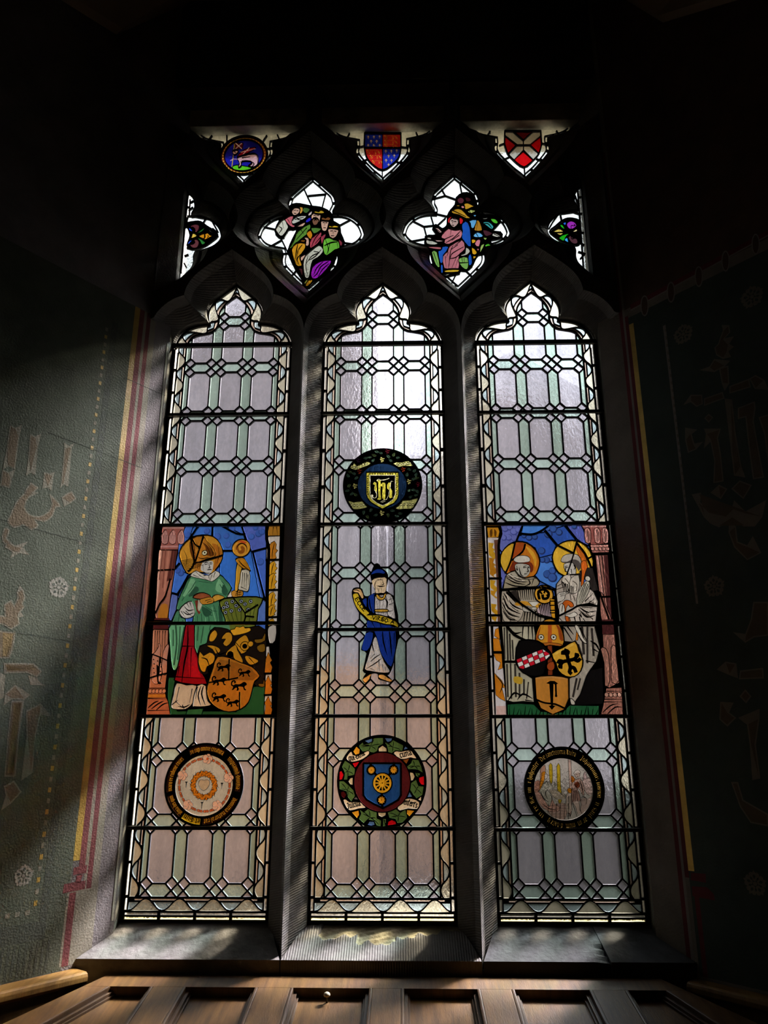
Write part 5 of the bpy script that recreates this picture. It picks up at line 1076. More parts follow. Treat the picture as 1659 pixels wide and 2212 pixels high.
for w, n in ((16, (400, 90, 410, 300, 380, 540)), (12, (450, 100, 440, 300, 420, 480)), (20, (500, 110, 460, 330, 440, 520)), (12, (370, 140, 370, 320)), (12, (660, 100, 650, 260)), (12, (720, 100, 690, 290)), (10, (800, 90, 790, 140))): D2.col('robe_shade', '2c4a34', w, *n)
D2.p('cassock', '7d0d16', 520, 80, 615, 80, 615, 340, 650, 440, 690, 620, 740, 700, 760, 760, 620, 765, 470, 745, 390, 715, 410, 650, 450, 480, 490, 280, k=1, lead=18); D2.p('cassock_light', 'a3141f', 560, 330, 610, 360, 650, 520, 690, 680, 560, 680, 540, 500, k=1)
for w, n in ((14, (540, 100, 540, 320, 500, 520, 470, 740)), (11, (480, 325, 605, 325)), (10, (400, 680, 740, 700)), (9, (580, 350, 570, 680)), (9, (440, 560, 420, 680))): D2.l(w, *n)
D2.p('alb', 'aea69a', 410, 755, 520, 780, 640, 785, 610, 960, 540, 1040, 480, 1055, 380, 1050, 350, 1010, 380, 880, lead=14); D2.p('alb', 'aea69a', 650, 785, 750, 790, 770, 960, 810, 1000, 740, 1020, 620, 1020, 600, 1000, lead=12)
for w, n in ((10, (690, 790, 660, 900, 690, 1010)), (12, (720, 790, 700, 880, 740, 1000)), (10, (650, 800, 630, 930)), (8, (440, 800, 400, 980)), (8, (590, 820, 560, 980)), (8, (400, 960, 480, 1040)), (10, (430, 1020, 500, 1030, 560, 1000)), (10, (360, 1000, 420, 950)), (8, (750, 800, 760, 940)), (12, (480, 1010, 500, 1055))): D2.l(w, *n)
D2.p('mantling', '17100c', 790, 190, 850, 110, 1000, 130, 1050, 160, 1090, 120, 1260, 110, 1440, 140, 1440, 700, 1400, 800, 1290, 740, 1300, 560, 800, 480, 780, 640, 700, 640, 660, 540, 680, 330, 760, 300, lead=8)
for n in ((790, 260, 800, 190, 850, 140, 880, 190, 850, 250, 820, 270), (930, 240, 980, 170, 1040, 180, 1050, 260, 990, 325, 950, 290, 980, 240), (760, 320, 830, 320, 900, 350, 910, 390, 860, 410, 830, 360), (665, 500, 680, 390, 720, 440, 790, 400, 850, 440, 830, 520, 760, 560, 740, 620, 700, 610, 680, 560), (985, 430, 1000, 380, 1090, 310, 1110, 370, 1170, 480, 1165, 520, 1110, 500, 1070, 450, 1060, 390), (1090, 280, 1190, 200, 1230, 230, 1260, 330, 1220, 380, 1160, 410, 1110, 330),
          (1310, 250, 1400, 240, 1430, 170, 1430, 260, 1340, 290), (1340, 330, 1420, 300, 1430, 380, 1370, 390), (1200, 450, 1240, 440, 1350, 490, 1330, 520, 1270, 540, 1230, 510), (1360, 760, 1410, 760, 1420, 700, 1425, 790, 1370, 790)): D2.p('mantling_gold', 'a8741c' if n[0] < 1280 else '6a4a14', *n, ink=10)
D2.p('crest_crown', 'c08a22', 1035, 140, 1080, 130, 1100, 100, 1140, 110, 1180, 95, 1200, 120, 1250, 115, 1265, 145, 1200, 175, 1080, 200, 1055, 180, ink=10); D2.c('helm_ring', 'a8741c', 1200, 325, 46, 16, ink=12); D2.dot(1198, 326, 26, 14); D2.c('helm_ring', 'a8741c', 1265, 300, 28, 12, ink=10); D2.dot(1030, 420, 34, 12)
for n in ((1090, 280, 1190, 390), (700, 460, 760, 480, 790, 560), (860, 350, 900, 420, 970, 400), (1250, 460, 1330, 550)): D2.l(10, *n)
D2.p('arms_shield', '9a6420', 885, 450, 1020, 465, 1150, 520, 1280, 570, 1370, 670, 1310, 730, 1280, 840, 1240, 970, 1150, 1050, 1020, 1080, 900, 1045, 800, 960, 765, 840, 790, 720, 840, 570, lead=18); D2.p('arms_shield', '7d4f1a', 905, 480, 1020, 495, 1250, 570, 1350, 670, 1290, 720, 1000, 720, 810, 730, 850, 600, k=1)
def lion(D, x, y, s, key='INK', w=15):
    n = (-5, -10, 15, -22, 50, -20, 75, -30, 95, -44, 118, -38, 128, -22, 116, -8, 104, 0, 108, 22, 122, 32, 112, 42, 96, 30, 90, 8, 60, 2, 40, 4, 48, 24, 40, 42, 22, 42, 30, 30, 26, 14, 8, 18, -8, 34, -24, 36, -14, 22, -10, 4)
    D.S.add(cr(D.t(*[(x if i % 2 == 0 else y)+v*s for i, v in enumerate(n)]), 2), key)
    D.l(9*s, *[(x if i % 2 == 0 else y)+v*s for i, v in enumerate((-4, -4, -24, -14, -22, -44, -2, -56, 12, -44, 4, -36))], key=key, taper=False)
for x, y, q in ((905, 575, 1.0), (1150, 640, .9), (850, 735, 1.05), (1075, 790, 1.15), (850, 925, 1.05), (1010, 985, .95)): lion(D2, x, y, q)
for n in ((1020, 480, 1015, 720), (1140, 860, 1140, 1060), (790, 745, 1000, 715, 1120, 690)): D2.l(10, *n, key='LEAD', taper=False)
D2.p('post', WH, 1450, 330, 1480, 330, 1510, 640, 1510, 1125, 1425, 1125, 1440, 700, k=1, lead=14); D2.p('post', 'a09a92', 1480, 100, 1560, 90, 1550, 260, 1490, 290, 1470, 180, lead=14)
for y0, y1 in ((400, 630), (670, 880), (910, 1115)): D2.p('post_leaf', 'a8661c', 1445-(y0-400)*.03, y0+70, 1470, y0, 1490, y0+50, 1512, y0+90, 1490, (y0+y1)/2, 1515, y1-60, 1500, y1, 1430, y1, 1440, (y0+y1)/2, k=1, ink=8)
for y in (645, 892): D2.l(16, 1425, y, 1520, y-4, key='LEAD', taper=False)
D.l(16, 60, 1210, 260, 1215, key='LEAD', taper=False)
S.build(S.e)
# ================= two monks panel, right lancet
O = rect(LX[2], XEDGE, .1325, .820)
S = figure('monks_panel', 'stained glass panel of two haloed monks above three coats of arms, right lancet', 'stained glass', O)
D = Draw(S, T(1040, 1125, 5.53)); D2 = Draw(S, T(1045, 1335, 5.1844))
for k, (a, b) in enumerate(((45, 370), (390, 800), (820, 1210))): D.p('edge_strip', 'c4beb8', 32+a*.045, a, 48+a*.045, a, 48+b*.045, b, 32+b*.045, b, k=1); D.p('edge_strip', 'b4b8b4', 1517+a*.11-3, a, 1533+a*.11-3, a, 1533+b*.11-3, b, 1517+b*.11-3, b, k=1)
for k, (a, b) in enumerate(((90, 420), (445, 800), (830, 1105))): D2.p('edge_strip', 'c4beb8', 52+a*.045, a, 72+a*.045, a, 72+b*.045, b, 52+b*.045, b, k=1); D2.p('edge_strip', 'b4b8b4', 1490+a*.10, a, 1507+a*.10, a, 1507+b*.10, b, 1490+b*.10, b, k=1)
D.p('sky', '3a5ba0', 215, 55, 1200, 55, 1290, 320, 1300, 700, 900, 900, 230, 900, 205, 400, k=1, lead=10)
for n, h in (((220, 60, 490, 55, 410, 260, 250, 380, 210, 330), '5a62a2'), ((500, 60, 790, 60, 720, 120, 620, 160, 480, 150), '4478c4'), ((450, 180, 760, 140, 890, 280, 850, 400, 690, 440, 640, 320, 440, 240), '2a4c9a'), ((760, 130, 1000, 60, 1130, 220, 1100, 240, 900, 290), '2c4c96'), ((1020, 60, 1200, 60, 1285, 300, 1200, 260, 1130, 210), '4c559a'), ((690, 480, 840, 490, 980, 640, 880, 810, 700, 720, 640, 650), '4474bc'), ((215, 400, 300, 640, 240, 820), '5a62a4')): D.p('sky', h, *n, k=1, lead=12)
for x, y, r in ((285, 95, 40), (340, 80, 38), (390, 130, 46), (330, 200, 40), (270, 205, 34), (400, 210, 44), (440, 110, 36), (570, 200, 40), (640, 195, 34), (510, 180, 30), (800, 160, 50), (860, 100, 46), (930, 140, 40), (720, 360, 44), (780, 470, 40), (730, 470, 34), (790, 640, 50), (850, 600, 44), (850, 680, 54), (240, 720, 30), (1110, 70, 34)): S.fill(circle(D.t(x, y)[0], r*D.px, 14), 'cloud', glass('22305e' if x > 480 else '3f4784')); S.fill(circle(D.t(x-6, y-6)[0], r*.78*D.px, 14), 'cloud', glass('32508e' if x > 480 else '6068a8'))
for n in ((490, 60, 410, 260), (800, 60, 700, 130, 600, 165, 470, 155), (760, 120, 900, 290), (1000, 60, 1130, 220)): D.l(18, *n, key='LEAD', taper=False)
D.p('column', '8a5c52', 1360, 410, 1510, 410, 1530, 760, 1560, 1200, 1440, 1210, 1400, 800, k=1, lead=18); D.p('column_shade', '3e1f1e', 1460, 415, 1512, 415, 1560, 1195, 1520, 1195, k=1); D.p('column_light', 'a87c72', 1375, 420, 1410, 420, 1460, 900, 1440, 900, k=1); D.l(9, 1400, 420, 1500, 1180); D.l(9, 1440, 420, 1520, 1180)
D.p('capital', '7c4640', 1200, 60, 1490, 55, 1510, 270, 1310, 290, 1270, 200, k=1, lead=12); D.p('capital_band', 'a87a74', 1200, 55, 1490, 52, 1492, 74, 1205, 78, k=1); D.p('capital_ring', '8f5c54', 1300, 290, 1515, 285, 1520, 375, 1325, 382, k=1, ink=8); D.p('capital_band', 'a8786e', 1305, 292, 1515, 287, 1516, 306, 1308, 310, k=1)
for i in range(5): D.c('capital_bead', 'a4746a', 1330+i*44, 335, 20, 10, ink=8)
for cx_ in (1270, 1385, 1480): D.p('capital_leaf', 'a4746c', cx_-24, 255, cx_-38, 140, cx_-30, 95, cx_, 85, cx_+26, 110, cx_+34, 160, cx_+28, 260, ink=10); D.l(7, cx_-6, 110, cx_+5, 250); D.l(6, cx_+14, 130, cx_+15, 240)
D.p('column_leaf', '8a5c50', 1420, 860, 1460, 900, 1470, 980, 1520, 1100, 1545, 1200, 1445, 1205, 1420, 1040, ink=10); D.l(10, 1410, 850, 1460, 1000, 1530, 1190, key='LEAD', taper=False); D.l(14, 1440, 910, 1560, 905, key='LEAD', taper=False)
D.p('post', 'b8b2b4', 72, 215, 205, 215, 215, 800, 225, 1225, 120, 1225, 95, 700, k=1, lead=14); D.p('post_capital', 'b07a1e', 68, 80, 200, 80, 215, 130, 200, 195, 80, 200, k=1, ink=9); D.p('post_capital', '5c3a10', 100, 120, 130, 100, 130, 180, 105, 190); D.p('post_capital', '5c3a10', 150, 100, 180, 130, 175, 185, 155, 180); D.p('post_band', 'b5a8a0', 72, 200, 212, 200, 214, 222, 74, 222, k=1)
for y0, y1, h in ((260, 460, 'b58a24'), (440, 640, 'a8701c'), (600, 690, 'a8701c'), (705, 850, 'b58a24'), (830, 930, 'b58020'), (990, 1130, 'b5861e'), (1140, 1225, 'b5861e')): 
    o = (y0-260)*.045; D.p('post_leaf', h, 82+o, y0, 150+o, y0+10, 130+o, y0+60, 165+o, y0+90, 140+o, (y0+y1)/2, 190+o, y1-30, 150+o, y1, 90+o, y1-50, 85+o, (y0+y1)/2, k=1)
D.p('post_shade', '5c3d30', 150, 230, 205, 225, 210, 800, 222, 1220, 195, 1220, 180, 700, k=1)
for y in (690, 1130): D.l(18, 90, y, 235, y, key='LEAD', taper=False)
D.l(22, 215, 60, 235, 160, 205, 300, 225, 800, 240, 1230, key='LEAD', taper=False)
HY = 'c09a32'
D.p('halo', 'a8641c', 225, 470, 250, 380, 330, 290, 430, 255, 540, 270, 640, 350, 690, 470, 670, 580, 620, 660, 480, 700, 290, 620, lead=22); D.p('halo', HY, 228, 470, 250, 380, 320, 300, 398, 275, 345, 480, 290, 615, 240, 540, k=2, lead=8); D.p('halo', '94441a', 410, 270, 520, 275, 500, 350, 380, 460, 360, 470); D.p('halo_light', 'b88a2c', 530, 300, 620, 370, 660, 470, 640, 560, 620, 460, 560, 360)
for n in ((400, 265, 350, 480, 290, 620), (520, 285, 490, 370, 370, 470)): D.l(15, *n, key='LEAD', taper=False)
D.p('halo', HY, 850, 440, 890, 330, 970, 265, 1080, 240, 1200, 270, 1290, 360, 1330, 480, 1310, 570, 1200, 650, 980, 650, 890, 570, lead=22); D.p('halo', 'a8581c', 1120, 330, 1150, 300, 1240, 400, 1260, 480, 1200, 560, 1170, 440); D.p('halo', 'b0661c', 1200, 500, 1280, 530, 1250, 600, 1190, 590)
for n in ((900, 290, 1100, 390), (1140, 250, 1100, 390), (1140, 270, 1240, 400, 1310, 560), (1260, 460, 1330, 420)): D.l(15, *n, key='LEAD', taper=False)
D.p('hair', '6a2a16', 360, 520, 400, 470, 560, 480, 620, 540, 600, 620, 540, 560, 430, 520, 400, 600, 330, 600)
D.p('tonsure', 'b4afa4', 385, 470, 420, 430, 480, 415, 550, 425, 580, 460, 560, 490, 440, 500, ink=7)
D.p('face', '9a978c', 400, 540, 440, 510, 540, 520, 580, 550, 575, 620, 530, 670, 470, 660, 420, 610, ink=8)
for w, n in ((8, (505, 548, 540, 535)), (8, (555, 550, 575, 548)), (10, (505, 560, 535, 556)), (10, (556, 562, 576, 560)), (8, (548, 565, 560, 605, 540, 612)), (9, (515, 636, 545, 634)), (7, (420, 540, 430, 590, 415, 570)), (8, (450, 560, 470, 640, 500, 662))): D.l(w, *n)
CL = 'a89e90'
D.p('hood', '857c68', 285, 700, 310, 640, 400, 600, 440, 660, 520, 690, 620, 670, 690, 730, 640, 790, 480, 790, 300, 810, 265, 810, lead=16); D.p('hood_light', 'a89f8e', 310, 640, 400, 610, 440, 680, 520, 710, 480, 740, 380, 720, 320, 690)
for n in ((300, 680, 400, 740, 520, 760), (320, 650, 420, 720, 540, 730), (560, 700, 580, 750, 520, 780), (620, 700, 600, 770), (290, 740, 400, 780, 560, 785)): D.l(10, *n)
D.p('habit', '8f8676', 250, 820, 640, 790, 700, 800, 760, 1240, 250, 1240, 240, 1000, k=1, lead=14); D.p('habit_sleeve', 'a49a8a', 245, 850, 290, 840, 400, 960, 480, 1020, 500, 1070, 460, 1180, 340, 1230, 260, 1180, 240, 1000, ink=10); D.p('habit_shade', '2c2622', 320, 850, 420, 830, 470, 960, 410, 970, k=1)
for i in range(9): D.l(13, 430+i*26, 810, 450+i*24, 940, k=1)
for n in ((260, 900, 320, 1040, 460, 1110), (250, 980, 330, 1110, 450, 1150), (270, 870, 360, 1000, 480, 1060), (260, 1080, 330, 1170, 420, 1190), (300, 860, 410, 980)): D.l(14, *n)
for i in range(7): D.l(15, 520+i*32, 1080, 500+i*34, 1230, k=1)
D.p('book', 'b8842a', 400, 985, 480, 960, 560, 970, 620, 1030, 560, 1010, 420, 1015); D.p('book_pages', 'b5b2a6', 560, 970, 640, 965, 700, 965, 640, 1025, 610, 1020, k=1, ink=6); D.p('book', 'b8842a', 640, 1020, 720, 950, 740, 960, 660, 1060, k=1); D.p('hand', 'a8a498', 500, 1030, 560, 1030, 640, 1080, 570, 1090, 500, 1075, ink=8); D.p('hand', 'a8a498', 590, 1045, 630, 1030, 660, 1040, 630, 1065, ink=7)
D.p('maniple', 'a8949a', 660, 1060, 760, 950, 830, 940, 840, 1150, 740, 1130, 670, 1100, k=1, lead=8)
for i in range(7): D.l(13, 690+i*20, 1010-i*8, 715+i*18, 1130, k=1)
c = D.t(745, 880)[0]; S.ring(circle(c, 102*D.px, 28), 14*D.px, 'LEAD'); S.fill(circle(c, 100*D.px, 28), 'crosier_head', glass('b5862c'))
for w, n in ((22, (690, 930, 680, 850, 740, 820, 800, 860, 790, 920, 740, 930, 730, 890)), (14, (700, 850, 720, 870)), (14, (760, 830, 750, 860)), (14, (810, 880, 780, 890))): D.l(w, *n, taper=False)
D.p('crosier_staff', 'b5801e', 820, 930, 870, 940, 880, 1160, 840, 1160, k=1, ink=8)
for y in (960, 1010, 1070, 1100): D.l(9, 818, y, 882, y, k=1, taper=False)
D.p('tonsure', '9c968c', 950, 480, 980, 420, 1060, 395, 1150, 410, 1190, 480, 1170, 540, 1080, 480, 1000, 500, ink=8); D.p('hair', '4a4440', 960, 490, 1020, 490, 1090, 460, 1160, 480, 1190, 540, 1160, 600, 1110, 520, 1000, 510)
D.p('face', 'aaa69e', 985, 520, 1060, 500, 1110, 520, 1130, 600, 1110, 660, 1050, 660, 1020, 610, 1000, 590, ink=8)
for w, n in ((8, (1000, 545, 1030, 540)), (10, (1005, 560, 1035, 556)), (8, (1010, 560, 1000, 600, 1020, 610)), (8, (1025, 632, 1050, 632)), (8, (1100, 520, 1120, 560, 1105, 580)), (9, (1070, 580, 1080, 640))): D.l(w, *n)
D.l(10, 1100, 400, 1060, 530, 1020, 640, key='LEAD', taper=False)
D.p('habit', 'a0968c', 890, 870, 900, 760, 960, 680, 1060, 650, 1170, 640, 1180, 720, 1340, 850, 1390, 960, 1360, 1240, 920, 1240, 930, 1100, 900, 980, k=1, lead=18); D.p('cowl', 'b0a89c', 985, 660, 1060, 650, 1060, 720, 1030, 850, 1000, 760, 960, 720, ink=9); D.p('cowl', 'a8a094', 1070, 690, 1160, 650, 1165, 800, 1130, 860, 1060, 860, 1050, 800, ink=9); D.p('habit_shade', '241f1d', 1170, 600, 1240, 560, 1330, 560, 1400, 830, 1320, 840, 1250, 700, 1180, 720, k=1)
D.p('staff', 'b0561c', 1190, 500, 1250, 480, 1260, 560, 1230, 640, 1215, 760, 1190, 780, 1200, 620, ink=8)
D.p('sheaf', 'a39e90', 1250, 720, 1290, 740, 1280, 850, 1200, 980, 1160, 1020, 1140, 1000, 1150, 880, 1200, 780, ink=10); D.c('sheaf_knot', 'b4b0a4', 1270, 690, 28, 12, ink=10)
for n in ((1250, 740, 1170, 980), (1270, 760, 1180, 990), (1230, 750, 1160, 940), (1280, 780, 1200, 970)): D.l(7, *n)
D.p('hand', 'b0aaa0', 900, 900, 930, 860, 1010, 850, 1045, 860, 1000, 880, 990, 930, 930, 970, 895, 950, ink=9); D.l(6, 940, 880, 1020, 862); D.l(6, 945, 900, 1000, 885); D.p('hand', 'b0aaa0', 1000, 1120, 1060, 1115, 1110, 1090, 1145, 1120, 1100, 1150, 1030, 1150, ink=9)
D.p('crosier_head', 'b0561c', 975, 980, 1020, 950, 1080, 975, 1100, 1020, 1060, 1030, 1040, 1000, 1010, 1040, 1000, 1100, 970, 1090, ink=10); D.p('crosier_head', 'b0561c', 1000, 1140, 1050, 1160, 1060, 1220, 1020, 1210, ink=8); D.p('cloth', 'b0aaa0', 940, 1000, 985, 1010, 990, 1100, 930, 1120, ink=9)
for i in range(7): D.l(11, 960+i*22, 730+i*10, 985+i*18, 850+i*6, k=1)
for n in ((1180, 1040, 1260, 1090, 1360, 1080), (1190, 1090, 1260, 1150, 1350, 1130), (1170, 1120, 1240, 1200), (1200, 1000, 1300, 990, 1370, 1010), (1240, 960, 1330, 870), (1260, 1000, 1350, 930), (1110, 1150, 1130, 1230), (1170, 1150, 1190, 1230)): D.l(13, *n)
for n in ((250, 830, 700, 800), (320, 840, 430, 960, 600, 1080, 700, 1140, 840, 1160), (920, 1140, 1080, 1060, 1180, 1010, 1400, 1020), (720, 790, 880, 830), (880, 830, 900, 1000, 920, 1140)): D.l(16, *n, key='LEAD', taper=False)
D.p('mitre', 'a0501c', 740, 1240, 760, 1190, 800, 1175, 850, 1200, 870, 1240, k=2, lead=10)
for w, n in ((9, (255, 930, 310, 1080, 440, 1150)), (8, (250, 1030, 310, 1130, 400, 1180)), (8, (300, 900, 360, 1020, 440, 1080)), (9, (280, 1110, 350, 1200)), (8, (290, 660, 380, 700, 470, 730)), (8, (350, 640, 420, 690, 480, 710)), (7, (440, 690, 560, 700, 640, 690)), (8, (910, 780, 980, 740)), (8, (900, 820, 990, 790)), (8, (905, 1000, 940, 960)), (9, (1160, 1060, 1240, 1120, 1330, 1170)), (8, (1180, 1100, 1220, 1200)), (8, (1250, 1100, 1330, 1180)), (8, (1290, 960, 1360, 990)), (8, (1200, 1030, 1320, 1040)), (8, (1100, 900, 1120, 960)), (8, (1060, 880, 1070, 950)), (7, (1000, 690, 1050, 760, 1040, 840)), (7, (1090, 720, 1140, 760, 1130, 840)), (8, (970, 1010, 960, 1080)), (8, (930, 1160, 990, 1230)), (8, (1040, 1160, 1060, 1230))): D.col('habit_shade', '3a332c', w, *n)
for w, n in ((7, (300, 880, 340, 990, 420, 1060)), (7, (260, 950, 300, 1060)), (7, (1230, 1060, 1330, 1110)), (7, (1200, 1150, 1230, 1220)), (7, (320, 640, 400, 670, 480, 690))): D.col('habit_light', 'c2baac', w, *n)
# lower half
D2.p('ground_shade', '0c0a0a', 1020, 620, 1330, 560, 1345, 960, 960, 980, k=1); D2.p('grass', '1f5130', 265, 970, 400, 960, 560, 970, 640, 1050, 880, 1060, 960, 980, 1290, 985, 1290, 1112, 270, 1112, k=1, lead=10)
for i in range(24): D2.l(8, 290+i*42, 1080, 300+i*42+(i % 3-1)*14, 990+(i % 4)*14, k=1)
D2.p('habit', '9f9a86', 205, 95, 560, 95, 590, 260, 480, 250, 400, 330, 360, 460, 420, 600, 540, 680, 560, 940, 440, 930, 330, 940, 255, 920, 235, 500, k=1, lead=14)
for w, n in ((20, (260, 110, 270, 480)), (16, (320, 250, 330, 460)), (16, (300, 510, 310, 900)), (20, (350, 520, 360, 880)), (18, (400, 620, 400, 880)), (18, (450, 690, 450, 860)), (14, (500, 720, 480, 900)), (16, (230, 110, 235, 460)), (18, (290, 180, 300, 470)), (18, (260, 520, 270, 880))): D2.col('habit_shade', '35302a', w, *n)
for n in ((440, 100, 430, 240), (500, 100, 500, 250), (540, 100, 550, 260), (280, 100, 340, 170, 420, 160), (340, 180, 440, 230), (270, 930, 340, 840, 420, 870), (380, 910, 440, 850, 540, 900), (470, 920, 540, 930)): D2.l(14, *n)
for n in ((260, 100, 340, 190, 440, 240, 560, 290), (225, 490, 370, 490)): D2.l(18, *n, key='LEAD', taper=False)
D2.p('habit_patch', 'a8882c', 340, 655, 430, 670, 425, 740, 340, 720)
D2.p('habit', '8a8276', 890, 95, 1240, 95, 1300, 330, 1260, 480, 1200, 560, 1150, 640, 1080, 850, 1000, 960, 960, 900, 960, 680, 1040, 640, 1100, 520, 1020, 270, 900, 260, k=1, lead=14)
for w, n in ((26, (1100, 100, 1120, 400)), (20, (1160, 100, 1160, 500)), (22, (1210, 120, 1230, 420)), (18, (1060, 300, 1100, 420)), (20, (1040, 680, 1000, 880)), (16, (1080, 680, 1050, 800))): D2.col('habit_shade', '2a2522', w, *n)
for n in ((900, 110, 990, 250), (940, 100, 1000, 180), (1040, 110, 1090, 240, 1150, 290), (1080, 110, 1150, 250), (1200, 260, 1260, 300, 1290, 360), (1230, 350, 1280, 380), (1150, 480, 1240, 500)): D2.l(14, *n)
D2.p('sash', 'b0661c', 1040, 150, 1060, 160, 1050, 250, 1030, 245, k=1, ink=6); D2.p('girdle', 'a8a296', 1020, 95, 1060, 95, 1110, 220, 1150, 270, 1130, 280, 1080, 220, ink=8); D2.p('shoe', 'a8a296', 970, 900, 1010, 930, 1020, 965, 980, 965, ink=10)
D2.p('mitre', 'b07a22', 640, 70, 700, 20, 780, 20, 850, 90, 890, 200, 880, 310, 740, 300, 610, 310, 580, 250, 600, 150, lead=16); D2.p('mitre_band', '9a4a1c', 720, 60, 760, 60, 765, 280, 715, 280, k=1); D2.p('mitre_shade', '8a3f18', 800, 60, 860, 120, 890, 250, 850, 240, 830, 130); D2.p('mitre_shade', '8a3f18', 640, 90, 600, 240, 580, 250, 610, 150); D2.p('mitre_band', '94541c', 620, 290, 740, 275, 870, 295, 850, 315, 740, 300, 640, 320, ink=6)
for x in (642, 782): D2.c('mitre_jewel', 'b4ae9c', x, 215, 26, 12, ink=10); D2.dot(x, 215, 9)
D2.p('crosier_staff', '6a2c14', 715, 310, 765, 310, 770, 640, 720, 640, k=1, ink=8); D2.p('crosier_leaf', '8a3c18', 710, 560, 720, 510, 780, 490, 790, 560, 750, 590, ink=9)
D2.p('arms_dark', '0d0b0b', 400, 260, 600, 260, 700, 340, 760, 420, 700, 480, 670, 620, 560, 650, 440, 610, 370, 520, 360, 420, lead=16)
S.mask = D2.t(360, 470, 580, 380, 660, 350, 750, 410, 690, 470, 440, 570, 400, 560)
for i in range(6):
    for j in range(3):
        x = 375+i*58+j*14-10; y = 468-i*24+j*44-6; D2.p('chequer', 'b01828' if (i+j) % 2 == 0 else 'c4c0ba', x, y, x+52, y-22, x+66, y+18, x+14, y+40, k=1, ink=6)
S.mask = None
D2.p('arms_shield', 'b58a2c', 765, 405, 900, 330, 1020, 265, 1060, 360, 1105, 480, 1080, 590, 1010, 650, 920, 650, 840, 590, 810, 500, k=2, lead=20); D2.p('arms_rim', 'c09c40', 780, 400, 1000, 280, 1015, 300, 800, 415, k=1)
for n in ((945, 470, 930, 410, 890, 380, 885, 400), (930, 410, 945, 380, 910, 360), (950, 475, 1010, 460, 1050, 420, 1030, 410), (1010, 460, 1050, 480, 1075, 460), (945, 480, 890, 490, 850, 540, 870, 550), (890, 490, 850, 480, 835, 500), (950, 490, 970, 550, 960, 600, 975, 620), (970, 550, 1010, 560, 1030, 600)): D2.l(28, *n, taper=False)
D2.p('arms_shield', 'a8702c', 575, 670, 640, 655, 760, 650, 880, 660, 945, 680, 948, 900, 900, 1020, 770, 1075, 640, 1010, 590, 900, k=1, lead=20); D2.p('arms_rim', 'b8844a', 580, 668, 760, 652, 940, 676, 940, 690, 760, 668, 585, 684, k=1)
D2.l(12, 580, 910, 680, 950, 800, 965, 920, 1020, key='LEAD', taper=False)
S.add(D2.t(700, 730, 740, 705, 790, 705, 832, 735, 800, 745, 780, 735, 775, 980, 800, 985, 762, 1028, 728, 985, 752, 980, 735, 740), 'INK'); D2.l(13, 806, 740, 810, 870, k=1, taper=False); D2.dot(810, 872, 12)
D2.p('post', 'b8b2b4', 105, 95, 165, 95, 200, 370, 245, 900, 255, 1105, 135, 1105, 115, 500, k=1, lead=14)
for n in ((130, 130, 165, 110, 180, 240, 120, 200), (105, 230, 170, 230, 200, 370, 110, 370), (110, 400, 200, 400, 210, 560, 160, 580, 190, 500, 140, 470), (120, 620, 200, 700, 240, 780, 200, 780, 240, 930, 180, 900, 135, 860)): D2.p('post_leaf', 'b5701c', *n, k=1, ink=6)
D2.l(8, 140, 650, 210, 740, 180, 840); D2.p('post_foot', 'b89a94', 138, 985, 248, 985, 252, 1105, 145, 1105, k=1); D2.l(18, 100, 385, 210, 385, key='LEAD', taper=False)
D2.p('column', '7c5348', 1330, 185, 1465, 185, 1520, 720, 1400, 780, 1360, 760, 1345, 500, k=1, lead=14); D2.p('column', '3a1a1a', 1320, 20, 1450, 10, 1465, 180, 1325, 185, k=1); D2.p('column_leaf', '8a6052', 1310, 350, 1350, 335, 1380, 370, 1400, 460, 1410, 700, 1360, 760, 1350, 500, ink=10); D2.p('column_leaf', '8a6052', 1430, 330, 1475, 320, 1480, 440, 1510, 700, 1440, 720, 1430, 560, ink=10); D2.p('column_base', '7a5044', 1370, 790, 1545, 780, 1560, 1108, 1305, 1108, 1340, 960, k=1, lead=12)
for i in range(4): D2.c('column_bead', 'a07868', 1375+i*48, 860, 20, 10, ink=8)
for n in ((1330, 1060, 1420, 980, 1500, 960), (1380, 1080, 1470, 1000, 1540, 1000), (1310, 1080, 1560, 1080), (1350, 910, 1550, 910), (1350, 940, 1550, 940), (1365, 820, 1545, 820)): D2.l(10, *n)
S.build(S.e)
DIM[0] = 1.
for i in range(3): lancet(i, HOLES[i])
# ------------------------------------------------------------------ tracery lights
BT = 2.7
WP = 'dfe6e6'; WB = 1.55; RF[0] = .92
def light(n, outline, holes, leads, t, w=.0052, fil=True, cut=None):
    win = empty('window_%d' % n, (outline[0][0], 0, outline[0][1]+ZC), kind='structure')
    S = Sheet(outline); S.add(outline, 'LEAD')
    if fil:
        S.fill(grow(outline, -.003), 'pane', glass(WP, WB)); S.add(grow(outline, -.011), 'LEAD')
        m = grow(outline, -.0155)
        for i in range(0, len(outline), max(1, len(outline)//14)):
            a = outline[i]; c = min(m, key=lambda q: math.dist(q, a)); S.line([a, c], .008)
    else: m = grow(outline, -.004)
    S.fill(m, 'pane', glass(WP, WB))
    for l in leads: S.line(t(*l) if t else l, w)
    for h in holes: S.ring(h, .012, 'LEAD'); S.add(h, 'HOLE')
    S.build(win, minarea=4e-5)
    return win
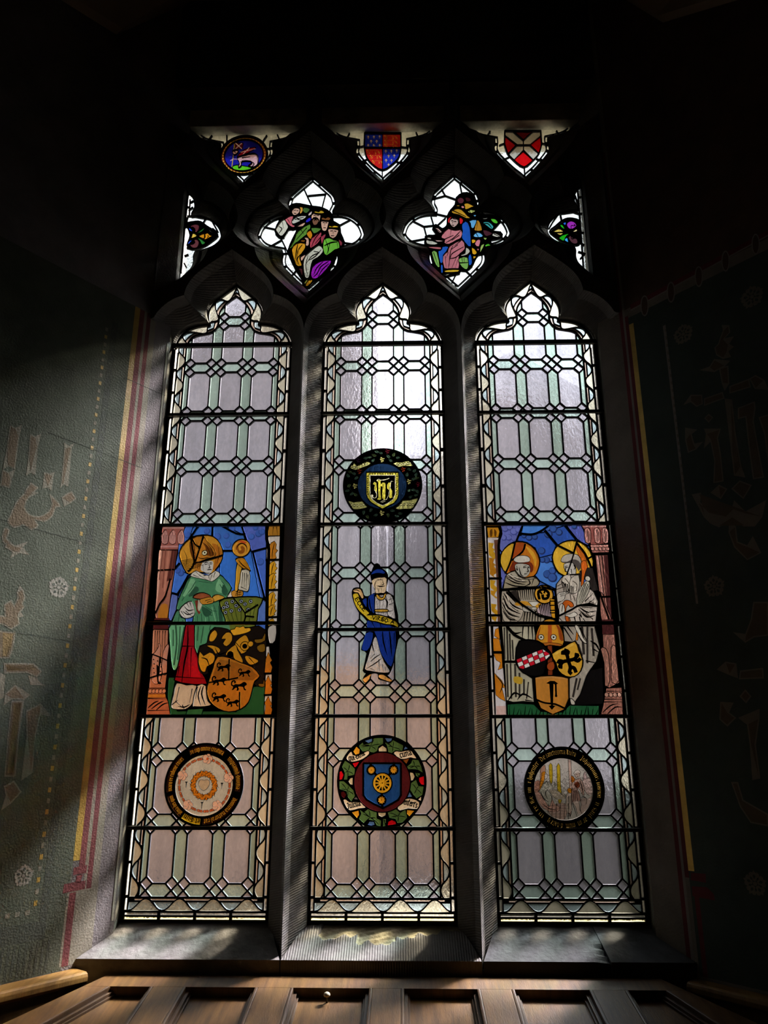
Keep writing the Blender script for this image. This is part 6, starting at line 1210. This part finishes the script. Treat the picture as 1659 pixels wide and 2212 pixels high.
# lamb roundel
t = T(410, 260, 6.9125); O, C0, R0 = disc(t, 465, 1150, 523)
def clip_in(O, outline): return O
S = figure('lamb_roundel', 'small round glass of a white lamb with banner on blue, top left of the tracery', 'stained glass', O); D = Draw(S, t, BT)
D.px = R0/342
S.fill(circle(C0, R0*.975, 48), 'rim', glass('521018', BT))
for i in range(38):
    a = 2*math.pi*i/38; c = (C0[0]+R0*.915*math.cos(a), C0[1]+R0*.915*math.sin(a)); u = Vector((math.cos(a), math.sin(a)))*R0*.05; v = Vector((-math.sin(a), math.cos(a)))*R0*.052
    S.fill([tuple(Vector(c)+u+v), tuple(Vector(c)+u*.3), tuple(Vector(c)+u-v), tuple(Vector(c)-u-v), tuple(Vector(c)-u*.3), tuple(Vector(c)-u+v)], 'rim_bead', glass('c8a42e', BT))
S.add(circle(C0, R0*.85, 48), 'LEAD'); S.fill(circle(C0, R0*.825, 48), 'blue_ground', glass('1c1c96', BT))
D.p('mound', '56b822', 640, 690, 700, 670, 760, 678, 850, 690, 915, 708, 880, 738, 750, 750, 660, 732, ink=12)
D.col('staff', 'c8a42e', 12, 668, 350, 650, 520, 628, 695)
D.p('flag', '5a1420', 672, 338, 795, 340, 785, 425, 680, 432, k=1, ink=10); D.p('pennant', '8a1024', 712, 545, 770, 470, 870, 420, 985, 405, 940, 445, 880, 480, 830, 500, ink=10)
for n in ((685, 342, 775, 425), (775, 342, 685, 425), (760, 475, 980, 425), (890, 405, 785, 520)): D.col('flag_cross', 'd8c8cc', 16, *n, k=1)
D.p('lamb', 'c79ca4', 712, 560, 760, 540, 830, 520, 940, 500, 1010, 525, 1022, 600, 1010, 660, 965, 697, 880, 685, 935, 640, 905, 612, 780, 612, 765, 680, 730, 705, 745, 640, 725, 600, lead=14)
D.p('lamb_head', 'c79ca4', 643, 458, 690, 448, 722, 455, 712, 490, 668, 518, 645, 495, lead=10); D.col('lamb_leg', 'c79ca4', 18, 608, 602, 650, 582, 712, 580)
for n in ((760, 615, 770, 660), (925, 620, 960, 650, 930, 690), (1008, 540, 1012, 640), (665, 470, 690, 480), (780, 560, 900, 545)): D.l(9, *n)
S.build(S.e); lamb_hole = O
light(4, TOPS[0], [lamb_hole], [(330, 235, 265, 330), (555, 235, 555, 330), (380, 460, 470, 450), (460, 690, 540, 650), (1150, 235, 1100, 310), (1310, 225, 1345, 300), (95, 240, 115, 290), (1120, 420, 1180, 430)], t)
# quartered shield
t = T(700, 250, 6.381); O = cr(t(568, 252, 805, 252, 1050, 252), 1)+cr(t(1052, 420, 1030, 560, 950, 660, 805, 748, 660, 660, 590, 560, 562, 420), 3, False)
S = figure('royal_shield', 'quartered shield of red lions and blue lilies at the middle of the tracery top', 'stained glass', O); D = Draw(S, t, BT)
S.mask = O
D.p('blue_quarter', '1b2a9e', 565, 252, 800, 252, 800, 440, 560, 440, k=1, lead=14); D.p('red_quarter', 'ae241e', 810, 252, 1055, 252, 1055, 440, 810, 440, k=1, lead=14); D.p('red_quarter', 'b41c1c', 555, 450, 800, 450, 800, 760, 555, 760, k=1, lead=14); D.p('blue_quarter', '1b2a9e', 812, 450, 1060, 450, 1060, 760, 812, 760, k=1, lead=14)
for x, y in ((608, 292), (688, 292), (765, 288), (648, 352), (725, 352), (608, 408), (685, 410), (768, 408), (852, 487), (928, 487), (1003, 482), (890, 552), (968, 550), (855, 614), (930, 617), (890, 677)):
    for n in ((0, -22, 9, -6, 0, 10, -9, -6), (-4, 2, -12, -6, -20, -2, -18, 8, -14, 2, -4, 10), (4, 2, 12, -6, 20, -2, 18, 8, 14, 2, 4, 10), (0, 6, 6, 22, 0, 28, -6, 22)): D.p('lily', 'd0a67c', *[(x if i % 2 == 0 else y)+v*1.05 for i, v in enumerate(n)], k=1)
for x, y, s_ in ((850, 290, 1.25), (850, 355, 1.25), (850, 412, 1.25), (610, 492, 1.25), (650, 560, 1.05), (680, 632, 1.0)):
    for n in ((0, 0, 40, -14, 80, -8, 110, -4, 124, 16), (4, 4, -14, 22), (14, 10, 10, 26, -2, 28), (76, 4, 84, 24, 72, 30), (104, 4, 120, 20, 134, 24)): D.col('lion', 'd0902c', 9, *[(x if i % 2 == 0 else y)+v*s_ for i, v in enumerate(n)])
    D.c('lion', 'd0902c', x-10*s_, y-10*s_, 13*s_, 8)
S.mask = None; S.build(S.e)
light(5, TOPS[1], [O], [(350, 250, 305, 340), (1270, 240, 1310, 330), (440, 445, 560, 425), (1050, 435, 1160, 450), (530, 635, 610, 600), (990, 635, 1070, 665), (803, 740, 803, 900)], t)
# saltire shield
t = T(1010, 250, 6.381); O = t(522, 222, 760, 222, 998, 222)+cr(t(1010, 400, 975, 520, 900, 612, 775, 707, 640, 612, 560, 520, 518, 400), 3, False)
S = figure('saltire_shield', 'red shield with a white diagonal cross at the right of the tracery top', 'stained glass', O); D = Draw(S, t, BT); S.mask = O
for h, n in (('5c0812', (640, 224, 895, 224, 768, 335)), ('ae0c18', (500, 275, 668, 405, 560, 520, 500, 500)), ('c00c16', (1030, 275, 862, 405, 972, 512, 1040, 480)), ('c20a14', (770, 495, 905, 615, 775, 720, 630, 615))): D.p('red_field', h, *n, k=1, lead=9)
for n in ((505, 222, 625, 226, 763, 345, 763, 404, 682, 404, 515, 275), (905, 226, 1010, 222, 1010, 278, 857, 404, 776, 404, 776, 345), (560, 545, 682, 416, 763, 416, 763, 482, 640, 612, 600, 600), (776, 416, 857, 416, 985, 530, 905, 612, 776, 482)): D.p('white_arm', 'b9b4aa', *n, k=1, lead=7)
S.mask = None; S.build(S.e)
light(6, TOPS[2], [O], [(310, 225, 255, 300), (1225, 215, 1270, 290), (440, 415, 515, 385), (1020, 385, 1110, 410), (500, 610, 575, 575), (950, 600, 1035, 635), (780, 700, 790, 850), (300, 225, 310, 240)], t)
# three kings and an angel
t = zq
H = cr(t(555, 430, 640, 398, 740, 412, 850, 435, 960, 448, 1060, 488, 1125, 550, 1140, 640, 1225, 690, 1240, 800, 1290, 920, 1260, 1020, 1195, 1035, 1175, 1130, 1130, 1230, 1060, 1350, 960, 1420, 870, 1455, 780, 1550, 740, 1510, 730, 1430, 640, 1290, 560, 1120, 540, 1030, 600, 880, 670, 730, 590, 735, 525, 740, 460, 850, 400, 840, 358, 760, 425, 620, 490, 560, 545, 510), 2)
S = figure('kings_figure', 'group of three crowned kings below a small angel, in the left quatrefoil', 'stained glass', H); D = Draw(S, t, BT)
FL = 'c49c88'
for pt, h, n in (('angel_robe', 'cdcaba', (362, 740, 420, 645, 470, 600, 500, 650, 525, 720, 450, 830, 410, 822, 380, 780)), ('angel_tunic', 'b85c66', (492, 590, 560, 550, 600, 560, 580, 640, 620, 692, 600, 716, 550, 692, 505, 640)), ('angel_halo', 'b88432', (680, 425, 725, 430, 735, 470, 710, 522, 690, 522, 700, 470)), ('angel_face', FL, (582, 500, 600, 450, 640, 436, 682, 455, 682, 505, 640, 545, 600, 545)),
                 ('angel_sleeve', '3c5e2c', (745, 430, 830, 455, 785, 520, 740, 500)), ('angel_wing', 'bcbab0', (585, 620, 650, 555, 770, 545, 760, 590, 640, 655, 590, 665)), ('arm', FL, (650, 690, 740, 640, 765, 650, 730, 702, 650, 706)), ('blue_sleeve', '2222a4', (770, 640, 800, 580, 840, 568, 835, 622, 790, 650)), ('hand', 'b8a8a8', (805, 555, 825, 500, 855, 482, 845, 540)),
                 ('king_face', FL, (856, 530, 900, 515, 966, 530, 966, 600, 930, 680, 880, 690, 858, 640)), ('king_beard', '6e4a38', (862, 605, 900, 582, 945, 610, 925, 675, 880, 682)), ('crown', 'b89428', (880, 508, 900, 480, 945, 492, 975, 470, 1010, 485, 1022, 520, 950, 525)), ('king_cloak', '527e30', (670, 760, 820, 660, 830, 740, 800, 800, 760, 830, 640, 930, 570, 1000, 560, 990, 620, 880)), ('king_cloak', '4a7430', (850, 710, 980, 720, 960, 762, 882, 802)),
                 ('king_tunic', 'c87e1a', (790, 790, 830, 745, 860, 822, 840, 880, 800, 842)), ('arm', FL, (742, 850, 800, 850, 815, 930, 800, 972, 770, 962, 782, 900)), ('king_hose', 'bc841e', (640, 930, 750, 925, 760, 1000, 720, 1060, 682, 1140, 715, 1230, 690, 1250, 640, 1232, 590, 1080, 588, 1000)), ('king_hose', '7a4a14', (690, 900, 720, 875, 770, 890, 740, 920)),
                 ('king_face', FL, (988, 620, 1080, 625, 1076, 680, 1050, 762, 1002, 757, 985, 670)), ('crown', '6e4222', (990, 600, 1000, 565, 1040, 580, 1070, 560, 1110, 580, 1092, 620, 1000, 612)), ('king_tunic', '9e3c4c', (860, 850, 980, 770, 972, 870, 930, 940, 840, 1002, 832, 950)), ('king_tunic', '8a3444', (985, 830, 1052, 798, 1010, 900, 992, 945)),
                 ('king_face', 'b8907e', (1088, 725, 1212, 740, 1202, 812, 1170, 855, 1120, 866, 1090, 800)), ('crown', 'd4a828', (1092, 715, 1098, 682, 1130, 695, 1160, 678, 1205, 690, 1218, 718)), ('king_cloak', '5ea034', (1030, 870, 1090, 850, 1150, 880, 1215, 900, 1232, 1000, 1170, 1022, 1060, 1102, 1020, 1050, 1015, 950)), ('king_tunic', '7a2c3a', (1225, 870, 1275, 920, 1255, 975, 1235, 930)),
                 ('king_hose', 'c4c2b2', (870, 1010, 950, 955, 1000, 1000, 1000, 1062, 930, 1132, 862, 1172, 832, 1280, 812, 1402, 765, 1402, 740, 1230, 760, 1130, 800, 1070)), ('green_lining', '5a9238', (920, 1170, 1020, 1110, 1010, 1130, 940, 1172)), ('purple_robe', '8e1ea6', (880, 1240, 960, 1180, 1110, 1160, 1100, 1230, 1000, 1350, 930, 1412, 870, 1422, 845, 1370, 860, 1290)), ('hand', FL, (705, 1112, 770, 1080, 742, 1140, 712, 1180)),
                 ('boot', 'aeb650', (750, 1480, 790, 1420, 802, 1450, 762, 1492)), ('boot', 'bc841e', (770, 1512, 815, 1430, 866, 1446, 800, 1522)), ('boot', '421c20', (670, 1270, 722, 1280, 722, 1382, 700, 1332))): D.p(pt, h, *n, lead=16)
for w, n in ((9, (880, 545, 905, 540)), (9, (925, 545, 950, 548)), (8, (912, 550, 910, 590)), (10, (885, 620, 900, 600, 920, 612)), (8, (1005, 645, 1025, 642)), (8, (1045, 645, 1065, 648)), (7, (1032, 650, 1028, 690)), (7, (1015, 715, 1045, 715)), (8, (1110, 760, 1140, 756)), (8, (1165, 762, 1190, 766)), (7, (1148, 770, 1148, 800)), (9, (1120, 825, 1160, 825)), (7, (610, 475, 630, 472)), (7, (645, 480, 665, 482)), (7, (610, 515, 640, 520)), (8, (600, 455, 590, 500)),
             (12, (660, 940, 640, 1040, 620, 1180)), (10, (720, 950, 660, 1040, 640, 1200)), (10, (700, 1080, 650, 1150, 680, 1230)), (9, (880, 1040, 950, 1060, 860, 1100, 780, 1200)), (9, (980, 1020, 900, 1110, 820, 1160)), (9, (800, 1100, 770, 1240, 800, 1390)), (9, (960, 790, 900, 860, 850, 970)), (9, (970, 850, 900, 930)), (14, (1030, 960, 1120, 920, 1200, 910)), (9, (1040, 880, 1080, 1000, 1060, 1080)), (9, (1100, 930, 1080, 1060)), (9, (1200, 910, 1210, 1000)), (12, (1080, 1180, 980, 1250, 930, 1340, 880, 1390)), (10, (1000, 1190, 920, 1270, 880, 1360)), (10, (1090, 1210, 1000, 1290, 940, 1390)), (9, (700, 740, 740, 800)), (9, (780, 720, 640, 880)), (9, (400, 700, 440, 730, 400, 790)), (9, (450, 640, 460, 720)), (8, (520, 600, 560, 660)), (8, (620, 600, 740, 570)), (10, (660, 600, 720, 610)), (10, (640, 570, 700, 620))): D.l(w, *n)
S.build(S.e)
light(7, QUAT[0], [H], [(745, 185, 865, 445), (805, 280, 1045, 258), (1045, 258, 995, 450), (195, 710, 360, 745), (260, 990, 440, 890), (440, 890, 520, 1055), (440, 890, 420, 840), (1235, 690, 1385, 610), (1285, 925, 1450, 948), (640, 1310, 570, 1390), (400, 610, 440, 590), (450, 1080, 560, 1070), (1130, 1240, 1170, 1250), (950, 1430, 960, 1450)], t)
# seated figure with book beneath a canopy
t = T(860, 380, 6.381)
H = cr(t(690, 560, 735, 480, 795, 410, 815, 310, 900, 252, 990, 262, 1055, 345, 1080, 440, 1110, 535, 1250, 555, 1370, 580, 1395, 640, 1310, 735, 1305, 780, 1400, 790, 1420, 845, 1340, 872, 1275, 885, 1262, 925, 1295, 965, 1275, 1000, 1200, 1012, 1170, 1072, 1095, 1090, 1045, 1170, 1005, 1250, 930, 1305, 850, 1300, 835, 1345, 740, 1365, 610, 1395, 575, 1340, 500, 1245, 455, 1060, 392, 1000, 385, 850, 480, 838, 545, 815, 490, 735, 520, 690, 600, 745, 660, 720, 688, 670), 2)
S = figure('seated_figure', 'seated figure in a pink robe with open book under a canopy, in the right quatrefoil', 'stained glass', H); D = Draw(S, t, BT)
for pt, h, n in (('halo', 'bc1a22', (680, 610, 720, 560, 745, 570, 712, 640, 692, 655)), ('halo', 'bc1a22', (850, 570, 895, 600, 880, 660, 852, 668)), ('chair_back', '1c50aa', (880, 690, 930, 620, 985, 700, 1000, 980, 930, 932, 880, 860, 892, 770)), ('drapery', '1c50aa', (555, 1045, 610, 975, 692, 970, 660, 1050, 630, 1100, 608, 1200, 582, 1200)), ('drapery', '1c50aa', (590, 1230, 612, 1225, 615, 1330, 596, 1340)), ('drapery', '1c50aa', (970, 1130, 1000, 1070, 1018, 1200, 980, 1242)),
                 ('robe', 'b66e76', (700, 720, 780, 735, 850, 730, 882, 780, 862, 860, 800, 892, 700, 946, 640, 932, 650, 880, 600, 862, 620, 800)), ('robe', 'b06872', (720, 962, 880, 880, 916, 960, 912, 1020, 850, 1072, 832, 1130, 830, 1280, 640, 1280, 625, 1100, 690, 1040)), ('hem', 'c49c28', (642, 1306, 700, 1290, 836, 1290, 820, 1328, 650, 1334)), ('face', 'b69690', (712, 640, 730, 590, 780, 574, 832, 600, 825, 660, 770, 716, 725, 682)), ('hand', 'b69690', (510, 725, 550, 715, 602, 770, 572, 792)), ('hand', 'b69690', (470, 880, 560, 880, 620, 890, 620, 910, 500, 912)),
                 ('book', 'b6b4a8', (395, 880, 470, 890, 552, 930, 500, 956, 400, 942)), ('book', 'b6b4a8', (410, 842, 452, 850, 452, 882, 402, 872)), ('seat', 'a65c62', (410, 972, 585, 976, 580, 1020, 440, 1002)), ('bench', '6e9a4c', (470, 1040, 530, 1042, 572, 1262, 522, 1232, 480, 1120)), ('bench', '6e9a4c', (850, 1130, 956, 1120, 960, 1270, 920, 1292, 850, 1222)), ('cushion', 'bab6a8', (940, 980, 992, 1030, 950, 1092, 860, 1112, 880, 1080, 930, 1060)), ('shoe', 'c0beb0', (600, 1386, 680, 1350, 732, 1350, 682, 1376)),
                 ('canopy', 'b48424', (735, 490, 800, 450, 872, 460, 950, 540, 1002, 582, 940, 592, 840, 542, 760, 526)), ('canopy', 'b48424', (810, 400, 850, 400, 842, 426, 800, 422)), ('canopy', 'b48424', (910, 390, 960, 370, 1052, 420, 1000, 442, 930, 470)), ('canopy', 'c07a80', (865, 430, 890, 405, 916, 430, 892, 456)), ('canopy', '4e222c', (815, 330, 860, 290, 906, 320, 892, 380, 840, 386)), ('canopy_leaf', 'a6ae64', (960, 500, 1000, 460, 1072, 480, 1012, 522)), ('canopy', '301014', (930, 290, 990, 300, 1000, 350, 940, 360)),
                 ('blue_leaf', '5ea0ce', (975, 620, 1080, 600, 1042, 720, 1010, 720, 1000, 660)), ('blue_leaf', '5ea0ce', (1038, 822, 1100, 770, 1166, 812, 1150, 850, 1060, 852)), ('blue_leaf', '5ea0ce', (1030, 540, 1076, 530, 1060, 572)), ('pillar', 'a87420', (1060, 722, 1100, 600, 1142, 680, 1150, 760, 1060, 762)), ('teal_leaf', '3ca09e', (1160, 640, 1250, 630, 1312, 690, 1290, 742, 1230, 702)), ('green_leaf', '4eae2c', (1275, 590, 1340, 590, 1376, 640, 1350, 666, 1300, 642)), ('green_leaf', '4eae2c', (1200, 950, 1250, 930, 1282, 970, 1250, 996, 1205, 982)),
                 ('pillar', 'ce961e', (1020, 870, 1066, 880, 1060, 920, 1020, 936)), ('pillar', 'ce961e', (1020, 980, 1082, 1040, 1070, 1086, 1025, 1082)), ('pillar', 'ce961e', (1040, 1100, 1082, 1110, 1040, 1152)), ('pink_bud', 'c67684', (1090, 880, 1132, 880, 1110, 982, 1060, 952)), ('pink_bud', 'a05a64', (1080, 1000, 1120, 1000, 1100, 1040)), ('white_bud', 'c8c4b8', (1290, 800, 1340, 785, 1410, 830, 1370, 852, 1300, 832)), ('green_leaf', '90aa5c', (1170, 850, 1226, 850, 1200, 892)), ('green_leaf', '90aa5c', (1130, 1060, 1150, 950, 1192, 940)), ('maroon_bud', '42202a', (1180, 740, 1260, 760, 1300, 800, 1220, 840, 1180, 800)), ('grey_leaf', '8a8a80', (1130, 545, 1160, 580, 1240, 570, 1220, 600, 1160, 600))): D.p(pt, h, *n, lead=15)
for w, n in ((8, (735, 620, 755, 615)), (9, (775, 628, 800, 630)), (8, (760, 625, 745, 655)), (7, (745, 680, 770, 682)), (10, (820, 600, 835, 660)), (9, (760, 590, 820, 600)), (9, (730, 750, 720, 830)), (9, (860, 760, 760, 860, 660, 920)), (9, (840, 820, 740, 890)), (10, (650, 870, 760, 820)), (9, (700, 730, 780, 750, 850, 745)), (9, (760, 960, 720, 1050, 700, 1260)), (9, (820, 950, 740, 1010)), (9, (900, 980, 760, 1060, 720, 1120, 690, 1270)), (9, (900, 1030, 800, 1120, 720, 1140)), (8, (650, 1110, 660, 1270)), (8, (690, 1060, 660, 1130)), (8, (800, 1130, 740, 1270)), (8, (820, 1160, 790, 1270)), (9, (860, 900, 780, 960)), (8, (880, 1135, 890, 1190)), (8, (910, 1135, 915, 1190)), (14, (850, 1200, 960, 1195)), (8, (490, 1060, 550, 1230)), (8, (1080, 800, 1110, 850)), (8, (1090, 640, 1080, 750)), (8, (1170, 660, 1240, 660, 1290, 720)), (8, (1320, 800, 1390, 835)), (9, (760, 480, 930, 560)), (8, (980, 480, 1000, 515)), (8, (1030, 470, 1030, 515)), (8, (530, 735, 580, 775))): D.l(w, *n)
S.build(S.e)
light(8, QUAT[1], [H], [(600, 190, 650, 280), (650, 280, 790, 330), (650, 280, 480, 325), (850, 110, 880, 260), (505, 525, 690, 568), (455, 570, 490, 690), (490, 690, 355, 705), (355, 705, 210, 632), (355, 705, 395, 850), (390, 870, 140, 915), (540, 690, 650, 590), (740, 1480, 800, 1360), (930, 1310, 1020, 1395), (1410, 850, 1480, 890), (1060, 250, 990, 262)], t)
# half lights at the sides with a small bloom
for n, o, side, label, t in ((9, SIDE[0], -1, 'small bloom with orange bud and two maroon scrolls, in the far left half light', T(375, 410, 11.06)), (10, SIDE[1], 1, 'small bloom with yellow bud, purple scroll and green leaves, in the far right half light', T(1170, 400, 11.06))):
    H = cr(t(340, 840, 480, 790, 640, 790, 800, 900, 960, 1000, 1040, 1110, 900, 1230, 740, 1340, 560, 1400, 420, 1410, 350, 1330, 420, 1100) if side < 0 else t(900, 900, 780, 830, 620, 820, 480, 880, 340, 1000, 215, 1110, 340, 1230, 480, 1330, 640, 1400, 800, 1430, 900, 1380, 880, 1120), 3)
    S = figure('bloom_piece', label, 'stained glass', H); D = Draw(S, t, BT); D.px *= 1.0
    if side < 0: L = (('scroll_petal', '5e2a32', (415, 900, 430, 840, 520, 815, 600, 850, 605, 950, 540, 1030, 520, 950, 470, 900)), ('scroll_petal', '6e3a40', (400, 1300, 450, 1390, 560, 1390, 605, 1290, 570, 1200, 510, 1180, 500, 1260, 440, 1300)), ('blue_petal', '2c50c8', (365, 905, 395, 920, 455, 990, 440, 1005, 380, 970)), ('blue_petal', '2c50c8', (360, 1310, 365, 1230, 440, 1190, 450, 1215, 400, 1270)), ('knot', 'ccae48', (470, 1035, 550, 1090, 540, 1130, 440, 1165, 450, 1100)), ('leaf', '2c6a2c', (560, 1055, 640, 960, 770, 880, 700, 990, 620, 1040)), ('leaf', '2c7a34', (560, 1150, 640, 1170, 760, 1270, 690, 1320, 640, 1230)), ('bud', 'd08a1c', (600, 1105, 720, 1045, 745, 1110, 715, 1175)), ('bud', 'd08a1c', (760, 1060, 800, 1025, 850, 1070, 935, 1108, 860, 1150, 750, 1200, 770, 1120)), ('edge', 'c8c8c0', (850, 960, 930, 1030, 920, 1040, 840, 975)), ('edge', '2a2a8a', (800, 1245, 930, 1155, 940, 1170, 820, 1250)), ('edge', '5a8ac0', (640, 890, 670, 900, 650, 930)))
    else: L = (('scroll_petal', '9c2cae', (600, 960, 640, 880, 720, 850, 810, 900, 825, 980, 760, 1040, 700, 1060, 640, 1040)), ('scroll_petal', '4a2a32', (640, 1270, 690, 1200, 760, 1260, 830, 1270, 860, 1340, 820, 1410, 720, 1390)), ('blue_petal', '2462ce', (510, 910, 580, 875, 555, 970)), ('blue_petal', '3a9ede', (545, 1320, 610, 1245, 635, 1370, 600, 1365)), ('leaf', '1eaa1e', (435, 965, 490, 935, 550, 1030, 530, 1060, 470, 1020)), ('leaf', '1eaa1e', (415, 1280, 500, 1190, 690, 1145, 580, 1230, 520, 1340, 480, 1335)), ('leaf', '7cc45a', (570, 1045, 700, 1110, 640, 1100, 565, 1070)), ('bud', 'dcc060', (270, 1125, 410, 1040, 510, 1090, 520, 1130, 400, 1130)), ('bud', 'dcc060', (340, 1140, 420, 1135, 520, 1140, 450, 1205, 380, 1180)), ('knot', 'dcc896', (735, 1120, 780, 1080, 840, 1045, 840, 1105, 780, 1130)), ('knot', 'dcc896', (740, 1150, 800, 1150, 845, 1205, 820, 1205)), ('edge', 'c8ccc8', (225, 1090, 390, 965, 400, 980, 240, 1100)), ('edge', 'c8ccc8', (235, 1155, 400, 1250, 390, 1275, 250, 1180)), ('edge', 'd8dcd8', (410, 940, 510, 875, 480, 920, 420, 955)))
    for pt, h, q in L: D.p(pt, h, *q, lead=16, k=3)
    for w, q in (((10, (480, 900, 520, 950, 500, 1020)), (10, (460, 1300, 510, 1260, 500, 1200)), (8, (800, 1080, 840, 1110, 800, 1140)), (14, (740, 1040, 730, 1200))) if side < 0 else ((10, (740, 960, 700, 980, 710, 1050)), (10, (770, 930, 800, 970, 740, 970)), (10, (760, 1290, 720, 1280, 700, 1230)), (8, (420, 1060, 420, 1190)), (8, (330, 1130, 510, 1130)))): D.l(w, *q)
    S.build(S.e)
    if side < 0: ld = [(345, 420, 370, 430), (340, 640, 480, 640), (720, 790, 770, 710), (350, 640, 300, 900), (330, 1400, 420, 1420), (270, 1590, 350, 1560), (260, 1770, 300, 1850), (1020, 1010, 940, 940), (340, 130, 180, 1980), (400, 250, 380, 620), (460, 640, 900, 720, 1060, 1010), (400, 320, 470, 280), (370, 500, 460, 430)]
    else: ld = [(470, 820, 450, 740), (400, 700, 760, 650, 910, 700), (180, 1040, 260, 900, 400, 700), (960, 690, 880, 690), (1000, 1150, 900, 1130), (930, 1390, 1010, 1440), (880, 1600, 1030, 1650), (880, 300, 940, 290), (860, 130, 1000, 2000), (800, 270, 870, 480), (770, 460, 870, 620), (930, 1760, 1030, 1650)]
    light(n, o, [H], ld, t, .0062, False)
